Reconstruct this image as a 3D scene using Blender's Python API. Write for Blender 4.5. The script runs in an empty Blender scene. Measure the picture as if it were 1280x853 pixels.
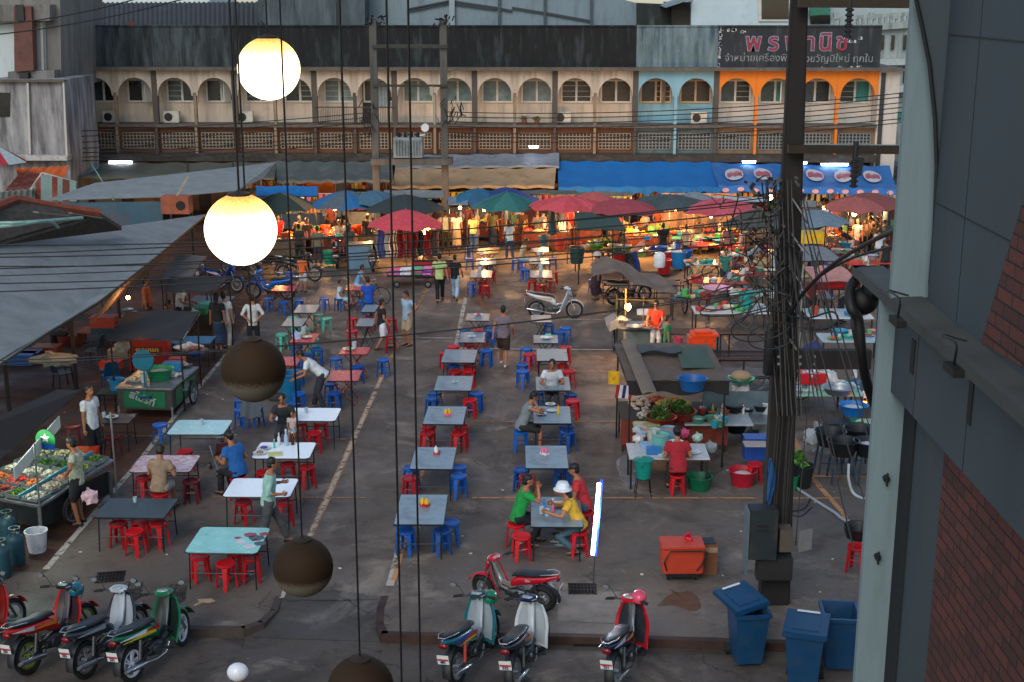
import bpy,bmesh,math,random
from mathutils import Vector,Matrix,noise
RN = random.Random(11)
rad = math.radians
SC = bpy.context.scene
COL = SC.collection
PI = math.pi
# ---------------------------------------------------------------- camera
F,PITCH,YAW,CH = 1690.0,rad(14.4),rad(1.0),10.5
cam = bpy.data.objects.new('camera',bpy.data.cameras.new('camera'))
COL.objects.link(cam); SC.camera = cam
cam.location = (0,0,CH); cam.rotation_euler = (PI/2-PITCH,0,YAW)
cam.data.sensor_width = 36; cam.data.lens = 36*F/1280
cam.data.clip_start = .1; cam.data.clip_end = 2000
def ray(px,py):
 x,y,z = (px-640)/F,1.0,-(py-426.5)/F
 y,z = y*math.cos(PITCH)+z*math.sin(PITCH),-y*math.sin(PITCH)+z*math.cos(PITCH)
 return Vector((x*math.cos(YAW)-y*math.sin(YAW),x*math.sin(YAW)+y*math.cos(YAW),z))
def G(px,py,z=0.0):                     # point of the horizontal plane z seen at a photo pixel
 r = ray(px,py); return Vector((0,0,CH)) + r*((z-CH)/r.z)
def V(px,py,Y):                         # point of the vertical plane y=Y
 r = ray(px,py); return Vector((0,0,CH)) + r*(Y/r.y)
def VX(px,py,X):
 r = ray(px,py); return Vector((0,0,CH)) + r*(X/r.x)
def gxy(px,py,z=0.0):
 p = G(px,py,z); return Vector((p.x,p.y,0))
# ---------------------------------------------------------------- materials
def lin(h):
 if not isinstance(h,str): return tuple(h)[:3]
 h = h.lstrip('#'); o = []
 for i in (0,2,4):
  c = int(h[i:i+2],16)/255
  o.append(c/12.92 if c <= .04045 else ((c+.055)/1.055)**2.4)
 return tuple(o)
_mc = {}
def M(col,rough=.55,metal=0.0,var=.18,scale=5.0,bump=.08,dirt=0.0,dcol='#2a241e',streak=False,spec=.4,name=None,dscale=2.2,alpha=1.0,trans=0.0):
 key = (str(col),rough,metal,var,scale,bump,dirt,str(dcol),streak,spec,dscale,alpha,trans)
 if key in _mc: return _mc[key]
 m = bpy.data.materials.new(name or 'surface'); m.use_nodes = True
 nt = m.node_tree; n = nt.nodes; L = nt.links
 b = n['Principled BSDF']; tc = n.new('ShaderNodeTexCoord')
 mp = n.new('ShaderNodeMapping'); L.new(tc.outputs['Object'],mp.inputs['Vector'])
 if streak: mp.inputs['Scale'].default_value = (1,1,.16)
 no = n.new('ShaderNodeTexNoise'); no.inputs['Scale'].default_value = scale; no.inputs['Detail'].default_value = 6
 no.inputs['Roughness'].default_value = .62
 L.new(mp.outputs[0],no.inputs['Vector'])
 mr = n.new('ShaderNodeMapRange'); mr.inputs[1].default_value = .25; mr.inputs[2].default_value = .75
 mr.inputs[3].default_value = 1-var; mr.inputs[4].default_value = 1+var
 L.new(no.outputs[0],mr.inputs[0])
 mx = n.new('ShaderNodeMix'); mx.data_type = 'RGBA'; mx.blend_type = 'MULTIPLY'; mx.inputs[0].default_value = 1
 mx.inputs[6].default_value = (*lin(col),1); L.new(mr.outputs[0],mx.inputs[7])
 out = mx.outputs[2]
 if dirt > 0:
  n2 = n.new('ShaderNodeTexNoise'); n2.inputs['Scale'].default_value = dscale; n2.inputs['Detail'].default_value = 9
  n2.inputs['Roughness'].default_value = .7
  L.new(mp.outputs[0],n2.inputs['Vector'])
  m2 = n.new('ShaderNodeMapRange'); m2.inputs[1].default_value = .62-.3*dirt; m2.inputs[2].default_value = .72-.12*dirt
  m2.inputs[3].default_value = 0; m2.inputs[4].default_value = min(1,.35+.6*dirt)
  L.new(n2.outputs[0],m2.inputs[0])
  x2 = n.new('ShaderNodeMix'); x2.data_type = 'RGBA'; L.new(m2.outputs[0],x2.inputs[0])
  L.new(out,x2.inputs[6]); x2.inputs[7].default_value = (*lin(dcol),1); out = x2.outputs[2]
 L.new(out,b.inputs['Base Color'])
 rr = n.new('ShaderNodeMapRange'); rr.inputs[3].default_value = max(.03,rough-.12); rr.inputs[4].default_value = min(1,rough+.12)
 L.new(no.outputs[0],rr.inputs[0]); L.new(rr.outputs[0],b.inputs['Roughness'])
 b.inputs['Metallic'].default_value = metal; b.inputs['Specular IOR Level'].default_value = spec
 if alpha < 1: b.inputs['Alpha'].default_value = alpha
 if trans > 0: b.inputs['Transmission Weight'].default_value = trans
 if bump > 0:
  bp = n.new('ShaderNodeBump'); bp.inputs['Strength'].default_value = bump; bp.inputs['Distance'].default_value = .02
  L.new(no.outputs[0],bp.inputs['Height']); L.new(bp.outputs[0],b.inputs['Normal'])
 _mc[key] = m; return m
def EM(col,power,name='lamp_glow'):
 key = ('E',str(col),power)
 if key in _mc: return _mc[key]
 m = bpy.data.materials.new(name); m.use_nodes = True
 b = m.node_tree.nodes['Principled BSDF']; b.inputs['Base Color'].default_value = (*lin(col),1)
 b.inputs['Emission Color'].default_value = (*lin(col),1); b.inputs['Emission Strength'].default_value = power
 _mc[key] = m; return m
def PL(col): return M(col,.38,0,.08,9,.02,.25,'#3a3028',dscale=6)       # plastic
def CL(col): return M(col,.85,0,.3,7,.35,.15,tuple(x*.6 for x in lin(col)),dscale=5)                                 # cloth
def MT(col): return M(col,.42,.75,.2,8,.08,.3,'#33241a',dscale=5)        # worn metal
def PT(col): return M(col,.25,0,.06,5,.01,.12,'#2a2622',spec=.5)         # vehicle paint
STEEL = MT('#8d9396'); DARK = M('#15171a',.5); BLK = M('#0b0b0c',.6); RUB = M('#141414',.8)
WHT = PL('#c9cccb'); SKIN = M('#8a5a3e',.55,0,.08,20,.05); SKIN2 = M('#6e452e',.55,0,.08,20,.05)
GLASS = M('#11181b',.12,0,.3,1.2,0,spec=.6)
# ---------------------------------------------------------------- mesh builder
def frame(d):
 d = d.normalized(); a = Vector((0,0,1)) if abs(d.z) < .95 else Vector((1,0,0))
 u = d.cross(a).normalized(); return u,u.cross(d).normalized()
class MB:
 def __init__(s): s.v = []; s.f = []; s.m = []; s.T = None
 def add(s,vs,fs,mi=0):
  o = len(s.v)
  for p in vs:
   p = Vector(p); s.v.append(s.T @ p if s.T else p)
  for f in fs: s.f.append([i+o for i in f]); s.m.append(mi)
  return s
 def box(s,c,d,rz=0,mi=0,rx=0,ry=0,top=1.0):
  c = Vector(c); R = Matrix.Rotation(rz,3,'Z') @ Matrix.Rotation(rx,3,'X') @ Matrix.Rotation(ry,3,'Y')
  vs = []
  for z in (-.5,.5):
   k = top if z > 0 else 1
   for x,y in ((-.5,-.5),(.5,-.5),(.5,.5),(-.5,.5)):
    vs.append(c + R @ Vector((x*d[0]*k,y*d[1]*k,z*d[2])))
  return s.add(vs,[(3,2,1,0),(4,5,6,7),(0,1,5,4),(1,2,6,5),(2,3,7,6),(3,0,4,7)],mi)
 def bb(s,a,b,mi=0):
  a,b = Vector(a),Vector(b); return s.box((a+b)/2,b-a,mi=mi)
 def bar(s,p,q,w,h=None,mi=0):
  p,q = Vector(p),Vector(q); h = h or w; u,v = frame(q-p); vs = []
  for c in (p,q):
   for a,b in ((-1,-1),(1,-1),(1,1),(-1,1)): vs.append(c+u*a*w/2+v*b*h/2)
  return s.add(vs,[(3,2,1,0),(4,5,6,7),(0,1,5,4),(1,2,6,5),(2,3,7,6),(3,0,4,7)],mi)
 def tube(s,pts,r,n=8,mi=0,cap=True,closed=False):
  pts = [Vector(p) for p in pts]; k = len(pts); rs = r if isinstance(r,(list,tuple)) else [r]*k
  vs = []; fs = []; u = None
  for i,p in enumerate(pts):
   if closed: d = pts[(i+1) % k]-pts[i-1]
   else: d = pts[min(i+1,k-1)]-pts[max(i-1,0)]
   if d.length < 1e-9: d = Vector((0,0,1))
   d.normalize()
   if u is None: u,w = frame(d)
   else:
    u = (u-d*u.dot(d))
    u = u.normalized() if u.length > 1e-6 else frame(d)[0]
   w = d.cross(u)
   for j in range(n):
    a = 2*PI*j/n; vs.append(p+(u*math.cos(a)+w*math.sin(a))*rs[i])
  for i in range(k if closed else k-1):
   i2 = (i+1) % k
   for j in range(n): fs.append((i*n+j,i*n+(j+1) % n,i2*n+(j+1) % n,i2*n+j))
  if cap and not closed: fs.append(list(range(n))[::-1]); fs.append([(k-1)*n+j for j in range(n)])
  return s.add(vs,fs,mi)
 def lathe(s,prof,c=(0,0,0),n=16,mi=0,axis='Z',sq=(1,1)):
  c = Vector(c); vs = []; fs = []; k = len(prof)
  for r,z in prof:
   for j in range(n):
    a = 2*PI*j/n; x,y = r*math.cos(a)*sq[0],r*math.sin(a)*sq[1]
    vs.append(c+(Vector((x,y,z)) if axis == 'Z' else Vector((z,x,y)) if axis == 'X' else Vector((x,z,y))))
  for i in range(k-1):
   for j in range(n): fs.append((i*n+j,i*n+(j+1) % n,(i+1)*n+(j+1) % n,(i+1)*n+j))
  if prof[0][0] > 1e-6: fs.append(list(range(n))[::-1])
  if prof[-1][0] > 1e-6: fs.append([(k-1)*n+j for j in range(n)])
  return s.add(vs,fs,mi)
 def ell(s,c,r,n=12,k=8,mi=0,R=None):
  c = Vector(c); r = (r,r,r) if not isinstance(r,(tuple,list)) else r; vs = []; fs = []
  R = R or Matrix.Identity(3)
  vs.append(c+R @ Vector((0,0,-r[2])))
  for i in range(1,k):
   t = -PI/2+PI*i/k
   for j in range(n):
    a = 2*PI*j/n; vs.append(c+R @ Vector((r[0]*math.cos(t)*math.cos(a),r[1]*math.cos(t)*math.sin(a),r[2]*math.sin(t))))
  vs.append(c+R @ Vector((0,0,r[2]))); e = len(vs)-1
  for j in range(n): fs.append((0,1+(j+1) % n,1+j)); fs.append((e,e-n+j,e-n+(j+1) % n))
  for i in range(k-2):
   for j in range(n): a = 1+i*n; fs.append((a+j,a+(j+1) % n,a+n+(j+1) % n,a+n+j))
  return s.add(vs,fs,mi)
 def loft(s,secs,n=14,mi=0,e=2.6):
  # secs: (centre, half-width x, half-height, tilt) ring lies in the x / (tilted z) plane
  vs = []; fs = []; k = len(secs)
  for sc in secs:
   c = Vector(sc[0]); hw,hh = sc[1],sc[2]; t = sc[3] if len(sc) > 3 else 0
   up = Vector((0,-math.sin(t),math.cos(t)))
   for j in range(n):
    a = 2*PI*j/n; ca,sa = math.cos(a),math.sin(a)
    x = hw*math.copysign(abs(ca)**(2/e),ca); z = hh*math.copysign(abs(sa)**(2/e),sa)
    vs.append(c+Vector((x,0,0))+up*z)
  for i in range(k-1):
   for j in range(n): fs.append((i*n+j,i*n+(j+1) % n,(i+1)*n+(j+1) % n,(i+1)*n+j))
  fs.append(list(range(n))[::-1]); fs.append([(k-1)*n+j for j in range(n)])
  return s.add(vs,fs,mi)
 def prism(s,poly,z0,z1,mi=0):       # horizontal polygon (x,y) extruded up
  n = len(poly); vs = [(p[0],p[1],z0) for p in poly]+[(p[0],p[1],z1) for p in poly]
  fs = [list(range(n))[::-1],[n+i for i in range(n)]]+[(i,(i+1) % n,n+(i+1) % n,n+i) for i in range(n)]
  return s.add(vs,fs,mi)
 def prismx(s,poly,x0,x1,mi=0):      # side profile (y,z) extruded along x
  n = len(poly); vs = [(x0,p[0],p[1]) for p in poly]+[(x1,p[0],p[1]) for p in poly]
  fs = [list(range(n)),[n+i for i in range(n)][::-1]]+[(n+i,n+(i+1) % n,(i+1) % n,i) for i in range(n)]
  return s.add(vs,fs,mi)
 def prismy(s,poly,y0,y1,mi=0):      # front profile (x,z) extruded along y
  n = len(poly); vs = [(p[0],y0,p[1]) for p in poly]+[(p[0],y1,p[1]) for p in poly]
  fs = [list(range(n))[::-1],[n+i for i in range(n)]]+[(i,(i+1) % n,n+(i+1) % n,n+i) for i in range(n)][::1]
  return s.add(vs,fs,mi)
 def sheet(s,fn,nu,nv,t=.01,mi=0):  # closed thin shell over fn(u,v)
  P = [[Vector(fn(i/nu,j/nv)) for j in range(nv+1)] for i in range(nu+1)]
  vs = []; 
  for i in range(nu+1):
   for j in range(nv+1):
    du = P[min(i+1,nu)][j]-P[max(i-1,0)][j]; dv = P[i][min(j+1,nv)]-P[i][max(j-1,0)]
    nn = du.cross(dv); nn = nn.normalized() if nn.length > 1e-9 else Vector((0,0,1))
    vs.append((P[i][j]+nn*t/2,P[i][j]-nn*t/2))
  top = [a for a,b in vs]; bot = [b for a,b in vs]; w = nv+1; o = len(top); fs = []
  for i in range(nu):
   for j in range(nv):
    a,b,c,d = i*w+j,(i+1)*w+j,(i+1)*w+j+1,i*w+j+1
    fs.append((a,b,c,d)); fs.append((o+d,o+c,o+b,o+a))
  for i in range(nu):
   a,b = i*w,(i+1)*w; fs.append((a,o+a,o+b,b)); a,b = i*w+nv,(i+1)*w+nv; fs.append((b,o+b,o+a,a))
  for j in range(nv):
   a,b = j,j+1; fs.append((b,o+b,o+a,a)); a,b = nu*w+j,nu*w+j+1; fs.append((a,o+a,o+b,b))
  return s.add(top+bot,fs,mi)
 def mesh(s,name,mats,smooth=True,ang=38,bevel=0):
  me = bpy.data.meshes.new(name); me.from_pydata([tuple(v) for v in s.v],[],s.f)
  if not isinstance(mats,(list,tuple)): mats = [mats]
  for m in mats: me.materials.append(m)
  me.polygons.foreach_set('material_index',[min(i,len(mats)-1) for i in s.m])
  if bevel:
   bm = bmesh.new(); bm.from_mesh(me); bmesh.ops.recalc_face_normals(bm,faces=bm.faces)
   es = [e for e in bm.edges if len(e.link_faces) == 2 and e.calc_face_angle(0) > .6]
   bmesh.ops.bevel(bm,geom=es,offset=bevel,segments=2,affect='EDGES',clamp_overlap=True)
   bm.to_mesh(me); bm.free()
  if smooth:
   me.polygons.foreach_set('use_smooth',[True]*len(me.polygons))
   me.set_sharp_from_angle(angle=rad(ang))
  me.update(); return me
 def done(s,name,mats,parent=None,**k):
  return link(name,s.mesh(name,mats,**k),parent)
def link(name,me,parent=None):
 o = bpy.data.objects.new(name,me); COL.objects.link(o)
 if parent: o.parent = parent; KIDS.setdefault(parent.name,[]).append(o)
 return o
def tag(o,label,cat,group=None,kind=None):
 if label: o['label'] = label
 if cat: o['category'] = cat
 if group: o['group'] = group
 if kind: o['kind'] = kind
 return o
def thing(name,label,cat,loc=(0,0,0),rz=0,group=None):
 o = bpy.data.objects.new(name,None); o.empty_display_size = .2; COL.objects.link(o)
 o.location = loc; o.rotation_euler = (0,0,rz); return tag(o,label,cat,group)
def struct(o,label=None): o['kind'] = 'structure'; return o
KIDS = {}
def kids(o): return list(KIDS.get(o.name,()))
def dup(root,loc=None,rz=None,label=None,group=None,sc=None,mats=None,parent=None):
 # copy of a thing with its parts; mats: {part name: material or (material,...)}
 r = root.copy(); COL.objects.link(r); r.parent = parent
 if parent: KIDS.setdefault(parent.name,[]).append(r)
 if loc is not None: r.location = loc
 if rz is not None: r.rotation_euler = (0,0,rz)
 if label: r['label'] = label
 if group: r['group'] = group
 if sc: r.scale = sc if isinstance(sc,(tuple,list)) else (sc,sc,sc)
 if mats: paint(r,mats)
 for c in kids(root): dup(c,mats=mats,parent=r)
 return r
def paint(o,mats):
 base = o.name.split('.')[0]
 if base in mats and o.type == 'MESH':
  ms = mats[base]; ms = ms if isinstance(ms,(tuple,list)) else [ms]
  for i,m in enumerate(ms):
   if m and i < len(o.material_slots): o.material_slots[i].link = 'OBJECT'; o.material_slots[i].material = m
PROTOS = []
def proto(root): PROTOS.append(root); return root
def drop_protos():
 for r in PROTOS:
  st = [r]; al = []
  while st:
   o = st.pop(); al.append(o); st += list(o.children)
  for o in al: bpy.data.objects.remove(o)
def text(body,size,mat,loc,rot,name='lettering',parent=None,ex=.004,sx=1,bold=0):
 c = bpy.data.curves.new(name,'FONT'); c.body = body; c.size = size; c.align_x = 'CENTER'; c.align_y = 'CENTER'; c.extrude = ex; c.offset = bold; c.resolution_u = 2
 o = bpy.data.objects.new(name,c); COL.objects.link(o); bpy.context.view_layer.update()
 me = bpy.data.meshes.new_from_object(o.evaluated_get(bpy.context.evaluated_depsgraph_get()))
 bpy.data.objects.remove(o); me.materials.clear(); me.materials.append(mat)
 o = link(name,me,parent); o.location = loc; o.rotation_euler = rot; o.scale = (sx,1,1); return o
def catenary(p,q,sag,n=16):
 p,q = Vector(p),Vector(q); return [p.lerp(q,i/n)-Vector((0,0,sag*4*(i/n)*(1-i/n))) for i in range(n+1)]
def spline(pts,n=8):
 P = [Vector(p) for p in pts]; P = [P[0]*2-P[1]]+P+[P[-1]*2-P[-2]]; o = []
 for i in range(1,len(P)-2):
  for k in range(n):
   t = k/n; a,b,c,d = P[i-1],P[i],P[i+1],P[i+2]
   o.append(.5*((2*b)+(c-a)*t+(2*a-5*b+4*c-d)*t*t+(3*b-a-3*c+d)*t**3))
 o.append(P[-2]); return o
# ================================================================ people
def ik(a,c,l1,l2,pole):
 a,c,pole = Vector(a),Vector(c),Vector(pole); d = c-a; L_ = d.length; L2 = min(L_,(l1+l2)*.999); c = a+d.normalized()*L2
 k = (l1*l1-l2*l2+L2*L2)/(2*L2); h = math.sqrt(max(0,l1*l1-k*k)); u = (c-a).normalized(); pv = pole-u*pole.dot(u); pv = pv.normalized() if pv.length > 1e-6 else Vector((0,1,0))
 return a+u*k+pv*h,c
def skel(P=(0,0,.9),lean=0.0,hands=((-.24,.04,.82),(.24,.04,.82)),feet=((-.1,0,.07),(.1,0,.07)),head=(0,0,0),knee=((0,1,0),(0,1,0)),elbow=((-.4,-1,-.2),(.4,-1,-.2)),toe=(0,0)):
 P = Vector(P); s = Vector((0,math.sin(lean),math.cos(lean))); f = Vector((0,math.cos(lean),-math.sin(lean))); J = dict(P=P,s=s,f=f); N = P+s*.53; J['N'] = N
 hl = lean*.55+head[0]; hd = Vector((math.sin(head[1])*.3,math.sin(hl),math.cos(hl))).normalized(); J['H'] = N+hd*.155+Vector((0,.015,0)); J['hp'] = hl; J['hy'] = head[2]; J['hd'] = hd
 for i,sx in enumerate((-1,1)):
  S_ = P+s*.455+Vector((sx*.165,0,0)); E_,W_ = ik(S_,hands[i],.275,.25,elbow[i]); Hp = P+Vector((sx*.085,0,-.03)); K_,A_ = ik(Hp,feet[i],.41,.405,knee[i])
  J['S%d' % i],J['E%d' % i],J['W%d' % i],J['L%d' % i],J['K%d' % i],J['A%d' % i] = S_,E_,W_,Hp,K_,A_
 J['toe'] = toe; return J
def remesh(b,vox,disp=0,seed=0,smooth=1):
 me = b.mesh('tmp',[SKIN],smooth=False); o = bpy.data.objects.new('tmp',me); COL.objects.link(o)
 m = o.modifiers.new('r','REMESH'); m.mode = 'VOXEL'; m.voxel_size = vox
 m2 = o.modifiers.new('s','SMOOTH'); m2.factor = .5; m2.iterations = smooth
 bpy.context.view_layer.update(); r = bpy.data.meshes.new_from_object(o.evaluated_get(bpy.context.evaluated_depsgraph_get())); bpy.data.objects.remove(o); bpy.data.meshes.remove(me)
 if disp:
  for v in r.vertices: n_ = v.normal*noise.noise(Vector(v.co)*11+Vector((seed,0,0)))*disp+v.normal*noise.noise(Vector(v.co)*26+Vector((seed,4,0)))*disp*.5; v.co += n_
 r.polygons.foreach_set('use_smooth',[True]*len(r.polygons)); return r
def caps(b,pts,rs,n=12):
 b.tube(pts,rs,n)
 for p,r_ in ((pts[0],rs[0]),(pts[-1],rs[-1])): b.ell(p,r_*.995,n,8)
def ering(b,secs,s,f,n=18):      # torso loft: (centre, half width, half depth) rings square to s
 vs = []; fs = []; x = Vector((1,0,0))
 for c,hw,hd in secs:
  for j in range(n):
   a = 2*PI*j/n; ca,sa = math.cos(a),math.sin(a); vs.append(c+x*hw*math.copysign(abs(ca)**.85,ca)+f*hd*math.copysign(abs(sa)**.85,sa))
 k = len(secs)
 for i in range(k-1):
  for j in range(n): fs.append((i*n+j,i*n+(j+1) % n,(i+1)*n+(j+1) % n,(i+1)*n+j))
 fs.append(list(range(n))[::-1]); fs.append([(k-1)*n+j for j in range(n)]); b.add(vs,fs)
def hand(b,W_,E_,fwd,side,curl=.5):
 d = (W_-E_).normalized(); up = d.cross(Vector(fwd)); up = up.normalized() if up.length > .1 else Vector((0,0,1)); sx = d.cross(up).normalized()
 b.ell(W_+d*.045,(.04,.04,.03),8,6); fl = []
 for k,(o,l) in enumerate(((-.028,.062),(-.01,.07),(.01,.066),(.027,.05))):
  p0 = W_+d*.06+sx*o; p1 = p0+d*l*.5+up*(-curl*.012); p2 = p1+d*l*.3-up*curl*.025; p3 = p2+d*l*.12-up*curl*.03; fl.append(([p0,p1,p2,p3],[.0095,.0088,.008,.006]))
 t0 = W_+d*.02-sx*.03; fl.append(([t0,t0+d*.025-sx*.02-up*.01,t0+d*.055-sx*.022-up*.02],[.011,.0095,.007])); return fl
_pose = {}
def build_pose(key,J,sleeve=.55,legs='long',hair='short',build=1.0,skirt=False,seedn=0,shirt=True,shoes=True):
 if key in _pose: return _pose[key]
 P,s,f,N,H = J['P'],J['s'],J['f'],J['N'],J['H']; b = MB(); x = Vector((1,0,0)); g = build; fing = []
 ering(b,[(P-s*.09,.115*g,.09*g),(P-s*.02,.15*g,.11*g),(P+s*.1,.135*g,.1*g),(P+s*.2,.125*g,.092*g),(P+s*.33,.15*g,.105*g),(P+s*.43,.165*g,.095),(P+s*.49,.12,.075),(P+s*.52,.06,.06)],s,f)
 caps(b,[N-s*.05,N+(H-N)*.6],[.058,.05])
 Rh = Matrix.Rotation(-J['hy'],3,'Z') @ Matrix.Rotation(-J['hp'],3,'X'); hx = lambda a,c,d: H+Rh @ Vector((a,c,d))
 b.ell(hx(0,-.005,.02),(.073,.09,.092),16,12,R=Rh); b.ell(hx(0,.02,-.05),(.055,.062,.06),14,10,R=Rh); b.ell(hx(0,.055,-.085),(.028,.024,.02),10,8,R=Rh)
 b.tube([hx(0,.082,.02),hx(0,.105,-.028)],[.010,.016],8); b.ell(hx(-.075,-.005,-.01),(.012,.02,.03),8,6,R=Rh); b.ell(hx(.075,-.005,-.01),(.012,.02,.03),8,6,R=Rh); b.ell(hx(0,.085,-.058),(.024,.014,.011),10,6,R=Rh)
 for i in (0,1):
  S_,E_,W_,L_,K_,A_ = (J[k+str(i)] for k in 'SEWLKA'); caps(b,[S_,S_.lerp(E_,.4),E_,E_.lerp(W_,.3),W_],[.056*g,.05*g,.038,.038,.027]); fing += hand(b,W_,E_,(0,0,1) if abs((W_-E_).normalized().z) < .7 else (0,1,0),i)
  caps(b,[L_,L_.lerp(K_,.35),K_,K_.lerp(A_,.3),A_],[.09*g,.08*g,.052,.052,.036]); ta = J['toe'][i] if isinstance(J['toe'],tuple) else 0
  fd = Vector((0,math.cos(ta),math.sin(ta))); caps(b,[A_+Vector((0,-.03,-.035)),A_+fd*.1+Vector((0,0,-.045)),A_+fd*.16+Vector((0,0,-.05))],[.034,.032,.024])
 me = remesh(b,.016); bm = bmesh.new(); bm.from_mesh(me)
 e = MB()
 for pts,rs in fing: caps(e,pts,rs,6)
 ey = MB()
 for sx in (-1,1): ey.ell(hx(sx*.03,.079,.012),(.013,.006,.006),8,6,R=Rh); ey.box(hx(sx*.031,.083,.032),(.032,.008,.006))
 ey.box(hx(0,.099,-.058),(.036,.006,.004))
 e.add(ey.v,[list(q) for q in ey.f],1); em = e.mesh('t',[SKIN,BLK],smooth=False); bm.from_mesh(em); bm.to_mesh(me); bm.free(); me.materials.clear(); me.materials.append(SKIN); me.materials.append(M('#1a0e0a',.5))
 ne = len(ey.f); npol = len(me.polygons)
 for q in range(npol-ne,npol): me.polygons[q].material_index = 1
 for q in range(npol-ne): me.polygons[q].material_index = 0
 me.polygons.foreach_set('use_smooth',[True]*npol); me.name = 'body'; out = {'body': me}
 if shirt:
  b = MB(); lo = .1 if not skirt else .02
  ering(b,[(P-s*lo,.165*g,.13*g),(P+s*.0,.166*g,.128*g),(P+s*.1,.155*g,.118*g),(P+s*.2,.148*g,.112*g),(P+s*.33,.168*g,.122*g),(P+s*.43,.178*g,.108),(P+s*.48,.13,.088),(P+s*.505,.075,.07)],s,f)
  for i in (0,1):
   S_,E_,W_ = (J[k+str(i)] for k in 'SEW'); p0 = S_-x*(.04 if i else -.04); b.ell(S_,.068*g,12,8)
   if sleeve > 1: b.tube([p0,S_,E_,E_.lerp(W_,min(1,sleeve-1))],[.07*g,.068*g,.05,.04],12); b.ell(E_,.05,12,8)
   elif sleeve > 0: b.tube([p0,S_,S_.lerp(E_,sleeve)],[.07*g,.069*g,.066*g],12)
  out['shirt'] = remesh(b,.02,.011,seedn)
 b = MB(); ering(b,[(P-s*.1,.13*g,.105*g),(P-s*.04,.163*g,.12*g),(P+s*.06,.152*g,.114*g)],s,f)
 if skirt:
  K0,K1,A0,A1 = J['K0'],J['K1'],J['A0'],J['A1']; km = (K0+K1)/2; am = (A0+A1)/2+Vector((0,0,.12)); b.tube([P-Vector((0,0,.02)),km,am],[.165,.19,.2],16); b.ell(km,.185,14,8)
 else:
  for i in (0,1):
   L_,K_,A_ = (J[k+str(i)] for k in 'LKA'); b.ell(L_,.105*g,12,8)
   if legs == 'long': b.tube([L_,L_.lerp(K_,.35),K_,A_+(K_-A_)*.06],[.105*g,.096*g,.072,.066],12); b.ell(K_,.072,12,8)
   else: b.tube([L_,L_.lerp(K_,.35),L_.lerp(K_,.97)],[.106*g,.1*g,.085*g],12)
 out['skirt' if skirt else 'trousers'] = remesh(b,.02,.01,seedn+3)
 b = MB()
 if hair: 
  b.ell(hx(0,-.02,.035),(.084,.095,.09),16,12,R=Rh)
  if hair == 'long': b.ell(hx(0,-.06,-.04),(.08,.055,.12),14,10,R=Rh); b.ell(hx(0,-.075,-.14),(.07,.04,.1),12,8,R=Rh)
  elif hair == 'bun': b.ell(hx(0,-.06,-.0),(.078,.06,.09),14,10,R=Rh); b.ell(hx(0,-.125,.0),.042,12,8)
  else: b.ell(hx(0,-.045,-.015),(.078,.062,.085),14,10,R=Rh)
  out['hair'] = remesh(b,.013,.008,seedn)
 if shoes:
  b = MB()
  for i in (0,1):
   A_ = J['A%d' % i]; b.loft([(A_+Vector((0,-.075,-.045)),.032,.026),(A_+Vector((0,0,-.04)),.042,.032),(A_+Vector((0,.1,-.05)),.045,.022),(A_+Vector((0,.175,-.056)),.03,.014)],10)
  out['shoes'] = b.mesh('shoes',[DARK])
 _pose[key] = out; return out
HAIR = M('#0e0b0a',.55,0,.3,60,.3)
def person(key,loc,rz,label,shirt='#888888',trousers='#222222',hair=HAIR,skin=None,shoes='#1a1614',sc=1.0,cap=None,grp=None,pat=None):
 out = _pose[key]; t = thing('person',label,'person',loc,rz,grp)
 for nm in ('body','shirt','trousers','skirt','hair','shoes'):
  if nm not in out: continue
  o = link(nm,out[nm],None)
  ms = {'body': skin or SKIN,'shirt': pat or CL(shirt),'trousers': CL(trousers),'skirt': CL(trousers),'hair': hair,'shoes': M(shoes,.6)}[nm]
  if not o.material_slots: out[nm].materials.append(ms)
  if nm == 'body': root = o; o.material_slots[0].link = 'OBJECT'; o.material_slots[0].material = ms
  else: o.material_slots[0].link = 'OBJECT'; o.material_slots[0].material = ms
  o.parent = t
 J = POSEJ[key]
 if cap:
  H = J['H']; b = MB(); b.lathe([(.115,.01),(.112,.07),(.085,.13),(0,.15)],H,16,sq=(.95,1.08)); b.lathe([(.11,.025),(.165,.0),(.165,-.006),(.11,.018)],H,16); b.done('hat',CL(cap),t)
 if sc != 1: t.scale = (sc,sc,sc)
 return t
POSEJ = {}
def defpose(key,sk,**k): POSEJ[key] = skel(**sk); build_pose(key,POSEJ[key],seedn=len(POSEJ)*7,**k)
SITF = ((-.13,.40,.07),(.13,.38,.07)); SP = (0,0,.56)
stand = dict(); 
defpose('stand',dict(feet=((-.11,.02,.07),(.11,-.03,.07))))
defpose('stand_shorts',dict(feet=((-.11,.02,.07),(.11,-.03,.07))),legs='short')
defpose('stand_skirt',dict(feet=((-.08,.02,.07),(.08,-.03,.07))),skirt=True,hair='long')
defpose('stand_work',dict(lean=.18,hands=((-.16,.42,1.0),(.2,.38,1.02)),head=(.25,0,0)))
defpose('stand_work_w',dict(lean=.18,hands=((-.16,.42,1.0),(.2,.38,1.02)),head=(.25,0,0)),hair='bun')
defpose('stand_look',dict(lean=.08,hands=((-.2,.2,.95),(.24,.04,.82)),head=(.3,0,.3),feet=((-.11,.05,.07),(.12,-.1,.07))))
defpose('stand_carry',dict(hands=((-.2,.3,1.12),(.26,.02,.8)),feet=((-.1,.12,.07),(.1,-.12,.07)),head=(.15,0,0)),hair='long')
defpose('walk',dict(P=(0,0,.88),lean=.06,hands=((-.25,.24,.92),(.27,-.18,.86)),feet=((-.09,-.26,.1),(.1,.28,.07)),toe=(-.3,0)))
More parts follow.
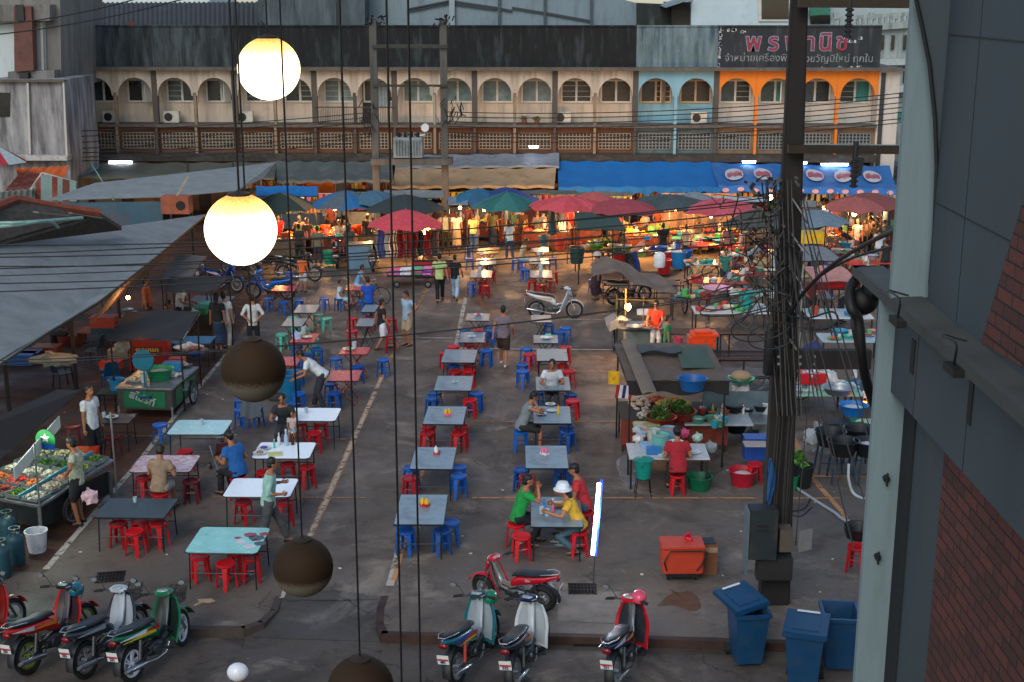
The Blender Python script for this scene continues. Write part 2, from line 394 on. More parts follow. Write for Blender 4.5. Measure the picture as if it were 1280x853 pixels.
defpose('walk_w',dict(P=(0,0,.88),lean=.04,hands=((-.25,-.12,.86),(.26,.14,.88)),feet=((-.08,.24,.07),(.09,-.24,.1)),toe=(0,-.3)),hair='bun',legs='long')
defpose('walk_shorts',dict(P=(0,0,.88),lean=.04,hands=((-.25,-.16,.86),(.26,.16,.88)),feet=((-.09,.26,.07),(.1,-.22,.1)),toe=(0,-.3)),legs='short',build=1.12)
defpose('walk_carry',dict(P=(0,0,.87),lean=.12,hands=((-.2,.26,1.12),(.22,.22,1.05)),feet=((-.09,.33,.07),(.1,-.33,.12)),head=(.1,0,0),toe=(.1,-.4)),sleeve=1.3)
defpose('hands_back',dict(hands=((-.12,-.16,.98),(.12,-.18,.97)),elbow=((-1,-.3,0),(1,-.3,0)),feet=((-.14,0,.07),(.14,-.02,.07)),head=(.2,0,0)),sleeve=1.2)
defpose('akimbo',dict(hands=((-.26,.1,1.05),(.24,-.02,.84)),elbow=((-1,-.4,0),(.4,-1,0)),head=(.25,0,.2)),legs='short')
defpose('lean',dict(P=(0,-.1,.88),lean=.85,hands=((-.2,.52,.82),(.2,.5,.84)),feet=((-.12,-.12,.07),(.13,.12,.07)),head=(.1,0,0)))
defpose('sit',dict(P=SP,lean=.12,hands=((-.14,.3,.66),(.16,.28,.66)),feet=SITF,head=(.15,0,0)))
defpose('sit_shorts',dict(P=SP,lean=.2,hands=((-.14,.34,.8),(.2,.3,.8)),feet=SITF,head=(.3,0,0)),legs='short')
defpose('sit_eat',dict(P=SP,lean=.35,hands=((-.12,.40,.84),(.12,.36,.98)),feet=((-.14,.3,.07),(.14,.18,.07)),head=(.35,0,0),elbow=((-1,-.3,-.4),(1,.2,-.6))))
defpose('sit_eat_shorts',dict(P=SP,lean=.38,hands=((-.12,.42,.84),(.14,.30,1.05)),feet=((-.14,.45,.07),(.14,.38,.07)),head=(.2,0,0),elbow=((-1,-.3,-.4),(1,.2,-.6))),legs='short',sleeve=0)
defpose('sit_table',dict(P=SP,lean=.3,hands=((-.2,.42,.80),(.22,.42,.80)),feet=SITF,head=(.1,0,0),elbow=((-.5,-.4,-1),(.5,-.4,-1))))
defpose('sit_elbows',dict(P=SP,lean=.3,hands=((-.06,.36,1.06),(.07,.36,1.08)),feet=((-.12,.36,.07),(.14,.2,.07)),head=(-.05,0,0),elbow=((-.3,.5,-1),(.3,.5,-1))),hair='short')
defpose('sit_w',dict(P=SP,lean=.3,hands=((-.16,.36,.74),(.2,.3,.7)),feet=SITF,head=(.3,0,0)),hair='bun',build=1.12)
defpose('sit_reach',dict(P=SP,lean=.45,hands=((-.25,.55,.84),(.18,.48,.84)),feet=((-.12,.05,.07),(.16,-.05,.07)),head=(.1,0,0)),hair='long')
defpose('kid_sit',dict(P=SP,lean=.1,hands=((-.14,.3,.7),(.14,.3,.7)),feet=((-.13,.36,.12),(.13,.36,.12))),legs='short')
defpose('ride',dict(P=(0,-.25,.92),lean=.4,hands=((-.25,.28,1.0),(.25,.28,1.0)),feet=((-.12,-.05,.3),(.12,.05,.2)),head=(-.1,0,0)),legs='short')
defpose('tank_kid',dict(hands=((-.26,.04,.84),(.24,.1,.84)),feet=((-.12,.03,.07),(.12,-.03,.07))),legs='short')
# ================================================================ world and light
w = bpy.data.worlds.new('World'); SC.world = w; w.use_nodes = True
wn = w.node_tree.nodes; wl = w.node_tree.links
sky = wn.new('ShaderNodeTexSky'); sky.sky_type = 'NISHITA'; sky.sun_disc = False
SUN_EL,SUN_ROT = rad(38),rad(200)
sky.sun_elevation = SUN_EL; sky.sun_rotation = SUN_ROT; sky.air_density = 1.2; sky.dust_density = 1.2; sky.ozone_density = 1.5
hs = wn.new('ShaderNodeHueSaturation'); hs.inputs['Saturation'].default_value = .92
wl.new(sky.outputs[0],hs.inputs['Color']); wl.new(hs.outputs[0],wn['Background'].inputs['Color'])
wn['Background'].inputs['Strength'].default_value = .075
sl = bpy.data.lights.new('sun','SUN'); sl.energy = .5; sl.angle = rad(30); sl.color = (1,.97,.93)
so = bpy.data.objects.new('sun',sl); COL.objects.link(so)
sd = Vector((math.sin(SUN_ROT)*math.cos(SUN_EL),math.cos(SUN_ROT)*math.cos(SUN_EL),math.sin(SUN_EL)))
so.rotation_euler = sd.to_track_quat('Z','Y').to_euler()
SC.view_settings.view_transform = 'Standard'; SC.view_settings.look = 'None'
SC.view_settings.exposure = 1.45; SC.view_settings.gamma = 1
SC.cycles.use_light_tree = True
def lamp(p,power,col=(1,.55,.22),r=.06):
 l = bpy.data.lights.new('lamp_light','POINT'); l.energy = power; l.color = col; l.shadow_soft_size = r
 o = bpy.data.objects.new('lamp_light',l); COL.objects.link(o); o.location = p; return o
# ================================================================ ground
def ground_mat(base,dark,light,patch,wet=.0,crack=.5):
 m = bpy.data.materials.new('worn_paving'); m.use_nodes = True; nt = m.node_tree; n = nt.nodes; L = nt.links; b = n['Principled BSDF']
 tc = n.new('ShaderNodeTexCoord')
 def nz(s,det=8,ro=.6,dist=0):
  x = n.new('ShaderNodeTexNoise'); x.inputs['Scale'].default_value = s; x.inputs['Detail'].default_value = det; x.inputs['Roughness'].default_value = ro
  x.inputs['Distortion'].default_value = dist; L.new(tc.outputs['Object'],x.inputs['Vector']); return x.outputs[0]
 def rng(i,a,c,d=0,e=1):
  x = n.new('ShaderNodeMapRange'); x.inputs[1].default_value = a; x.inputs[2].default_value = c; x.inputs[3].default_value = d; x.inputs[4].default_value = e
  L.new(i,x.inputs[0]); return x.outputs[0]
 def mix(f,a,c,t='MIX'):
  x = n.new('ShaderNodeMix'); x.data_type = 'RGBA'; x.blend_type = t
  if hasattr(f,'links'): L.new(f,x.inputs[0])
  else: x.inputs[0].default_value = f
  for k,val in ((6,a),(7,c)):
   if hasattr(val,'links'): L.new(val,x.inputs[k])
   else: x.inputs[k].default_value = (*lin(val),1)
  return x.outputs[2]
 big = nz(.16,6,.6,.6); mid = nz(.7,9,.65,.8); fine = nz(9,6,.7); grit = nz(55,3,.8)
 c = mix(rng(big,.35,.65),base,patch)
 c = mix(rng(mid,.48,.7),c,dark)
 c = mix(rng(nz(.42,9,.72,1.2),.54,.68,0,.85),c,light); c = mix(rng(nz(.9,9,.75,2.0),.6,.64,0,.6),c,dark)
 c = mix(rng(nz(1.9,8,.7),.6,.66,0,.55),c,dark)
 c = mix(rng(fine,.3,.7,0,.3),c,dark)
 g = rng(grit,.25,.75,.72,1.28); c = mix(1.0,c,g,'MULTIPLY')
 vo = n.new('ShaderNodeTexVoronoi'); vo.feature = 'DISTANCE_TO_EDGE'; vo.inputs['Scale'].default_value = .22
 wv = n.new('ShaderNodeVectorMath'); wv.operation = 'ADD'; nn = n.new('ShaderNodeTexNoise'); nn.inputs['Scale'].default_value = 1.3; nn.inputs['Detail'].default_value = 8
 L.new(tc.outputs['Object'],nn.inputs['Vector']); L.new(tc.outputs['Object'],wv.inputs[0]); L.new(nn.outputs['Color'],wv.inputs[1]); L.new(wv.outputs[0],vo.inputs['Vector'])
 ck = rng(vo.outputs['Distance'],.0,.004,crack,0)
 ck2 = n.new('ShaderNodeMath'); ck2.operation = 'MULTIPLY'; L.new(ck,ck2.inputs[0]); L.new(rng(mid,.46,.55),ck2.inputs[1])
 c = mix(ck2.outputs[0],c,'#0d0b09')
 sp = n.new('ShaderNodeTexVoronoi'); sp.inputs['Scale'].default_value = 2.3; sp.inputs['Randomness'].default_value = 1; L.new(tc.outputs['Object'],sp.inputs['Vector'])
 c = mix(rng(sp.outputs['Distance'],.035,.05,.7,0),c,'#7d776c')      # trodden litter and gum specks
 L.new(c,b.inputs['Base Color'])
 L.new(rng(nz(.5,7,.6),.35,.62,.42,.9),b.inputs['Roughness'])
 b.inputs['Specular IOR Level'].default_value = .3
 bp = n.new('ShaderNodeBump'); bp.inputs['Strength'].default_value = .5; bp.inputs['Distance'].default_value = .03
 L.new(mix(.5,rng(grit,0,1),rng(fine,0,1)),bp.inputs['Height']); L.new(bp.outputs[0],b.inputs['Normal'])
 return m
PLAZA = ground_mat('#655a50','#3d352f','#8c8073','#585048',crack=.8)
STREET = ground_mat('#544b43','#322b26','#7a6f64','#48413b',crack=.9)
RAMP = ground_mat('#4a453f','#302c28','#6f6961','#3d3936',crack=.9)
DIRTY = ground_mat('#4f3022','#2a1b14','#644636','#3c271d')
b = MB(); b.add([(-400,-60,-.15),(400,-60,-.15),(400,500,-.15),(-400,500,-.15)],[(0,1,2,3)])
struct(b.done('street',STREET,smooth=False))
KY = G(700,792).y
lc = [G(-260,778),G(0,779),G(150,783),G(250,787),G(305,787),G(330,779),G(347,763),G(353,745)]
rc = [G(477,745),G(471,762),G(470,780),G(476,793),G(520,795),G(700,796),G(900,802),G(1100,808),G(1600,815)]
poly = [(p.x,p.y) for p in lc+rc]; poly = [(-120,poly[0][1])]+poly+[(120,poly[-1][1]),(120,110),(-120,110)]
b = MB(); n = len(poly)
b.add([(p[0],p[1],0) for p in poly],[list(range(n))])
struct(b.done('market_square',PLAZA,smooth=False))
KERB = M('#3c332c',.8,0,.35,3,.5,.45,'#1a1411',dscale=3); KERBR = M('#38241b',.8,0,.45,3,.5,.6,'#120c0a',dscale=1.2)
for nm,pts,mt in (('kerb',[(-120,lc[0].y)]+[(p.x,p.y) for p in lc],KERB),('kerb',[(p.x,p.y) for p in rc]+[(120,rc[-1].y)],KERBR)):
 b = MB()
 for i in range(len(pts)-1):
  (x0,y0),(x1,y1) = pts[i],pts[i+1]
  d = Vector((x1-x0,y1-y0,0)).normalized(); nrm = Vector((d.y,-d.x,0))
  o = nrm*.012
  b.add([(x0+o.x,y0+o.y,-.149),(x1+o.x,y1+o.y,-.149),(x1+o.x*.4,y1+o.y*.4,.004),(x0+o.x*.4,y0+o.y*.4,.004),(x0-nrm.x*.13,y0-nrm.y*.13,.004),(x1-nrm.x*.13,y1-nrm.y*.13,.004)],[(0,1,2,3),(3,2,5,4)])
 struct(b.done(nm,mt,smooth=False))
b = MB(); L_ = [G(353,745),G(347,763),G(330,779),G(305,787)]; R_ = [G(477,745),G(471,762),G(470,780),G(476,793)]
zz = [.0,-.04,-.10,-.145]; vs = []
N = 12
for a,c,z in zip(L_,R_,zz):
 for i in range(N+1):
  p = a.lerp(c,i/N); vs.append((p.x,p.y+.04*noise.noise((i*.7,z*30,0)),z+.002))
b.add(vs,[(i*(N+1)+j+N+1,i*(N+1)+j+N+2,i*(N+1)+j+1,i*(N+1)+j) for i in range(3) for j in range(N)])
struct(b.done('driveway_ramp',RAMP))
# broken asphalt patch over the ramp mouth
def blob(name,pts,mat,z,jit=.03,sub=6):
 P = []
 for i in range(len(pts)):
  a,c = pts[i],pts[(i+1) % len(pts)]
  for k in range(sub):
   p = a.lerp(c,k/sub); P.append((p.x+jit*noise.noise((p.x*3,p.y*3,1)),p.y+jit*noise.noise((p.x*3,p.y*3,7))))
 b = MB(); b.add([(x,y,z) for x,y in P],[list(range(len(P)))]); return struct(b.done(name,mat,smooth=False))
blob('asphalt_patch',[G(352,742),G(400,737),G(455,741),G(476,746),G(470,752),G(360,750)],RAMP,.004,.15)
blob('pavement',[G(60,716),G(165,590),G(217,523),G(300,420),G(390,330),G(320,250),G(-300,330),G(-300,700)],DIRTY,.004,.12)
blob('concrete_slab',[G(697,740),G(775,740),G(776,780),G(697,777)],M('#5c544c',.85,0,.3,3,.3,.4,'#38322d'),.006,.01)
blob('puddle',[G(828,748),G(850,738),G(868,742),G(871,760),G(850,764),G(834,757)],M('#4a3f35',.2,0,.3,3,.05),.004,.35)
blob('puddle',[G(770,575),G(790,565),G(798,600),G(784,610),G(775,596)],M('#6a6d6c',.16,0,.25,3,.02),.004,.1)
blob('damp_stain',[G(600,372),G(618,384),G(622,388),G(600,384),G(588,378)],M('#5a3d28',.5,0,.25,3,.02),.004,.2)
blob('damp_stain',[G(612,386),G(636,388),G(622,402),G(606,398)],M('#6b4a32',.6,0,.25,3,.02),.004,.2)
def paint_mat(col,wear):
 m = bpy.data.materials.new('worn_line_paint'); m.use_nodes = True; n = m.node_tree.nodes; L = m.node_tree.links; b = n['Principled BSDF']
 tc = n.new('ShaderNodeTexCoord'); x = n.new('ShaderNodeTexNoise'); x.inputs['Scale'].default_value = 4; x.inputs['Detail'].default_value = 10; x.inputs['Roughness'].default_value = .75
 L.new(tc.outputs['Object'],x.inputs['Vector']); r = n.new('ShaderNodeMapRange'); r.inputs[1].default_value = wear-.05; r.inputs[2].default_value = wear+.05
 L.new(x.outputs[0],r.inputs[0]); L.new(r.outputs[0],b.inputs['Alpha']); b.inputs['Roughness'].default_value = .8
 x2 = n.new('ShaderNodeTexNoise'); x2.inputs['Scale'].default_value = 1.1; L.new(tc.outputs['Object'],x2.inputs['Vector'])
 mx = n.new('ShaderNodeMix'); mx.data_type = 'RGBA'; L.new(x2.outputs[0],mx.inputs[0]); mx.inputs[6].default_value = (*lin(col),1); c2 = [k*.5 for k in lin(col)]; mx.inputs[7].default_value = (*c2,1)
 L.new(mx.outputs[2],b.inputs['Base Color']); return m
PW,PO,PO2 = paint_mat('#b3aa9c',.45),paint_mat('#a87848',.46),paint_mat('#b88456',.43)
LZ = [.005]
def line(p,q,w,mat,z=.008):
 LZ[0] += .0004; z = LZ[0]
 d = (q-p).normalized(); nn = Vector((-d.y,d.x,0))*w/2; n = 14; b = MB(); vs = []
 for i in range(n+1):
  c = p.lerp(q,i/n); j = 1+.25*noise.noise((i*1.3,p.x,0)); vs += [c+nn*j+Vector((0,0,z)),c-nn*j+Vector((0,0,z))]
 b.add(vs,[(2*i,2*i+1,2*i+3,2*i+2) for i in range(n)]); return struct(b.done('parking_line',mat,smooth=False))
for a,c,w_,m_ in (((57,712),(165,588),.13,PW),((163,590),(217,523),.12,PW),((217,523),(283,443),.12,PW),((300,420),(330,375),.1,PO),
  ((358,738),(402,638),.14,PO2),((402,638),(478,470),.14,PO2),((352,748),(477,472),.07,PW),((478,470),(527,373),.1,PO),((527,373),(548,332),.1,PO),
  ((487,733),(504,672),.15,PW),((492,726),(508,668),.1,PO2),((508,668),(560,470),.07,PO),((570,432),(582,372),.12,PW),((582,372),(590,345),.1,PO),
  ((990,545),(1014,597),.15,PO2),((1014,597),(1052,640),.12,PO2),((1052,640),(1073,678),.12,PO2),((905,420),(914,435),.1,PO2),
  ((262,622),(458,623),.05,PO),((590,623),(1050,623.5),.075,PO2),((1000,596),(1100,597),.1,PO2),((412,549),(434,550),.08,PO),((590,527),(642,528),.06,PO),((720,528),(782,528),.06,PO),
  ((598,465),(642,465),.06,PO),((712,465.5),(770,466),.06,PO),((640,437),(770,438),.1,PW),((640,437),(560,436),.1,PW),((155,546),(215,546),.06,PO),((400,384),(330,384),.06,PO),((288,384),(318,384),.06,PO),
  ((440,422),(600,424),.09,PW),((700,400),(760,400),.08,PW)):
 line(G(*a),G(*c),w_,m_)
# iron grates set in the paving
def grate(px,py,w,d,label,rz=0):
 t = thing('drain_grate',label,'drain grate',gxy(px,py),rz)
 b = MB(); b.box((0,0,.004),(w,d,.004)); b.done('pit',BLK,t)
 b = MB()
 for i in range(8): b.box((-w/2+w*(i+.5)/8,0,.014),(.025,d,.016))
 for j in (-.5,-.16,.16,.5): b.box((0,d*j,.0165),(w+.02,.03,.014))
 b.done('grille',MT('#3a332d'),t)
grate(728,737,.5,.42,'rusty square drain grate by the foot of the fluorescent lamp')
grate(138,722,.5,.42,'iron drain grate behind the parked motorbikes at left',.2)
t = thing('storm_drain','dark drain mouth let into the kerb behind the red motorbike','drain',G(737,806,-.15)); b = MB(); b.box((0,0,.015),(.55,.16,.03)); b.done('grille',BLK,t)
# paper litter
LIT = M('#9a8466',.9)
b = MB(); c = gxy(255,753); P = [(c.x-.14,c.y+.1),(c.x+.1,c.y+.14),(c.x+.2,c.y+.03),(c.x+.1,c.y-.04),(c.x-.02,c.y-.02),(c.x-.1,c.y-.16),(c.x-.16,c.y-.14),(c.x-.08,c.y-.02)]
b.prism(P,.003,.01); tag(b.done('torn_cardboard',LIT),'torn scrap of brown cardboard lying on the paving beside the green motorbike','litter')
proto_l = MB().prism([(-.05,-.02),(.03,-.04),(.06,.02),(-.01,.04)],.003,.008).mesh('litter_scrap',M('#b8b4a8',.9))
for i in range(70):
 px,py = RN.uniform(80,1060),RN.uniform(430,840)
 if py > 740 and px > 350: z = -.15 if py > 805 else 0
 else: z = 0
 if 300 < px < 520 and py > 735: continue
 if py > 775: continue
 o = link('litter_scrap',proto_l); o.location = gxy(px,py)+Vector((0,0,z+.004)); o.rotation_euler = (0,0,RN.uniform(0,6)); k = RN.uniform(.3,.9); o.scale = (k,k,1)
 tag(o,'tiny pale scrap of litter on the market paving','litter','scraps of litter strewn on the paving')
# ================================================================ far arcade row
YB = 66.0
def zb(py,Y=YB): return V(640,py,Y).z
Z_EAVE,Z_SLAB,Z_LOW,Z_PAR = zb(88),zb(159),zb(197),zb(33)
x_of = lambda px: V(px,130,YB).x
XL = x_of(96); BW = (x_of(1096)-XL)/20
CREAM = M('#b0a392',.8,0,.22,1.5,.15,.55,'#645c50',streak=True,dscale=1.6)
BLUEW = M('#6f98a6',.8,0,.14,1.5,.15,.3,'#46585c',streak=True,dscale=1.2)
ORNG = M('#c26a10',.7,0,.12,2,.1,.15,'#6e4216',streak=True)
WHITEW = M('#a8a49c',.8,0,.12,1.5,.15,.3,'#6a6258',streak=True,dscale=1.2)
MOULD = M('#1c2223',.9,0,.7,3.2,.4,.6,'#4a5659',streak=True,dscale=2.0)
MOULD2 = M('#0e1213',.9,0,.8,3.2,.4,.35,'#3a484b',streak=True,dscale=2.2)
MOULDB = M('#3c5058',.9,0,.5,3.0,.4,.7,'#6f8286',streak=True,dscale=2.5)
SIGNB = M('#23282c',.9,0,.4,2.2,.4,.4,'#454b4c',streak=True,dscale=3.0)
CONC = M('#57514a',.9,0,.3,1.5,.4,.5,'#2a2825',dscale=2.5)
GREYW = M('#6b6964',.9,0,.25,1.2,.3,.5,'#33322f',streak=True,dscale=1.6)
BRWN = M('#5a3c2a',.85,0,.2,2,.2,.4,'#35281e',dscale=2)
LATT = M('#857a6a',.85,0,.2,3,.2,.35,'#3c332a',dscale=3)
LATTG = M('#6f7878',.85,0,.2,3,.2,.35,'#3a4244',dscale=3)
FRM = M('#b0b0a6',.6,0,.12,4,.05,.2,'#544a3c')
FRMB = M('#a08a6c',.6,0,.12,4,.05,.2,'#544a3c')
CURT = [M('#1c2326',.3,0,.5,2,0),M('#2f3e42',.3,0,.5,2,0),M('#5a6e70',.35,0,.45,2.5,0,.3,'#2a3436'),M('#2a2622',.3,0,.5,2,0),M('#246a68',.4,0,.3,3,0)]
shade_names = ['first','second','third','fourth','fifth','sixth','seventh','eighth','ninth','tenth']
dsc = ['cream arcaded shophouse at the left end of the row with a mould-black parapet','cream arcaded shophouse with a white cooling unit on its balcony, second from the left end',
       'cream arcaded shophouse whose windows are crossed by the hanging globe strings','cream arcaded shophouse with an iron balcony railing and dark open doorway',
       'cream arcaded shophouse behind the transformer poles','cream arcaded shophouse with two potted plants on the balcony ledge',
       'cream arcaded shophouse with open windows beside the pale blue one','pale blue arcaded shophouse with grey-blue parapet',
       'orange-arched shophouse below the start of the red Thai shop sign','orange-arched shophouse at the right end of the row']
REC = 1.0
for u in range(10):
 x0 = XL+u*2*BW; t = thing('shophouse',dsc[u],'shophouse',(x0,YB,0),0,'row of arcaded shophouses')
 scr = CREAM if u < 7 else BLUEW if u == 7 else ORNG
 bk = CREAM if u < 7 else BLUEW if u == 7 else WHITEW
 par = MOULD if u < 2 else MOULD2 if u < 7 else MOULDB if u == 7 else SIGNB
 e = .004*(u % 2)
 b = MB(); b.bb((0,-.1-e,Z_EAVE+.16),(2*BW,.1,Z_PAR+e*3)); b.bb((0,-.16,Z_PAR-.02),(2*BW,.16,Z_PAR+.05)); b.done('parapet',par,t,smooth=False)
 b = MB(); b.bb((0,-.5-e,Z_EAVE),(2*BW,.3,Z_EAVE+.157)); b.done('eave_ledge',CONC,t,smooth=False)
 # arch screen
 b = MB(); zc = Z_EAVE-.36-.81; NA = 14
 for k in range(2):
  a0 = k*BW; xc = a0+BW/2; r_ = .81
  pts = [(xc+r_*math.cos(PI-PI*i/NA),zc+r_*math.sin(PI-PI*i/NA)) for i in range(NA+1)]
  for y,fl in ((-.12,False),(.06,True)):
   for i in range(NA):
    q = [(pts[i][0],y,pts[i][1]),(pts[i+1][0],y,pts[i+1][1]),(pts[i+1][0],y,Z_EAVE-.003),(pts[i][0],y,Z_EAVE-.003)]
    b.add(q,[(0,1,2,3) if not fl else (3,2,1,0)])
   for xa,xb in ((a0,xc-r_),(xc+r_,a0+BW)):
    q = [(xa,y,zc-.05),(xb,y,zc-.05),(xb,y,Z_EAVE-.003),(xa,y,Z_EAVE-.003)]; b.add(q,[(0,1,2,3) if not fl else (3,2,1,0)])
  for i in range(NA):
   q = [(pts[i][0],-.12,pts[i][1]),(pts[i][0],.06,pts[i][1]),(pts[i+1][0],.06,pts[i+1][1]),(pts[i+1][0],-.12,pts[i+1][1])]; b.add(q,[(0,1,2,3)])
 b.done('arch_screen',scr,t)
 for k in (0,1):
  wpl = .13 if k == 0 else .07
  pm = M('#4a4640',.9,0,.3,2,.3,.5,'#26251f',streak=True) if (k == 0 or u == 3) else (scr if u >= 7 else M('#83745f',.85,0,.3,2,.3,.6,'#353129',streak=True))
  if u >= 9 or (u == 8 and k == 1): pm = ORNG
  b = MB(); b.bb((k*BW-wpl,-.16,Z_SLAB+.122),(k*BW+wpl,.08,zc+.1 if k else Z_EAVE-.005)); b.done('pillar',pm,t,smooth=False)
  b = MB(); b.bb((k*BW-.06,-.28,Z_LOW+.202),(k*BW+.06,-.1,Z_SLAB-.004)); b.done('pillar',pm,t,smooth=False)
 b = MB(); b.bb((0,REC,Z_SLAB+.125),(2*BW,REC+.2,Z_EAVE-.01)); b.done('back_wall',bk,t,smooth=False)
 b = MB(); b.bb((0,-.32-e,Z_SLAB),(2*BW,REC+.2,Z_SLAB+.12)); b.done('balcony_slab',CONC,t,smooth=False)
 b = MB(); b.bb((0,-.55-e,Z_LOW-.15),(2*BW,1.0,Z_LOW+.2)); b.done('lower_ledge',M('#3b3833',.95,0,.4,2,.6,.6,'#1a1a16',dscale=3),t,smooth=False)
 b = MB(); b.bb((0,.05,Z_LOW+.203),(2*BW,.2,Z_SLAB-.004)); b.done('lower_wall',BRWN if u < 7 else (M('#4d5c60',.85,0,.2,2,.2,.4,'#2a3133') if u == 7 else M('#6b5c4a',.85,0,.2,2,.2,.3,'#3a3129')),t,smooth=False)
 for k in (0,1):      # lattice vents, windows
  b = MB(); xa,xb = k*BW+.2,(k+1)*BW-.2; za,zt = Z_LOW+.42,Z_SLAB-.3
  nx = 9; nz = 5
  for i in range(nx+1): xx = xa+(xb-xa)*i/nx; b.bb((xx-.02,-.02,za),(xx+.02,.05,zt))
  for j in range(nz+1): zz_ = za+(zt-za)*j/nz; b.bb((xa,-.015,zz_-.017),(xb,.046,zz_+.017))
  b.bb((xa,.035,za),(xb,.047,zt),1)
  b.done('lattice_vent',[LATT if u < 7 else LATTG,BLK],t,smooth=False)
  wx,wz,hw,hh = k*BW+BW*.55,Z_EAVE-1.05,.72,.52
  fm = FRMB if u == 7 else FRM
  opn = (u*2+k) in (1,3,14,17)
  b = MB()
  for s_ in (-1,1):
   b.bb((wx+s_*hw-.04,REC-.07,wz-hh),(wx+s_*hw+.04,REC-.003,wz+hh))
  for zz_ in (-hh,hh): b.bb((wx-hw-.04,REC-.075,wz+zz_-.04),(wx+hw+.04,REC-.003,wz+zz_+.04))
  b.bb((wx-.05,REC-.072,wz-hh),(wx+.05,REC-.003,wz+hh)); wf = b.done('window',fm,t,smooth=False)
  for s_ in (0,1):
   g = MB(); xs = (wx-hw+.04,wx-.05) if s_ == 0 else (wx+.05,wx+hw-.04)
   g.bb((xs[0],REC-.03,wz-hh+.04),(xs[1],REC-.012,wz+hh-.04))
   ci = 2 if u in (4,5) or (u == 3 and k == 0) else 4 if u >= 8 and s_ == 1 and k else RN.choice([0,0,1,3])
   g.done('pane',CURT[ci],wf,smooth=False)
   if u not in (4,5) and RN.random() < .35:
    g = MB()
    for q in range(1,4): g.bb((xs[0],REC-.042,wz-hh+2*hh*q/4-.008),(xs[1],REC-.032,wz-hh+2*hh*q/4+.008))
    g.done('bars',FRM,wf,smooth=False)
  if opn:
   b = MB(); b.box((wx+hw*.45,REC-.28,wz),(.06,.5,hh*2),rz=-.5); b.done('casement',fm,t,smooth=False)
 # balcony extras
 def acunit(k,dx,rot=0):
  b = MB(); cx = k*BW+dx; z0 = Z_SLAB+.14
  b.box((cx,.45,z0+.29),(.78,.3,.56)); a = b.done('cooling_unit',M('#a9a89c',.5,0,.1,4,.03,.3,'#5e574a'),t,smooth=False,bevel=.015)
  b = MB(); b.lathe([(.2,0),(.2,-.02),(.05,-.02),(.05,-.035),(0,-.035)],(cx-.12,.298,z0+.29),16,axis='Y'); b.done('fan_grille',DARK,a)
 if u == 0: acunit(0,1.5); 
 if u == 1: acunit(0,.6)
 if u == 2: acunit(0,.35)
 if u == 6: acunit(0,.4)
 if u == 7: acunit(1,1.2)
 if u == 3:
  b = MB()
  for i in range(2,44): b.bb((i*BW*2/45-.01,-.2,Z_SLAB+.12),(i*BW*2/45+.01,-.18,Z_SLAB+.95))
  b.bb((0,-.22,Z_SLAB+.93),(2*BW,-.17,Z_SLAB+.98)); b.done('railing',MT('#3a3a38'),t,smooth=False)
  b = MB(); b.bb((BW+.25,REC-.02,Z_SLAB+.13),(BW+.85,REC-.004,Z_EAVE-.6)); b.done('doorway',BLK,t,smooth=False)
  b = MB(); b.sheet(lambda a,c: (BW+.9+a*.7,REC-.1+.03*math.sin(a*30),Z_SLAB+.9+c*1.2),20,3,.01); b.done('hanging_cloth',CL('#7e8a8c'),t)
 if u == 5:
  for q,(dx,s_) in enumerate(((.35,.16),(.95,.26))):
   b = MB(); b.lathe([(.1,0),(.14,.25),(.12,.25),(.1,.2)],(dx+1.0,-.1,Z_SLAB+.12),10,0)
   for i in range(90):
    a = RN.uniform(0,2*PI); h = RN.uniform(.22,.4); rr = RN.uniform(.02,s_); p = Vector((dx+1.0+rr*math.cos(a),-.1+rr*math.sin(a),Z_SLAB+.12+h))
    d = Vector((RN.uniform(-1,1),RN.uniform(-1,1),RN.uniform(-.2,1)))*.06; e2 = Vector((RN.uniform(-1,1),RN.uniform(-1,1),RN.uniform(-1,1)))*.035
    b.add([p-d,p+e2,p+d,p-e2],[(0,1,2,3)],1)
   tag(b.done('potted_plant',[M('#6a3a26',.8),M('#4a5a24' if q else '#45502a',.7,0,.4,20)]),None,None)
for o in [o for o in COL.objects if o.name.startswith('potted_plant') and 'label' not in o]:
 o.location = (XL+5*2*BW+1.05,YB,0)
pp = [o for o in COL.objects if o.name.startswith('potted_plant')]
tag(pp[0],'small potted plant in a brown pot on the cream balcony ledge','potted plant'); tag(pp[1],'bushier yellow-green potted plant on the cream balcony ledge','potted plant')
# end wall of the row and main bulk behind
t = thing('end_house','plain white end wall of the shophouse row beside the orange arches','building',(XL+20*BW,YB,0))
b = MB(); b.bb((.01,-.1,0),(1.0,12,Z_EAVE-.02)); b.done('wall',WHITEW,t,smooth=False)
b = MB(); b.bb((.01,-.5,Z_EAVE),(1.1,12,Z_EAVE+.12)); b.done('roof_slab',CONC,t,smooth=False)
b = MB(); b.bb((.1,-.18,.2),(.3,-.11,Z_EAVE-.1)); b.done('downpipe',M('#2a2c2c',.7),t,smooth=False)
t = thing('shop_ground_floor','dim open ground floor running under the arcaded shophouse row','shopfront',(XL,YB,0))
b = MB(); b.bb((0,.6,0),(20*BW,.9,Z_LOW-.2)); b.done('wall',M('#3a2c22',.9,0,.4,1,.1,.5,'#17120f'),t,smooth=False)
for i in range(0,20):
 b = MB(); b.bb((i*BW+.35,.56,.1),(i*BW+BW-.25,.597,2.3)); b.done('shutter',M(RN.choice(['#6b4630','#4f5a5c','#8a5a30','#39424a','#7a6a58','#2c2a2a']),.7,.2,.25,6,.2,.4),t,smooth=False)
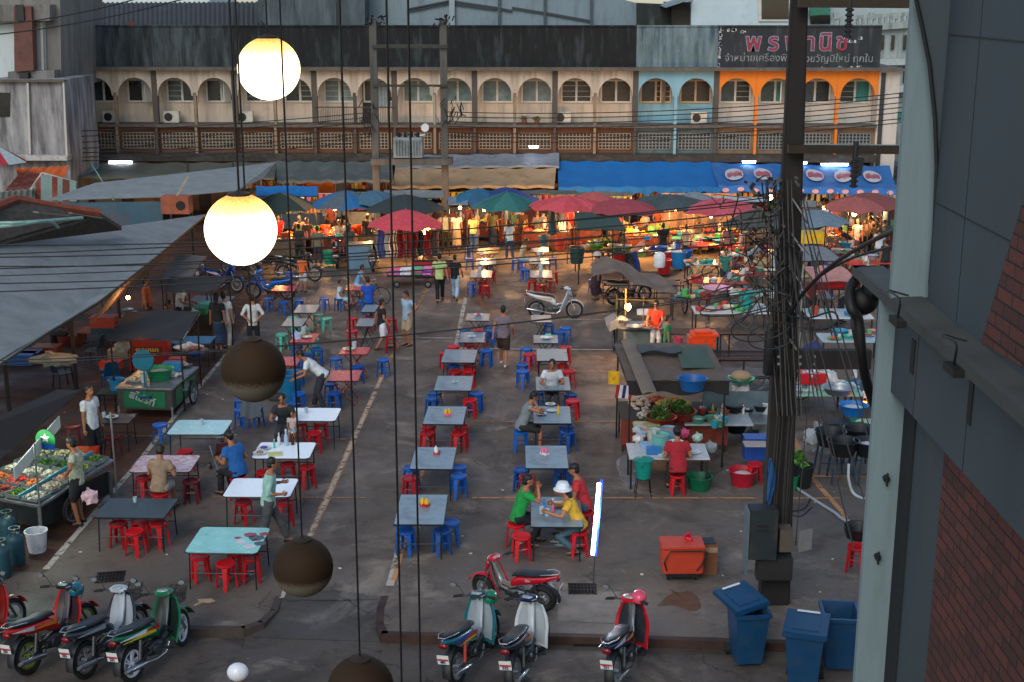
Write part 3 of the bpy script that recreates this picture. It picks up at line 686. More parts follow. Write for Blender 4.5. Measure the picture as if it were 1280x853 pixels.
# sign lettering
RED = M('#7e2234',.6,0,.2,3,.1,.2,'#3a1016'); CHALK = M('#7f8686',.9,0,.4,9,.1,.6,'#2c3134',dscale=5); LB = M('#6f8496',.8,0,.4,5,.1,.4,'#2c3134')
sg = thing('shop_sign','weathered black Thai shop sign with large red letters above the orange arches','sign',(0,YB-.13,0))
rot = (PI/2,0,0)
for px,ch,s_ in ((942,'พ',1.12),(967,'ร',1.1),(991,'พ',1.12),(1014,'า',1.12),(1032,'นิ',1.12),(1053,'ช',1.12)):
 p = V(px,54,YB-.15)
 text(ch,s_,LB,(p.x,.004,p.z),rot,'letter_outline',sg,.006,bold=.05)
 text(ch,s_,RED,(p.x,-.012,p.z),rot,'letter',sg,.006,bold=.012)
p = V(953,73,YB-.15); text('จำหน่ายเครื่องพิมพ์',.47,CHALK,(p.x,0,p.z),rot,'lettering',sg,.008,bold=.0)
p = V(1042,74,YB-.15); text('ของขวัญปีใหม่ ทุกใบ',.47,CHALK,(p.x,0,p.z),rot,'lettering',sg,.008,bold=.0)
b = MB()
for px,py,w_,h_ in ((902,36,3,6),(901,45,2.2,10),(900,57,2,12),(899,68,1.6,8),(915,38,14,1.2),(930,40,8,1),(898,82,1.5,5),(1070,85,12,1.5),(1084,86,9,1.2),(1064,52,10,.7),(1076,48,4,.8),(1030,86,5,1),(1050,85,6,.9)):
 for q in range(int(4+w_*h_/4)):
  p = V(px+RN.uniform(-w_,w_)/2,py+RN.uniform(-h_,h_)/2,YB-.15); s2 = RN.uniform(.02,.07)
  b.add([(p.x-s2,-.003,p.z-s2*.6),(p.x+s2,-.003,p.z-s2),(p.x+s2*.8,-.003,p.z+s2),(p.x-s2*.5,-.003,p.z+s2*1.2)],[(0,1,2,3)])
tag(b.done('peeling_paint',M('#a9b0b2',.9),sg,smooth=False),None,None,None,'stuff')
# ================================================================ buildings behind the row
def slab_px(b,pts,Y,d=.3,mi=0):       # vertical outline read off the photo at distance Y, with depth d
 P = [V(x,y,Y) for x,y in pts]; b.prismy([(p.x,p.z) for p in P],Y,Y+d,mi); return b
ZINC = M('#6c7c84',.55,.3,.2,2,.2,.45,'#3f484c',streak=True,dscale=2); ROOFD = M('#2b2b2a',.85,0,.35,1.2,.4,.4,'#4a4a46',dscale=2)
def corr(fn,nu,nv,amp=.05,per=.0):    # corrugated sheet
 def f(u,v):
  p = Vector(fn(u,v)); p.z += amp*(1 if int(round(u*nu)) % 2 else -1); return p
 return f
t = thing('warehouse','dark corrugated roofed shed behind the left end of the arcade row','building',(0,72,0))
A_,B_,C_,D_ = V(60,47,70),V(330,40,70),V(330,3,84),V(60,4,84)
b = MB(); b.sheet(corr(lambda u,v: A_.lerp(B_,u).lerp(D_.lerp(C_,u),v),90,3,.05),90,3,.03); o = b.done('roof',ROOFD,t,smooth=False); o.location = (0,-72,0)
b = MB(); p,q = V(70,40,70.2),V(330,40,70.2); b.bb((p.x,70.2,0),(q.x,70.5,p.z-.3)); o = b.done('wall',GREYW,t,smooth=False); o.location = (0,-72,0)
b = MB(); slab_px(b,[(152,33),(166,27),(169,33),(169,37),(152,36)],71.2,.2); o = b.done('roof_hatch',M('#7a3a22',.8,0,.3,3),t,smooth=False); o.location = (0,-72,0)
t = thing('pale_sliver_wall','pale flat building showing above the dark shed roof','building',(0,95,0)); b = MB(); slab_px(b,[(40,40),(40,-30),(260,-30),(262,3),(262,40)],95,8); o = b.done('wall',M('#b9c2bd',.9),t,smooth=False); o.location = (0,-95,0)  # added pale wall filling the bright sliver above the shed roof
t = thing('concrete_block','black streaked concrete building rising behind the parapet at left of centre','building',(0,74,0))
b = MB(); slab_px(b,[(322,60),(322,-40),(456,-40),(456,60)],74,10); o = b.done('wall',M('#4b5558',.9,0,.35,1.2,.3,.6,'#1d2426',streak=True,dscale=2),t,smooth=False); o.location = (0,-74,0)
b = MB(); slab_px(b,[(420,60),(420,-40),(425,-40),(425,60)],73.9,.1); o = b.done('downpipe',DARK,t,smooth=False); o.location = (0,-74,0)
t = thing('metal_hall','pale blue-grey sheet metal hall with gabled trusses behind the parapet','building',(0,75,0))
b = MB(); slab_px(b,[(456,60),(456,-2),(560,-20),(700,-20),(796,4),(797,60)],76,12); o = b.done('wall',ZINC,t,smooth=False); o.location = (0,-75,0)
for pts in ([(510,12),(560,2),(565,2),(620,10),(640,14)],[(640,10),(690,18),(740,27)],[(510,14),(560,4),(620,12)]):
 b = MB()
 for i in range(len(pts)-1): b.bar(V(*pts[i],75.9),V(*pts[i+1],75.9),.12)
 o = b.done('truss',M('#2c3438',.7),t,smooth=False); o.location = (0,-75,0)
for px in (565,624,681,739):
 b = MB(); b.bar(V(px,60,75.85),V(px,-20,75.85),.14 if px != 565 else .3); o = b.done('column',M('#39454a' if px != 565 else '#7e8a8e',.7),t,smooth=False); o.location = (0,-75,0)
t = thing('white_house','pale white rendered house above the grey-blue parapet','building',(0,74,0))
b = MB(); slab_px(b,[(864,60),(864,6),(880,-30),(1008,-30),(1008,60)],74,9); o = b.done('wall',M('#a9b8bd',.85,0,.08,1,.1,.2,'#7a8588'),t,smooth=False); o.location = (0,-74,0)
b = MB(); slab_px(b,[(948,27),(948,-20),(990,-20),(990,27)],73.9,.09); f = b.done('window',FRM,t,smooth=False); f.location = (0,-74,0)
b = MB(); slab_px(b,[(952,24),(952,-20),(986,-20),(986,24)],73.86,.03); b.done('pane',GLASS,f,smooth=False)
b = MB(); slab_px(b,[(828,8),(863,-6),(863,0),(832,10)],73.2,3); o = b.done('porch_roof',ZINC,t,smooth=False); o.location = (0,-74,0)
b = MB(); slab_px(b,[(797,60),(797,4),(840,6),(840,60)],75,5); tag(b.done('mouldy_wall',M('#1f2523',.9,0,.5,2,.3,.4,'#5b6462',streak=True),smooth=False),'low black mouldy wall between the metal hall and the white house','wall')
b = MB(); slab_px(b,[(840,60),(840,3),(864,3),(864,60)],74.5,5); tag(b.done('brown_shed',M('#3b3530',.9),smooth=False),'small brown shed under the porch roof of the white house','shed')
t = thing('green_roofed_house','house with a green awning strip seen right of the big pole','building',(0,84,0))
b = MB(); slab_px(b,[(1006,60),(1006,3),(1150,3),(1150,60)],84,6); o = b.done('wall',M('#8e9a98',.85),t,smooth=False); o.location = (0,-84,0)
b = MB(); slab_px(b,[(1012,20),(1014,8),(1038,4),(1038,18)],83.4,.4); o = b.done('awning',M('#2f6a55',.7),t,smooth=False); o.location = (0,-84,0)
b = MB(); slab_px(b,[(1013,30),(1013,21),(1038,19),(1038,30)],83.9,.08); o = b.done('window',GLASS,t,smooth=False); o.location = (0,-84,0)
t = thing('balustraded_building','grey ornate building with a balustraded roof terrace and tall narrow windows at the far right','building',(0,78,0))
SG = M('#8b9490',.85,0,.2,1.5,.2,.5,'#3b4340',streak=True,dscale=2)
b = MB(); slab_px(b,[(1040,200),(1040,38),(1094,36),(1200,26),(1200,200)],78,10); o = b.done('wall',SG,t,smooth=False); o.location = (0,-78,0)
b = MB()
for px in range(1044,1180,7): b.bar(V(px,37-(px-1040)*.09,77.8),V(px,22-(px-1040)*.06,77.8),.16)
b.bar(V(1040,24,77.8),V(1190,14,77.8),.2); b.bar(V(1040,38,77.8),V(1190,27,77.8),.35)
o = b.done('balustrade',SG,t,smooth=False); o.location = (0,-78,0)
b = MB()
for px in (1045,1090,1118): b.bar(V(px,24,77.8),V(px,16,77.8),.3)
o = b.done('finial',SG,t,smooth=False); o.location = (0,-78,0)
for y0,y1 in ((44,62),(84,104),(118,128)):
 for px in (1103,1116,1131,1145):
  p,q = V(px-2.6,y1,77.9),V(px+2.6,y0,77.9); b = MB(); b.bb((p.x,77.85,p.z),(q.x,77.95,q.z)); o = b.done('window',GLASS,t,smooth=False); o.location = (0,-78,0)
for yy in (78,112):
 b = MB(); b.bar(V(1094,yy,77.7),V(1190,yy-2,77.7),.5,.35); o = b.done('ledge',M('#9aa39e',.8),t,smooth=False); o.location = (0,-78,0)
b = MB(); b.sheet(lambda u,v: V(1116+u*60,140+v*12,75-v*3),4,3,.03); tag(b.done('green_awning',M('#2d6e56',.8)),'green cloth awning at the right end behind the shophouse row','awning')
# left end buildings
t = thing('concrete_stair_tower','weathered concrete stair tower with white panels and a brown column at the top left corner','building',(0,60,0))
def lp(nm,pts,Y,d,mat):
 b = MB(); slab_px(b,pts,Y,d); o = b.done(nm,mat,t,smooth=False); o.location = (0,-60,0); return o
lp('wall',[(-60,112),(-60,-60),(74,-60),(77,112)],61,6,GREYW)
lp('panel',[(-30,99),(-30,28),(56,27),(58,94)],60.9,.08,M('#a9b3b2',.8,0,.1,1,.1,.3,'#6d7476',streak=True))
lp('ledge',[(-30,28),(-30,6),(62,6),(62,26)],60.3,.7,GREYW); lp('ledge',[(10,101),(10,90),(68,88),(68,99)],60.3,.7,GREYW)
lp('column',[(18,90),(17,8),(39,8),(42,88)],60.1,.5,M('#5b3a32',.8,0,.2,3,.1,.4,'#3a2420')); lp('opening',[(19,26),(19,6),(29,6),(30,26)],60.0,.06,DARK); lp('opening',[(24,101),(24,91),(35,91),(35,101)],60.0,.3,DARK)
lp('downpipe',[(52,92),(50,28),(53,28),(55,92)],60.7,.1,WHITEW)
t = thing('stained_wall_house','flat roofed house with a black-streaked pale wall below the stair tower','building',(0,60,0))
lp('wall',[(-60,240),(-60,101),(80,100),(88,195),(88,240)],59,4,M('#8e8d8c',.9,0,.35,1.4,.3,.75,'#34302f',streak=True,dscale=2.2))
lp('window',[(-10,146),(-10,116),(12,116),(12,146)],58.95,.06,GLASS); lp('ledge',[(-60,201),(-60,195),(84,195),(84,201)],58.5,.6,M('#a5a49c',.9,0,.2,3,.2,.5,'#4a4844'))
lp('downpipe',[(36,193),(33,104),(35.5,104),(38.5,193)],58.85,.1,WHITEW); lp('downpipe',[(82,194),(78,102),(80,102),(84.5,194)],58.85,.1,WHITEW)
lp('roof_edge',[(-60,103),(-60,100),(80,100),(80,103)],58.8,.3,CONC)
t = thing('narrow_stair_house','narrow grey house with louvred blocks squeezed in beside the stair tower','building',(0,60,0))
lp('wall',[(76,200),(76,40),(98,39),(104,200)],66.5,4,M('#3f4640',.9,0,.3,2,.3,.5,'#22261f',streak=True)); lp('louvre',[(80,96),(79,82),(97,82),(98,96)],66.4,.08,LATTG)
lp('parapet',[(77,79),(77,42),(97,42),(98,79)],66.2,.1,M('#58645c',.9,0,.3,2,.3,.5,'#262c26',streak=True))
# ================================================================ awnings along the row
def awn(name,label,tl,tr,br,bl,mat,Yt,Yb,val=.25,sag=.12,nu=24,scal=0,cat='awning',vm=None,posts=3):
 a,c,d,e = V(*tl,Yt),V(*tr,Yt),V(*br,Yb),V(*bl,Yb); ori = Vector(((a.x+c.x)/2,Yb,0))
 t = thing(name,label,cat,ori)
 def f(u,v):
  p = a.lerp(c,u).lerp(e.lerp(d,u),v)-ori; p.z -= sag*math.sin(PI*v)*(.6+.4*math.sin(u*nu*.9)); p.z += .03*math.sin(u*40+v*3); return p
 b = MB(); b.sheet(f,nu*2,6,.02); b.done('canopy',mat,t)
 if val:
  def g(u,v):
   p = f(u,1); p.y -= .02; p.z -= v*val*(1-.45*scal*(.5+.5*math.cos(u*2*PI*scal*10))); p.y += .03*math.sin(u*60); return p
  b = MB(); b.sheet(g,nu*4,2,.012); b.done('valance',vm or mat,t)
 for i in range(posts):
  u = (i+.15)/(posts-.7) if posts > 1 else .5; p = f(min(u,1),.97)
  b = MB(); b.tube([(p.x,p.y,0),(p.x,p.y,p.z)],.04,6); b.done('post',MT('#4a4a48'),t)
 return t,f
ABLUE = M('#0a5f9c',.75,0,.12,.8,.1,.15,'#1b3a5a',dscale=1.2); ABLUE2 = M('#1f5a92',.75,0,.2,.8,.15,.35,'#5d7186',dscale=1.2)
AGREY = M('#4a5250',.8,0,.2,.8,.2,.35,'#6d716c',dscale=1.2); ABEI = M('#8f7a5c',.8,0,.2,.9,.25,.35,'#5d4a35',dscale=1.5)
awn('blue_awning','long bright blue canvas awning with scalloped edge below the blue and cream shophouses',(697,202),(888,203),(900,234),(698,234),ABLUE,65.2,61,.4,scal=1)
t,f = awn('printed_awning','blue awning printed with pale ovals below the orange arches',(888,204),(1112,208),(1122,236),(898,232),ABLUE2,65.0,61,.35,scal=.6,vm=M('#2060a8',.75,0,.2,1,.1,.2))
PINK = M('#9a5a66',.85,0,.2,6); PALE = M('#a9a7ac',.85,0,.15,4)
for i,u in enumerate((.11,.27,.42,.56,.72,.88)):
 b = MB(); P = []
 for k in range(20):
  a = 2*PI*k/20; p = f(u+.05*math.cos(a),.5+.27*math.sin(a)); p.z += .09; p.y -= .05; P.append(p)
 c = sum(P,Vector())/20; b.add([c]+P,[(0,1+k,1+(k+1) % 20) for k in range(20)])
 rr = []
 for w2 in range(26):
  q = w2/25; p = f(u-.038+.076*q,.5+.12*math.sin(w2*1.9)); p.z += .115; p.y -= .06; rr.append(p)
 b.tube(rr,.035,4,1); b.done('emblem',[PALE,PINK],t,smooth=False)
for i in range(12):
 b = MB(); u = (i+.5)/12; P = []
 for k in range(10):
  a = 2*PI*k/10; p = f(u,1); P.append(p+Vector((.16*math.cos(a),-.06,-.17+.1*math.sin(a))))
 b.add(P,[list(range(10))]); b.done('badge',M('#b58d94',.85),t,smooth=False)
awn('grey_metal_awning','grey metal awning strip above the beige canvas behind the transformer',(494,195),(699,192),(699,207),(494,209),M('#79828a',.6,.2,.2,3,.2,.5,'#4f4438',dscale=3),65.3,63.6,.1)
awn('beige_awning','sagging beige canvas awning hanging below the grey metal strip',(494,211),(695,211),(693,232),(490,233),ABEI,63.4,61.2,.12)
awn('grey_awning','dull grey-green canvas awning under the cream arches left of centre',(343,202),(490,203),(492,225),(346,226),AGREY,64.8,61,.12)
awn('olive_awning','olive grey canvas awning under the left end of the arcade row',(82,205),(345,203),(343,222),(78,221),M('#4a4c40',.85,0,.2,.8,.2,.35,'#64665c'),64.8,60,.1)
awn('orange_awning','small bright orange canvas awning at the far left',(20,211),(86,208),(78,222),(22,218),M('#b4501a',.8,0,.15,1,.1,.2),58.2,56.5,.05,posts=2)
# fluorescent tubes on the facade
TUBEM = EM('#dfe6ff',9)
for px,py,L_,lab in ((151,203,1.1,'lit fluorescent tube over the olive awning at left'),(1043,206,1.25,'lit fluorescent tube above the printed blue awning right of the pole'),(936,203,.6,'short lit tube at the left end of the printed blue awning'),(667,184,.4,'small white tube light on the lower ledge near the blue shophouse'),(1004,204,.3,'small lit tube beside the big pole above the printed awning')):
 p = V(px,py,64.6); t = thing('tube_light',lab,'tube light',p)
 b = MB(); b.tube([(-L_/2,-.07,0),(L_/2,-.07,0)],.045,8); b.done('tube',TUBEM,t); b = MB(); b.box((0,0,.05),(L_+.1,.09,.05)); b.done('fitting',WHT,t)
# ================================================================ left side roofs
def roof_poly(name,label,pts,mat,thick=.03,posts=(),cat='roof',ph=None,edge=None):
 P = [p if isinstance(p,Vector) else G(*p) for p in pts]; o0 = Vector((P[0].x,P[0].y,0)); t = thing(name,label,cat,o0); n = len(P); b = MB()
 vs = [p-o0 for p in P]+[p-o0-Vector((0,0,thick)) for p in P]
 b.add(vs,[list(range(n)),[n+i for i in range(n)][::-1]]+[(i,n+i,n+(i+1) % n,(i+1) % n) for i in range(n)]); b.done('sheeting',mat,t,smooth=False)
 for (x,y,h) in posts:
  p = gxy(x,y); b = MB(); b.tube([(p.x-o0.x,p.y-o0.y,0),(p.x-o0.x,p.y-o0.y,h)],.055,6); b.done('post',M('#2c2622',.85,0,.3,4),t)
 return t
SHADE = M('#6f7473',.8,0,.16,1.6,.25,.45,'#565b5a',dscale=1.1)
zs = 3.0
C0 = G(0,303,4.0); C1 = Vector((C0.x-9,C0.y+1,4.9)); C2 = Vector((G(0,452,zs).x-11,G(0,452,zs).y-8,4.6)); B0 = G(0,452,zs); B1 = G(-160,560,zs-.05)
big = roof_poly('shade_roof','huge blue-grey shade cloth roof stretched over the stalls at left',[G(257,268,zs),G(150,283,zs+.5),C0,C1,C2,B1,B0,G(60,414,zs-.06),G(122,377,zs),G(165,344,zs),G(212,306,zs)][::-1],SHADE,posts=((15,545,2.9),(96,486,2.85),(152,432,2.9),(188,395,2.9),(243,336,2.9)))
# rafter and hanging hem of the shade roof
oo = big.location; b = MB(); hp = [G(257,268,zs),G(212,306,zs),G(165,344,zs),G(122,377,zs),G(60,414,zs-.06),B0,B1]
for i in range(len(hp)-1): b.bar(hp[i]-oo-Vector((.05,0,.06)),hp[i+1]-oo-Vector((.05,0,.06)),.06,.09)
b.done('edge_beam',M('#1d1a18',.8),big,smooth=False)
b = MB(); b.sheet(lambda u,v: G(250-u*85,285+u*75,2.95)-oo+Vector((-.4-v*.8,0,-v*1.0)),10,4,.02); b.done('hanging_sheet',M('#5d4636',.9,0,.25,2,.3),big)
roof_poly('tin_roof','long grey sheet roof behind the big shade cloth at left',[G(58,250,3.7),G(118,229,3.8),G(345,203,3.8),G(330,222,3.5),G(296,238,3.5),G(207,246,3.5)][::-1],M('#757a78',.7,0,.15,1.5,.2,.5,'#5f625e',streak=False),posts=((296,300,3.4),(240,300,3.4)))
t = thing('blue_grey_wall','faded blue-grey rusty sheet wall under the long tin roof','wall',gxy(130,268,3)); p0,p1 = G(75,252,3.6),G(205,250,3.5); o0 = t.location
b = MB(); b.add([p0-o0-Vector((0,.3,.02)),p1-o0-Vector((0,.3,.02)),p1-o0+Vector((0,-.3,-1.9)),p0-o0+Vector((0,-.3,-1.9))],[(3,2,1,0)]); b.add([p0-o0-Vector((0,.22,.02)),p1-o0-Vector((0,.22,.02)),p1-o0+Vector((0,-.22,-1.9)),p0-o0+Vector((0,-.22,-1.9))],[(0,1,2,3)]); b.done('sheet',M('#3f5c68',.7,.1,.25,1.2,.2,.4,'#6a3a28',dscale=1.1),t,smooth=False)
roof_poly('shingle_roof','dark grey brown gravelly roof littered with planks and pipes at left',[G(-120,290,4.3),G(-40,262,5.0),G(20,251,5.0),G(125,266,4.4),G(152,283,3.7),G(0,301,4.15),G(-120,318,4.15)][::-1],M('#35312d',.95,0,.35,6,.8,.5,'#4c4843',dscale=5),.12,cat='roof')
t = thing('ridge_tiles','line of reddish ridge tiles running down the dark roof','roof ridge',G(20,251,5.0)); b = MB(); b.tube([Vector((0,0,.05)),G(64,257,4.75)-t.location,G(125,266,4.45)-t.location],.12,6); b.tube([Vector((0,0,.05)),G(-30,268,4.9)-t.location],.12,6); b.done('tiles',M('#6b3726',.9,0,.3,5),t)
for (a,c,lab,col,r_) in ((G(45,270,4.75),G(85,274,4.5),'long weathered plank lying on the dark gravelly roof','#6b5e4c',.07),(G(88,271,4.5),G(126,277,4.2),'shorter thin plank lying on the dark roof near the sheet wall','#6a6050',.05)):
 b = MB(); b.bar(a-a+Vector((0,0,.1)),c-a+Vector((0,0,.1)),r_*3,.04); o = b.done('plank',M(col,.9),smooth=False); o.location = a; tag(o,lab,'plank')
for pts,lab in (([(-20,284,4.6),(30,283,4.65),(103,277,4.4)],'pale blue pipe lying straight across the dark roof'),([(-20,290,4.5),(20,286,4.6),(60,281,4.6),(73,289,4.2)],'pale green bent hose lying across the dark roof')):
 P = [G(*p)+Vector((0,0,.1)) for p in pts]; b = MB(); b.tube([p-P[0] for p in spline(P,5)],.05,6); o = b.done('pipe',PL('#6f8f86'),smooth=True); o.location = P[0]; tag(o,lab,'pipe')
# rusty corrugated shed
t = thing('rusty_shed','small rusty corrugated shed with patched blue and rust wall strips at left','shed',(0,0,0))
RUST = M('#6a2b20',.8,.1,.3,2,.3,.5,'#8a6a4a',dscale=2); GRN = M('#6f8480',.7,.1,.2,2,.2,.4,'#4a504a',streak=True)
a0,a1,a2,a3 = V(4,240,53),V(36,242,52.5),V(53,218,55),V(25,216,55.5)
b = MB(); b.sheet(corr(lambda u,v: a0.lerp(a1,u).lerp(a3.lerp(a2,u),v),16,2,.03),16,2,.03); b.done('roof',RUST,t,smooth=False)
b = MB(); b.sheet(corr(lambda u,v: V(-20+u*60,250-v*9-u*4,52-v*.2),16,2,.03),16,2,.03); b.done('lower_roof',M('#77807c',.8,.1,.2,2,.3,.4,'#5a3a2c'),t,smooth=False)
xs = [32,44,51,58,65,72,78,87,95]
for i in range(8):
 x0,x1 = xs[i],xs[i+1]; tp = lambda x: 240-(x-32)*1.1 if x < 53 else 217+(x-53)*.24
 b = MB(); q = [V(x0,252,53),V(x1,252,53),V(x1,tp(x1)+1,53),V(x0,tp(x0)+1,53)]; b.prismy([(p.x,p.z) for p in q],53,53.1); b.done('wall_strip',[GRN,RUST,GRN,GRN,RUST,GRN,M('#5a3424',.85,0,.3,3),GRN][i],t,smooth=False)
b = MB(); b.bar(V(36,242,52.4),V(53,217,54.9),.1); b.bar(V(53,217,54.9),V(95,229,53.2),.1); b.done('edge_trim',M('#a59c8a',.8),t,smooth=False)
for o in t.children: o.location = (0,0,0)
t2 = thing('striped_parasol','red and white striped parasol at the left edge below the stained wall','parasol',V(-6,200,56)-Vector((0,0,1.2)))
b = MB(); b.lathe([(1.3,1.1),(.0,1.9)],(0,0,0),8); b.f = b.f[:8]; b.m = [i % 2 for i in range(8)]; b.done('canopy',[CL('#8a2430'),CL('#9aa6a4')],t2,smooth=False); b = MB(); b.tube([(0,0,-3),(0,0,1.88)],.04,6); b.done('pole',DARK,t2)
# wooden crate thing on the tin roof edge
t = thing('loudspeaker_crate','orange-brown wooden box with a round opening perched at the edge of the shade cloth','box',G(222,268,3.1)); b = MB(); b.box((0,0,.35),(.95,.6,.6)); b.done('box',M('#8a4a30',.8,0,.3,3),t,smooth=False); b = MB(); b.lathe([(.16,0),(.16,-.03),(0,-.03)],(.2,-.3,.35),14,axis='Y'); b.done('opening',BLK,t)
b = MB(); b.bar((0,0,.6),(.4,.2,1.3),.06); b.done('prop',M('#9a8a6c',.8),t,smooth=False)
# ================================================================ foreground building on the right
X0 = 2.2
WALL = M('#343f45',.7,0,.22,1.6,.12,.5,'#414340',streak=True,dscale=1.8); WALL_LIT = M('#6a7d82',.75,0,.12,2,.1,.4,'#55605f',streak=True,dscale=2.5)  # second tone: same wall with open-sky light painted in
BRK = None
def brick_mat():
 m = bpy.data.materials.new('brick'); m.use_nodes = True; n = m.node_tree.nodes; L = m.node_tree.links; b = n['Principled BSDF']
 tc = n.new('ShaderNodeTexCoord'); sx = n.new('ShaderNodeSeparateXYZ'); cb = n.new('ShaderNodeCombineXYZ'); L.new(tc.outputs['Object'],sx.inputs[0]); L.new(sx.outputs['Y'],cb.inputs['X']); L.new(sx.outputs['Z'],cb.inputs['Y'])
 br = n.new('ShaderNodeTexBrick'); br.inputs['Scale'].default_value = 1; br.inputs['Brick Width'].default_value = .2; br.inputs['Row Height'].default_value = .068; br.inputs['Mortar Size'].default_value = .006
 br.inputs['Color1'].default_value = (*lin('#683226'),1); br.inputs['Color2'].default_value = (*lin('#48241b'),1); br.inputs['Mortar'].default_value = (*lin('#160e0c'),1); L.new(cb.outputs[0],br.inputs['Vector'])
 no = n.new('ShaderNodeTexNoise'); no.inputs['Scale'].default_value = 30; L.new(tc.outputs['Object'],no.inputs['Vector']); mx = n.new('ShaderNodeMix'); mx.data_type = 'RGBA'; mx.blend_type = 'MULTIPLY'; mx.inputs[0].default_value = .6
 L.new(br.outputs['Color'],mx.inputs[6]); L.new(no.outputs[0],mx.inputs[7]); L.new(mx.outputs[2],b.inputs['Base Color']); b.inputs['Roughness'].default_value = .8
 bp = n.new('ShaderNodeBump'); bp.inputs['Strength'].default_value = .8; bp.inputs['Distance'].default_value = .01; bp.invert = True; L.new(br.outputs['Fac'],bp.inputs['Height']); L.new(bp.outputs[0],b.inputs['Normal']); return m
BRICK = brick_mat()
fb = thing('street_building','grey rendered building with brick panels and a rounded ledge filling the right of the view','building',(X0,9,-.15))
OF = Vector((X0,9,-.15))
def fpart(b,nm,mat,**k):
 b.v = [v-OF for v in b.v]; return b.done(nm,mat,fb,**k)
pe = VX(1103,853,X0)          # far vertical edge of the main wall
YE = VX(1128,670,X0).y
YU = VX(1173,200,X0).y; zsp = VX(1160,375,X0).z-.03
b = MB(); b.bb((X0,-3,-.15),(X0+3,YE,zsp)); b.bb((X0,-3,zsp),(X0+3,YU,20)); fpart(b,'wall',WALL,smooth=False)
# end pilaster past the wall end; lighter wall copy paints in open-sky light
pyl = YE+.12; xa = V(1070,853,pyl).x; xb = V(1127,853,pyl).x
b = MB(); b.bb((V(1098,426,pyl).x,pyl,-.15),(X0+.05,pyl+.05,zsp)); fpart(b,'pilaster',WALL_LIT,smooth=False)
b = MB(); b.bb((V(1126,200,YU+.1).x,YU+.1,zsp+.01),(X0+.4,YU+.15,20)); fpart(b,'pilaster',WALL_LIT,smooth=False)
b = MB(); b.bb((X0-.012,YE-.11,-.15),(X0+.3,YE+.119,zsp-.01)); fpart(b,'shadow_joint',M('#15171a',.8),smooth=False)
# curved hood above
yh = VX(1168,250,X0-.0).y
XB = X0-.1; zt = VX(1280,470,X0).z; PJ = .2; zq = VX(1280,521,X0-PJ+.02).z
prof = [(X0-.002,zt)]+[(X0-PJ+.06+.06*math.cos(PI*.5+PI*.5*i/6),zt-.055+.05*math.sin(PI*.5+PI*.5*i/6)) for i in range(7)]+[(X0-PJ,zq+.03),(X0-PJ+.03,zq),(X0-.002,zq)]
yend = VX(1078,372,X0-.12).y
b = MB(); b.prismy(prof[::-1],-3,yend); fpart(b,'ledge',M('#3b3d3b',.8,0,.15,2,.15,.4,'#2a2622',dscale=3),ang=60)
zbot = VX(1192,578,XB).z
b = MB(); b.bb((XB,-3,zbot),(X0+.5,VX(1092,455,XB).y,zq+.02)); fpart(b,'fascia_band',WALL,smooth=False)
# recessed vertical slots and brick panels on the wall
def wallrect(px0,py0,px1,py1,px2,py2,px3,py3,nm,mat,d=.012):
 P = [VX(px0,py0,X0),VX(px1,py1,X0),VX(px2,py2,X0),VX(px3,py3,X0)]; n = 4
 vs = [Vector((X0-d,p.y,p.z)) for p in P]+[Vector((X0+.02,p.y,p.z)) for p in P]
 b = MB(); b.add(vs,[(0,1,2,3),(0,4,5,1),(1,5,6,2),(2,6,7,3),(3,7,4,0)]); return fpart(b,nm,mat,smooth=False)
p = VX(1171,715,X0)
b = MB(); b.bb((X0-.014,-3,-.15),(X0+.02,p.y,zbot-.004)); fpart(b,'brick_panel',BRICK,smooth=False)
def slot(px,y0,y1,w):
 a = VX(px,y0,XB); c = VX(px,y1,XB); b = MB(); b.bb((XB-.006,a.y-w,c.z),(XB+.01,a.y+w,a.z)); fpart(b,'slot',BLK,smooth=False)
slot(1216,476,535,.03); slot(1143,425,470,.035)
SEAM = M('#1d2529',.8)
for yy in (8.1,7.2,6.3,5.4): b = MB(); b.bb((XB-.002,yy,zbot),(XB+.01,yy+.008,zq)); fpart(b,'panel_seam',SEAM,smooth=False)
for yy in (7.9,6.9): b = MB(); b.bb((X0-.002,yy,zt),(X0+.01,yy+.008,14)); fpart(b,'panel_seam',SEAM,smooth=False)
for k in range(4): b = MB(); b.bb((X0-.003,-3,zt+.55+k*.9),(X0+.01,YU-.01,zt+.558+k*.9)); fpart(b,'panel_seam',SEAM,smooth=False)
# upper brick arch panel beyond the curved edge
b = MB(); pts = []
q0 = VX(1281,250,X0); q1 = VX(1228,428,X0); q2 = VX(1281,460,X0)
b.add([(X0-.008,q0.y,q0.z),(X0-.008,q1.y,q1.z),(X0-.008,q2.y,q2.z),(X0-.008,q2.y-2,q2.z),(X0-.008,q2.y-2,q0.z+1.2),(X0-.008,q0.y-.3,q0.z+.5)],[(0,1,2,3,4,5)]); fpart(b,'brick_panel',BRICK,smooth=False)
# curved hood plate in front of the lightened pilaster
yp = YU+.03; b = MB(); P = [(1143,-10),(1152,30),(1162,80),(1169,150),(1171,210),(1168,290),(1163,352),(1163,380),(1300,380),(1300,-10)]
Q = [V(x,y,yp) for x,y in P]; b.prismy([(q.x,q.z) for q in Q],yp-.02,yp+.02); fpart(b,'curved_hood',WALL,smooth=False)
Q = [V(x,y,yp-.03) for x,y in P[:8]]; b = MB(); b.tube(Q,.012,6); fpart(b,'hood_edge',M('#101214',.7))
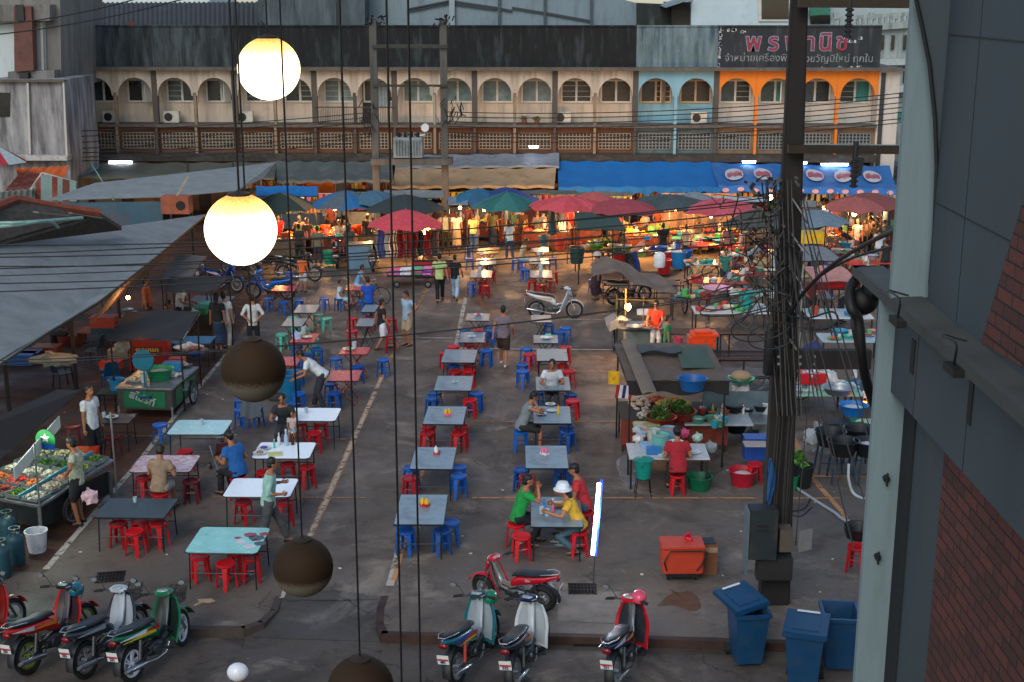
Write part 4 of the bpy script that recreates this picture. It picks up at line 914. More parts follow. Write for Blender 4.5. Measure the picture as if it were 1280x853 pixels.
# small gooseneck lamps under the ledge
for px,py,px1,py1 in ((1122,402,1122,378),(1192,462,1195,435)):
 p = VX(px,py,X0-.34); q = VX(px1+14,py1-8,X0-.16)
 b = MB(); b.box(p,(.05,.16,.035)); b.tube(spline([q,q+Vector((-.12,0,.03)),p+Vector((0,0,.12)),p+Vector((0,0,.02))],5),.006,5); fpart(b,'hooded_lamp',BLK)
for px,py in ((1109,600),(1098,698)):
 p = V(px,py,pyl-.04); b = MB(); b.tube([p,p+Vector((0,.06,0))],.02,8); b.tube([p+Vector((0,0,.04)),p-Vector((0,0,.04))],.007,6); fpart(b,'hook',DARK)
# thick cable bundle at the ledge end
def cab(name,pts,r,label,n=6,mat=BLK,grp=None,cat='cable',k=6):
 P = spline(pts,n); o0 = P[0].copy(); b = MB(); b.tube([p-o0 for p in P],r,k); o = b.done(name,mat); o.location = o0; return tag(o,label,cat,grp)
z_ = yend+.02
cab('cable_bundle',[V(1088,350,z_),V(1078,342,z_),V(1063,360,z_-.1),V(1064,385,z_-.2),V(1073,400,z_-.2),V(1077,440,z_-.2),V(1084,480,z_-.1),V(1100,520,z_),V(1122,548,z_),V(1140,572,z_-.3)],.032,'thick black cable bundle drooping from the end of the rounded ledge',k=10)
cab('cable_bundle',[V(1070,385,z_-.1),V(1066,400,z_-.15),V(1070,425,z_-.15),V(1080,470,z_),V(1098,515,z_),V(1125,553,z_-.2)],.016,'thinner black cable running beside the thick bundle at the ledge end')
b = MB(); c = V(1080,376,z_-.1); b.ell((0,0,0),(.09,.09,.09),14,8); b.ell((.05,0,.06),(.08,.1,.07),10,6); o = b.done('cable_joint',BLK); o.location = c; tag(o,'black bulging cable joint at the end of the rounded ledge','cable joint')
# ================================================================ hanging globes
GY = 5.6
def globe_mat(lit):
 m = bpy.data.materials.new('globe_glass'); m.use_nodes = True; n = m.node_tree.nodes; L = m.node_tree.links; b = n['Principled BSDF']
 tc = n.new('ShaderNodeTexCoord'); sx = n.new('ShaderNodeSeparateXYZ'); L.new(tc.outputs['Object'],sx.inputs[0])
 no = n.new('ShaderNodeTexNoise'); no.inputs['Scale'].default_value = 90; no.inputs['Detail'].default_value = 4; L.new(tc.outputs['Object'],no.inputs['Vector'])
 ad = n.new('ShaderNodeMath'); ad.operation = 'MULTIPLY_ADD'; L.new(no.outputs[0],ad.inputs[0]); ad.inputs[1].default_value = .05; L.new(sx.outputs['Z'],ad.inputs[2])
 cr = n.new('ShaderNodeValToRGB'); mr = n.new('ShaderNodeMapRange'); mr.inputs[1].default_value = -.16; mr.inputs[2].default_value = .19; L.new(ad.outputs[0],mr.inputs[0]); L.new(mr.outputs[0],cr.inputs[0])
 e = cr.color_ramp.elements
 if lit:      # glow falloff painted into the emission, with dust browning the upper half
  e[0].position = .0; e[0].color = (1,.86,.6,1); e[1].position = 1; e[1].color = (.045,.025,.008,1)
  x = e.new(.6); x.color = (1,.8,.45,1); x = e.new(.78); x.color = (.75,.42,.1,1); x = e.new(.9); x.color = (.25,.13,.03,1)
  L.new(cr.outputs[0],b.inputs['Emission Color']); b.inputs['Emission Strength'].default_value = 2.1; b.inputs['Base Color'].default_value = (*lin('#5a4a32'),1)
 else:
  e[0].position = .36; e[0].color = (*lin('#5c574c'),1); e[1].position = .46; e[1].color = (*lin('#2c2015'),1); L.new(cr.outputs[0],b.inputs['Base Color'])  # pale reflection on the lower third painted into the base colour
 b.inputs['Roughness'].default_value = .75; b.inputs['Specular IOR Level'].default_value = .12; return m
GL,GD = globe_mat(True),globe_mat(False)
for px,py,r_,lit,lab,tx in ((336,86,37.5,1,'lit glowing globe lamp hung highest of the five',336),(301,287,44,1,'large lit globe lamp hanging in front of the left awnings',291),(317,463,39.5,0,'unlit dark globe lamp hanging in front of the red folding tables',297),
  (379,709,36.5,0,'unlit dark globe lamp hanging over the driveway mouth',349),(451,861,40,0,'unlit dark globe lamp cut off by the bottom of the view',420)):
 D = .15*F/r_; rr = ray(px,py); c = Vector((0,0,CH))+rr.normalized()*D
 t = thing('globe_lamp',lab,'globe lamp',c,0,'string of hanging globe lamps')
 b = MB(); b.ell((0,0,0),.15,40,24); b.done('glass_globe',GL if lit else GD,t)
 b = MB(); b.lathe([(.046,.14),(.048,.152),(.02,.158),(.008,.165),(0,.165)],(0,0,0),16); b.done('cap',M('#241a10',.8),t)
 top = Vector((c.x,c.y,c.z+4.6)); b = MB(); b.tube([(0,0,.16),(0,0,4.6)],.0048,6); b.done('cord',BLK,t)
for px,lab,y in ((483,'left one of the two black cords hanging down the middle of the view',5.5),(510,'right one of the two black cords hanging down the middle of the view',5.45)):
 p = V(px,0,y); b = MB(); b.tube([(0,0,3),(0,0,-9)],.005,6); o = b.done('black_cable',BLK); o.location = p; tag(o,lab,'cord')
# ================================================================ prototypes of market furniture
RED_P,BLU_P,TEAL_P,MAR_P = PL('#a8121c'),PL('#0c4a92'),PL('#4fae98'),PL('#6e2228')
ORA_P,GRN_P,LBLU_P,YEL_P,PNK_P,WHT_P,DKB_P = PL('#c23a12'),PL('#0e7a4a'),PL('#2a83b4'),PL('#c79a14'),PL('#c2607c'),PL('#bfc3c4'),PL('#122f5c')
def mk_stool():
 t = proto(thing('stool','x','stool'))
 b = MB(); b.lathe([(.035,.432),(.13,.436),(.15,.45),(.165,.447),(.168,.43),(.16,.405),(.152,.40),(.145,.425),(.035,.425)],n=20); b.done('seat',RED_P,t)
 for i in range(4):
  a = PI/4+i*PI/2; b = MB(); d = Vector((math.cos(a),math.sin(a),0)); tn = Vector((-d.y,d.x,0))
  vs = []
  for r_,z,w_ in ((.125,.425,.05),(.15,.3,.036),(.178,0,.026)):
   vs += [d*(r_+.012)+tn*w_+Vector((0,0,z)),d*(r_+.012)-tn*w_+Vector((0,0,z)),d*(r_-.014)-tn*w_*.7+Vector((0,0,z)),d*(r_-.014)+tn*w_*.7+Vector((0,0,z))]
  fs = [(0,3,2,1),(8,9,10,11)]
  for k in (0,4):
   for j in range(4): fs.append((k+j,k+(j+1) % 4,k+4+(j+1) % 4,k+4+j))
  b.add(vs,fs); b.done('leg',RED_P,t)
 b = MB(); b.tube([(.14*math.cos(k*PI/2+PI/4),.14*math.sin(k*PI/2+PI/4),.22) for k in range(4)],.009,5,closed=True); b.done('brace',RED_P,t)
 return t
STOOL = mk_stool()
def mk_table(w,d,kind,h=.74,rounded=False):
 t = proto(thing('folding_table','x','table'))
 b = MB(); m = TT
 if rounded:
  P = []
  for cx,cy,a0 in ((w/2-.09,-d/2+.09,-PI/2),(w/2-.09,d/2-.09,0),(-w/2+.09,d/2-.09,PI/2),(-w/2+.09,-d/2+.09,PI)):
   P += [(cx+.09*math.cos(a0+k*PI/10),cy+.09*math.sin(a0+k*PI/10)) for k in range(6)]
  b.prism(P,h-.025,h); tp = b.done('tabletop',m,t,smooth=False)
  b = MB(); b.tube([(x*1.004,y*1.004,h-.013) for x,y in P],.014,6,closed=True); b.done('edge_trim',M('#10141c',.5),tp)
 else:
  b.bb((-w/2,-d/2,h-.02),(w/2,d/2,h)); tp = b.done('tabletop',m,t,smooth=False)
  b = MB(); P = [(-w/2,-d/2),(w/2,-d/2),(w/2,d/2),(-w/2,d/2)]
  for i in range(4): b.bar((*P[i],h-.016),(*P[(i+1) % 4],h-.016),.022,.03)
  b.done('edge_trim',TE,tp,smooth=False)
 if kind == 'H':
  for s in (-1,1):
   for q in (-1,1):
    b = MB(); b.tube([(s*(w/2-.06),q*(d/2-.12),h-.02),(s*(w/2-.05),q*(d/2-.06),0)],.013,6); b.done('leg',TE,t)
  for q in (-1,1):
   b = MB(); b.tube([(-w/2+.05,q*(d/2-.085),.3),(w/2-.05,q*(d/2-.085),.3)],.01,6); b.tube([(-w/2+.06,q*(d/2-.11),h-.05),(w/2-.06,q*(d/2-.11),h-.05)],.01,6); b.done('crossbar',TE,t)
 else:
  for q in (-1,1):
   for s in (-1,1):
    b = MB(); b.tube([(s*(w/2-.12),q*(d/2-.1),h-.02),(-s*(w/2-.1),q*(d/2-.1),0)],.013,6); b.done('leg',TE,t)
  b = MB(); b.tube([(-.02,-d/2+.1,h/2),(-.02,d/2-.1,h/2)],.01,6); b.tube([(w/2-.1,-d/2+.1,.02),(w/2-.1,d/2-.1,.02)],.01,6); b.tube([(-w/2+.1,-d/2+.1,.02),(-w/2+.1,d/2-.1,.02)],.01,6); b.done('crossbar',TE,t)
 return t
TT = M('#7b8b92',.32,.25,.15,3,.03,.5,'#56544e',dscale=2.5,spec=.6); TE = MT('#2b3036')
TTR = PT('#b23030'); TTW = M('#dfe6e8',.25,0,.06,3,.01,.15,'#8d9490',dscale=3,spec=.6); TTT = M('#7fb8b0',.25,0,.25,3,.01,.2,'#a8cfc6',dscale=2); TTG = M('#7f8c8e',.3,.2,.1,3,.02,.2,'#56564f'); TTD = M('#2e383b',.4,.1,.15,3,.03,.3,'#1c1f20'); TTO = M('#87603a',.4,0,.15,3,.03,.3)
ASSIGN = {}
def table(label,xl,xr,yt,yb,top=None,kind='H',rounded=False,h=.74,edge=None,group='folding tables of the market',obj=None,rz=0):
 top = top or TT; xm = (xl+xr)/2; ym = (yt+yb)/2; a,c = G(xl,ym,h),G(xr,ym,h); w = (c-a).length; d = max(.5,min(1.9,G(xm,yt,h).y-G(xm,yb,h).y)); p = gxy(xm,ym,h)
 t = mk_table(w,d,kind,h,rounded); PROTOS.remove(t); t.location = p; t.rotation_euler = (0,0,rz+RN.uniform(-.025,.025)); tag(t,' '.join(label.split(' ')[:16]),'table',group)
 for ch in t.children:
  for c2 in [ch]+list(ch.children):
   if c2.name.startswith('tabletop'): c2.data.materials[0] = top
   elif edge and c2.data: c2.data.materials[0] = edge
 return t
_lab = {}
def uniq(l):
 _lab[l] = _lab.get(l,0)+1; return l
ST = []
SV = {k: [PL(tuple(x*f for x in lin(c))) for f in (.8,1,1.2)] for k,c in (('r','#a8121c'),('b','#0c4a92'),('t','#4fae98'),('m','#6e2228'),('k','#122f5c'),('l','#2a83b4'))}
def stool(col,px,py,label,z=0,rz=None,sc=1):
 m = SV[col][RN.randrange(3)]
 p = G(px,py,.44*sc+z)
 return dup(STOOL,(p.x,p.y,z),RN.uniform(0,1.6) if rz is None else rz,label,'plastic stools',sc=sc if sc != 1 else None,mats={'seat': m,'leg': m,'brace': m})
def on(px,py,z): return G(px,py,z)
# small goods -----------------------------------------------------
def bowlm(r,h,fill=.6,n=16):
 b = MB(); b.lathe([(r*.5,0),(r*.8,h*.4),(r,h),(r*1.06,h),(r*1.06,h*.93),(r*.97,h*.93),(r*.9,h*fill),(0,h*fill)],n=n); return b
BASIN = proto(thing('basin','x','basin')); b = MB(); b.lathe([(.15,0),(.2,.14),(.215,.15),(.205,.155),(.195,.15),(.145,.015),(0,.015)],n=20); b.done('bowl',BLU_P,BASIN)
def basin(px,py,z,r,col,label,cat='basin',content=None,hs=1.0):
 p = on(px,py,z); o = dup(BASIN,p,0,label,sc=(r/.215,r/.215,hs*r/.215),mats={'bowl': col})
 if content: b = MB(); b.ell((0,0,.08),(.17,.17,.05),12,6); b.done('contents',content,o)
 o['category'] = cat; return o
BUCKET = proto(thing('bucket','x','bucket')); b = MB(); b.lathe([(.12,0),(.155,.3),(.165,.3),(.165,.32),(.15,.32),(.115,.02),(0,.02)],n=18); b.done('body',WHT,BUCKET)
b = MB(); b.tube([(.16*math.cos(a),.16*math.sin(a)*.6-.1,.28-.1*math.sin(a)) for a in [PI*k/8 for k in range(9)]],.005,5); b.done('handle',DARK,BUCKET)
def bucket(px,py,z,s,col,label,lid=None,cat='bucket'):
 o = dup(BUCKET,on(px,py,z),RN.uniform(0,6),label,sc=s,mats={'body': col}); o['category'] = cat
 if lid: b = MB(); b.lathe([(.172,.315),(.175,.335),(.06,.36),(.03,.365),(.03,.385),(0,.39)],n=18); b.done('lid',col if lid is True or lid == 1 else lid,o)
 return o
CADDY = proto(thing('condiment_caddy','x','condiments')); b = MB(); b.box((0,0,.02),(.15,.1,.04)); b.done('tray',RED_P,CADDY,smooth=False)
for i,(x,y,m) in enumerate(((-.04,0,YEL_P),(.03,.02,WHT_P))): b = MB(); b.lathe([(.036,.02),(.038,.08),(.032,.1),(.012,.11),(.008,.135),(0,.135)],(x,y,0),10); b.done('jar',m,CADDY)
def caddy(px,py,label,top=YEL_P,tray=RED_P):
 return dup(CADDY,on(px,py,.745),RN.uniform(0,3),label,'condiments on the tables',sc=1.25,mats={'tray': tray,'jar': top})
PLATE = proto(thing('plate','x','plate')); b = MB(); b.lathe([(.05,0),(.1,.015),(.12,.022),(.1,.024),(.05,.012),(0,.012)],n=16); b.done('dish',WHT_P,PLATE); b = MB(); b.ell((0,0,.025),(.065,.055,.02),10,5); b.done('food',M('#8a6a2c',.7,0,.5,40),PLATE)
def plate(px,py,label,food='#8a6a2c',z=.745,s=1.0):
 return dup(PLATE,on(px,py,z),RN.uniform(0,3),label,'plates of food',sc=s,mats={'food': M(food,.7,0,.5,40)})
CUP = proto(thing('cup','x','cup')); b = MB(); b.lathe([(.028,0),(.038,.1),(.034,.1),(.026,.01),(0,.01)],n=12); b.done('tumbler',M('#9aa8ac',.15,0,.1,5,0),CUP); b = MB(); b.lathe([(.025,.012),(.031,.07),(0,.07)],n=10); b.done('drink',M('#3a1a10',.2),CUP)
def cup(px,py,label,col='#3a1a10',z=.745,s=1.2): return dup(CUP,on(px,py,z),0,label,'drinks on the tables',sc=s,mats={'drink': M(col,.2)})
BOTTLE = proto(thing('bottle','x','bottle')); b = MB(); b.lathe([(.032,0),(.034,.14),(.013,.19),(.013,.235),(0,.235)],n=10); b.done('body',WHT_P,BOTTLE); b = MB(); b.lathe([(.016,.225),(.016,.25),(0,.25)],n=8); b.done('cap',RED_P,BOTTLE)
def bottle(px,py,label,col,capc=RED_P,z=.745,s=1.0): return dup(BOTTLE,on(px,py,z),0,label,'bottles on the tables',sc=s,mats={'body': col,'cap': capc})
def bag(px,py,z,s,col,label,cat='plastic bag'):
 b = MB(); b.ell((0,0,.11),(.15,.11,.12),16,12)
 b.v = [v+Vector((noise.noise(v*14+Vector((px,py,0))),noise.noise(v*14+Vector((3,py,px))),noise.noise(v*16)))*.06 for v in b.v]
 b.sheet(lambda u,v: (-.05+.08*u*(1-v*.6),.02*math.sin(u*9),.22+.07*v),4,3,.006)
 o = b.done('plastic_bag',col); o.location = on(px,py,z); o.scale = (s,s,s); return tag(o,label,cat)
CRATE = proto(thing('crate','x','crate')); b = MB()
for s in (-1,1): b.box((0,s*.19,.12),(.56,.015,.24)); b.box((s*.28,0,.12),(.015,.38,.24))
b.box((0,0,.008),(.56,.38,.016)); b.box((0,0,.243),(.59,.41,.012)); b.done('box',RED_P,CRATE,smooth=False); 
def crate(px,py,z,s,col,label,fill=None,rz=0,cat='crate'):
 o = dup(CRATE,on(px,py,z),rz,label,sc=s,mats={'box': col}); o['category'] = cat
 if fill: b = MB(); heap(b,0,0,.2,.26,.17,.09,26); b.done('contents',fill,o)
 return o
def heap(b,x,y,z,rx,ry,h,n,s=.05,mi=0,nm=1):
 for i in range(n):
  a = RN.uniform(0,2*PI); r_ = math.sqrt(RN.random()); k = RN.uniform(.7,1.3)*s
  b.ell((x+rx*r_*math.cos(a),y+ry*r_*math.sin(a),z+h*(1-r_*r_)*RN.uniform(.6,1)),(k,k*RN.uniform(.6,1),k*.7),6,4,mi+RN.randrange(nm))
def leaves(b,x,y,z,rx,ry,h,n,s=.05,mi=0,nm=1):
 for i in range(n):
  a = RN.uniform(0,2*PI); r_ = math.sqrt(RN.random()); p = Vector((x+rx*r_*math.cos(a),y+ry*r_*math.sin(a),z+h*(1-r_*r_)*RN.uniform(.5,1.1)))
  d = Vector((RN.gauss(0,1),RN.gauss(0,1),RN.uniform(0,1.2))).normalized()*s; e = Vector((RN.gauss(0,1),RN.gauss(0,1),RN.gauss(0,.5))).normalized()*s*.5
  b.add([p-d,p+e,p+d,p-e],[(0,1,2,3)],mi+RN.randrange(nm))
# trays of goods, shared meshes
FOODC = ['#a84a1c','#8a2416','#c4a070','#b8a894','#5c7a24','#c67a2c','#7a4a28','#a86a58','#c9b020','#405c20','#cfcac0','#b83828']
TRAYM = []
for i,cc in enumerate(FOODC):
 t = proto(thing('food_tray','x','food tray')); b = MB(); b.lathe([(.2,0),(.27,.05),(.28,.05),(.27,.045),(.2,.01),(0,.01)],n=12,sq=(1,.75)); b.done('tray',STEEL if i % 2 else WHT_P,t)
 b = MB(); (leaves if cc in ('#5c7a24','#405c20') else heap)(b,0,0,.03,.2,.14,.09,60 if cc in ('#5c7a24','#405c20') else 22); b.done('food',M(cc,.6,0,.4,30),t); TRAYM.append(t)
def tray(loc,i,label='heaped tray of food on one of the far lamp-lit stalls',grp='food trays on the far stalls',s=1.0,rz=0):
 return dup(TRAYM[i % len(TRAYM)],loc,rz,label,grp,sc=s)
def counter(label,loc,w,d,h,top,cloth=None,rz=0,group=None,name='stall_table',cat='stall table'):
 t = thing(name,label,cat,loc,rz,group); b = MB(); b.bb((-w/2,-d/2,h-.04),(w/2,d/2,h)); b.done('tabletop',top,t,smooth=False)
 for x in (-1,1):
  for y in (-1,1): b = MB(); b.bar((x*(w/2-.05),y*(d/2-.05),0),(x*(w/2-.05),y*(d/2-.05),h-.041),.045); b.done('leg',MT('#3c3a38'),t,smooth=False)
 if cloth:
  b = MB(); b.sheet(lambda u,v: ((u-.5)*(w+.02),-d/2-.015-.015*math.sin(u*w*16),h-.005-v*(h*.75)),int(w*12),3,.008); b.done('cloth_skirt',cloth,t)
 return t
def umbrella(px,py,r,cols,label,ztop=2.75,drop=.62,name='parasol',tilt=0,grp='market parasols'):
 p = on(px,py,ztop); t = thing(name,label,'parasol',(p.x,p.y,0),RN.uniform(0,.7),grp); n = 8; N = 4; vs = [(0,0,ztop)]; fs = []; mi = []
 for i in range(1,N+1):
  for j in range(n*2):
   a = PI*j/n; q = i/N; rr = r*q*(1 if j % 2 == 0 else .955); z = ztop-drop*(q**1.35)-(.0 if j % 2 == 0 else -.03*q)+(0.06*q if j % 2 else 0)
   vs.append((rr*math.cos(a),rr*math.sin(a),z))
 m = n*2
 for j in range(m): fs.append((0,1+j,1+(j+1) % m)); mi.append((j//2) % len(cols))
 for i in range(N-1):
  for j in range(m): a = 1+i*m; fs.append((a+j,a+m+j,a+m+(j+1) % m,a+(j+1) % m)); mi.append((j//2) % len(cols))
 b = MB(); b.v = [Vector(v) for v in vs]; b.f = [list(f) for f in fs]; b.m = mi; k = len(vs)
 b.v += [v-Vector((0,0,.012)) for v in b.v[:k]]; b.f += [[k+i for i in f][::-1] for f in fs]; b.m += mi
 e = 1+(N-1)*m
 for j in range(m): b.f.append([e+j,k+e+j,k+e+(j+1) % m,e+(j+1) % m]); b.m.append(0)
 b.done('canopy',cols,t,smooth=False)
 b = MB(); b.tube([(0,0,0),(0,0,ztop+.06)],.022,6); b.done('pole',MT('#6a6a66'),t)
 b = MB()
 for j in range(8): a = PI*j/4; b.tube([(0,0,ztop-.55),(r*.5*math.cos(a),r*.5*math.sin(a),ztop-.27)],.008,4)
 b.done('ribs',MT('#55554f'),t)
 return t
def closed_umbrella(px,py,col,label,z=2.5):
 p = on(px,py,z); t = thing('folded_parasol',label,'parasol',(p.x,p.y,0),0); b = MB(); b.lathe([(.02,z),(.07,z-.2),(.16,z-.9),(.2,z-1.35),(.12,z-1.4),(0,z-1.38)],n=10,sq=(1,1)); b.done('canopy',col,t); b = MB(); b.tube([(0,0,0),(0,0,z+.08)],.022,6); b.done('pole',MT('#6a6a66'),t); return t
BULB = EM('#ffb050',30,'bulb_glow')
def bulb(px,py,z,label,power=60,r=.07,col=(1,.52,.2),hang=.5,grp='bare bulbs over the far stalls',look=None):
 p = on(px,py,z); t = thing('light_bulb',label,'light bulb',p,0,grp); b = MB(); b.ell((0,0,0),(r,r,r*1.2),14,10); b.done('glass',look or BULB,t); b = MB(); b.lathe([(.03,r),(.03,r+.07),(0,r+.07)],n=10); b.done('socket',DARK,t); b = MB(); b.tube([(0,0,r+.07),(0,0,r+.07+hang)],.006,5); b.done('cord',BLK,t)
 lamp(p+Vector((0,0,-r-.12)),power*.5,col); return t
def wheelbin(px,py,label,rz,lid='closed',z=-.15,s=1.0):
 t = thing('wheeled_bin',label,'wheeled bin',on(px,py,z),rz,'blue wheeled bins'); BB = M('#0a3656',.42,0,.12,3,.05,.35,'#2c3a48',dscale=4)
 b = MB(); w0,d0,w1,d1,H = .42,.48,.56,.68,.98
 r0 = [(-w0/2,-d0/2,.06),(w0/2,-d0/2,.06),(w0/2,d0/2,.06),(-w0/2,d0/2,.06)]; r1 = [(-w1/2,-d1/2,H),(w1/2,-d1/2,H),(w1/2,d1/2,H),(-w1/2,d1/2,H)]
 i1 = [(x*.92,y*.93,H) for x,y,z_ in r1]; i0 = [(x*.92,y*.93,.5) for x,y,z_ in r0]
 b.add(r0+r1+i1+i0,[(3,2,1,0)]+[(i,(i+1) % 4,4+(i+1) % 4,4+i) for i in range(4)]+[(4+i,4+(i+1) % 4,8+(i+1) % 4,8+i) for i in range(4)]+[(8+i,8+(i+1) % 4,12+(i+1) % 4,12+i) for i in range(4)]+[(12,13,14,15)])
 b.done('body',BB,t,smooth=False)
 b = MB()
 for a,c in ((0,1),(1,2),(2,3),(3,0)): b.bar(Vector(r1[a])*1.02-Vector((0,0,.04)),Vector(r1[c])*1.02-Vector((0,0,.04)),.05,.06)
 b.done('rim',BB,t,smooth=False)
 b = MB(); b.tube([(.055*math.cos(PI*k/8),-.268,.62+.055*math.sin(PI*k/8)) for k in range(16)],.012,5,closed=True); b.bar((-.03,-.268,.6),(.03,-.268,.64),.015); b.done('emblem',M('#4d6a50',.6),t)
 b = MB(); b.bar((-.243,-.2,.72),(-.237,.12,.72),.004,.02); b.bar((-.239,-.2,.66),(-.233,.02,.66),.004,.02); b.done('side_print',M('#8f9aa0',.6),t,smooth=False)
 b = MB(); b.tube([(-.2,d1/2+.1,H-.05),(.2,d1/2+.1,H-.05)],.018,8); b.bar((-.2,d1/2,H-.07),(-.2,d1/2+.11,H-.05),.04); b.bar((.2,d1/2,H-.07),(.2,d1/2+.11,H-.05),.04); b.done('handle',BB,t)
 for s_ in (-1,1): b = MB(); b.lathe([(.1,-.03),(.1,.03)],(s_*.25,d0/2+.05,.1),16,axis='X'); b.done('wheel',RUB,t)
 if lid:
  b = MB(); b.box((0,0,.0),(w1+.08,d1+.06,.05)); b.box((0,-.02,.027),(w1-.16,d1-.2,.02)); b.box((0,-d1/2-.03,-.03),(w1+.08,.03,.07))
  for s_ in (-1,1): b.box((s_*(w1/2+.035),0,-.02),(.02,d1+.06,.06))
  o = b.done('lid',BB,t,smooth=False,bevel=.008)
  if lid == 'closed': o.location = (0,0,H+.03); o.rotation_euler = (rad(3),0,0)
  elif lid == 'askew': o.location = (-.1,.1,H+.14); o.rotation_euler = (rad(6),rad(-7),rad(18))
  l2 = MB(); l2.box((0,.3,.045),(.34,.04,.012)) ; l2.done('label_strip',M('#b9bfc0',.5),o,smooth=False)
 if s != 1: t.scale = (s,s,s)
 return t
def gascyl(px,py,label,s=1.0):
 t = thing('gas_cylinder',label,'gas cylinder',gxy(px,py),0,'gas cylinders at the left edge'); m = M('#1f4650',.5,.2,.2,4,.1,.4,'#3a2a20',dscale=4)
 b = MB(); b.lathe([(.14,.02),(.155,.08),(.16,.14),(.16,.5),(.15,.57),(.1,.63),(.03,.65),(0,.65)],n=20); b.lathe([(.162,.25),(.166,.26),(.162,.28)],n=20); b.done('tank',m,t)
 b = MB(); b.tube([(.1*math.cos(a),.1*math.sin(a),.74) for a in [2*PI*k/12 for k in range(12)]],.015,6,closed=True)
 for k in range(3): a = 2*PI*k/3; b.bar((.1*math.cos(a),.1*math.sin(a),.6),(.1*math.cos(a),.1*math.sin(a),.74),.03,.015)
 b.done('collar',m,t); b = MB(); b.lathe([(.03,.64),(.03,.7),(.015,.72),(0,.72)],n=8); b.done('valve',MT('#8a7a4a'),t); t.scale = (s,s,s); return t
# bicycle ----------------------------------------------------------
def wheelmesh(R,tw,spokes,n=28,star=0):
 b = MB(); P = [(0,R*math.cos(2*PI*k/n)*1.0,R*math.sin(2*PI*k/n)) for k in range(n)]; b.tube([(0,p[1]*(R-tw)/R,p[2]*(R-tw)/R) for p in P],tw,8,closed=True)
 r = MB(); r.tube([(0,p[1]*(R-2.3*tw)/R,p[2]*(R-2.3*tw)/R) for p in P],tw*.55,6,closed=True); r.lathe([(.03,-.05),(.03,.05)],n=10,axis='X') if True else 0
 if star:
  for k in range(star):
   a = 2*PI*k/star
   for s in (-.13,.13): r.bar((0,.03*math.cos(a+s*3),.03*math.sin(a+s*3)),(0,(R-2.4*tw)*math.cos(a+s),(R-2.4*tw)*math.sin(a+s)),.02,.024)
 else:
  for k in range(spokes): a = 2*PI*k/spokes; r.tube([(.02*(-1)**k,.025*math.cos(a),.025*math.sin(a)),(0,(R-2.4*tw)*math.cos(a),(R-2.4*tw)*math.sin(a))],.0028 if R < .4 else .004,4,cap=False)
 return b,r
def wheel(parent,loc,R,tw,spokes=20,star=0,rim=None,rz=0,tyre=None):
 b,r = wheelmesh(R,tw,spokes,star=star); o = b.done('wheel',tyre or RUB,parent); o.location = loc; o.rotation_euler = (0,0,rz); r.done('rim',rim or STEEL,o); return o
def bicycle(px,py,rz,col,label,z=0):
 t = thing('bicycle',label,'bicycle',gxy(px,py)+Vector((0,0,z)),rz,'bicycles parked in the market'); wheel(t,(0,-.52,.33),.33,.018); wheel(t,(0,.52,.33),.33,.018)
 b = MB(); T = lambda *p: b.tube(p,.015,6)
 T((0,-.1,.3),(0,-.2,.72)); T((0,-.1,.3),(0,.36,.72)); T((0,-.18,.66),(0,.34,.8)); T((0,.34,.84),(0,.52,.33)); T((0,-.1,.3),(.03,-.52,.33)); T((0,-.1,.3),(-.03,-.52,.33)); T((0,-.18,.66),(.03,-.52,.33)); T((0,-.18,.66),(-.03,-.52,.33)); b.done('frame',PT(col),t)
 b = MB(); b.tube([(-.27,.2,.97),(-.15,.3,.95),(0,.33,.92),(.15,.3,.95),(.27,.2,.97)],.011,6); b.tube([(0,.34,.82),(0,.32,.93)],.012,6); b.done('handlebar',STEEL,t)
 b = MB(); b.loft([((0,-.34,.78),.09,.03),((0,-.25,.79),.08,.03),((0,-.1,.78),.02,.02)],10); b.done('saddle',DARK,t)
 b = MB(); b.box((0,-.52,.7),(.14,.34,.012)); b.tube([(.05,-.52,.7),(.04,-.52,.36)],.006,5); b.tube([(-.05,-.52,.7),(-.04,-.52,.36)],.006,5); b.done('rack',MT('#55565a'),t,smooth=False)
 b = MB(); b.tube([(.04,-.1,.3),(.04,.02,.22)],.01,6); b.tube([(-.04,-.1,.3),(-.04,-.22,.38)],.01,6); b.lathe([(.09,.03),(.09,.036),(0,.036)],(0,-.1,.3),16,axis='X'); b.box((.08,.02,.22),(.09,.07,.02)); b.box((-.08,-.22,.38),(.09,.07,.02)); b.done('pedals',STEEL,t)
 return t
def fender(b,c,R,w,a0,a1,n=10,th=.006,dr=.0,mi=0):
 def f(u,v):
  a = a0+(a1-a0)*u; x = (v-.5)*w; r_ = R+.02-.05*abs(v-.5)**2*4*w*3; return (x,c[1]+r_*math.cos(a),c[2]+r_*math.sin(a))
 b.sheet(f,n,6,th,mi)
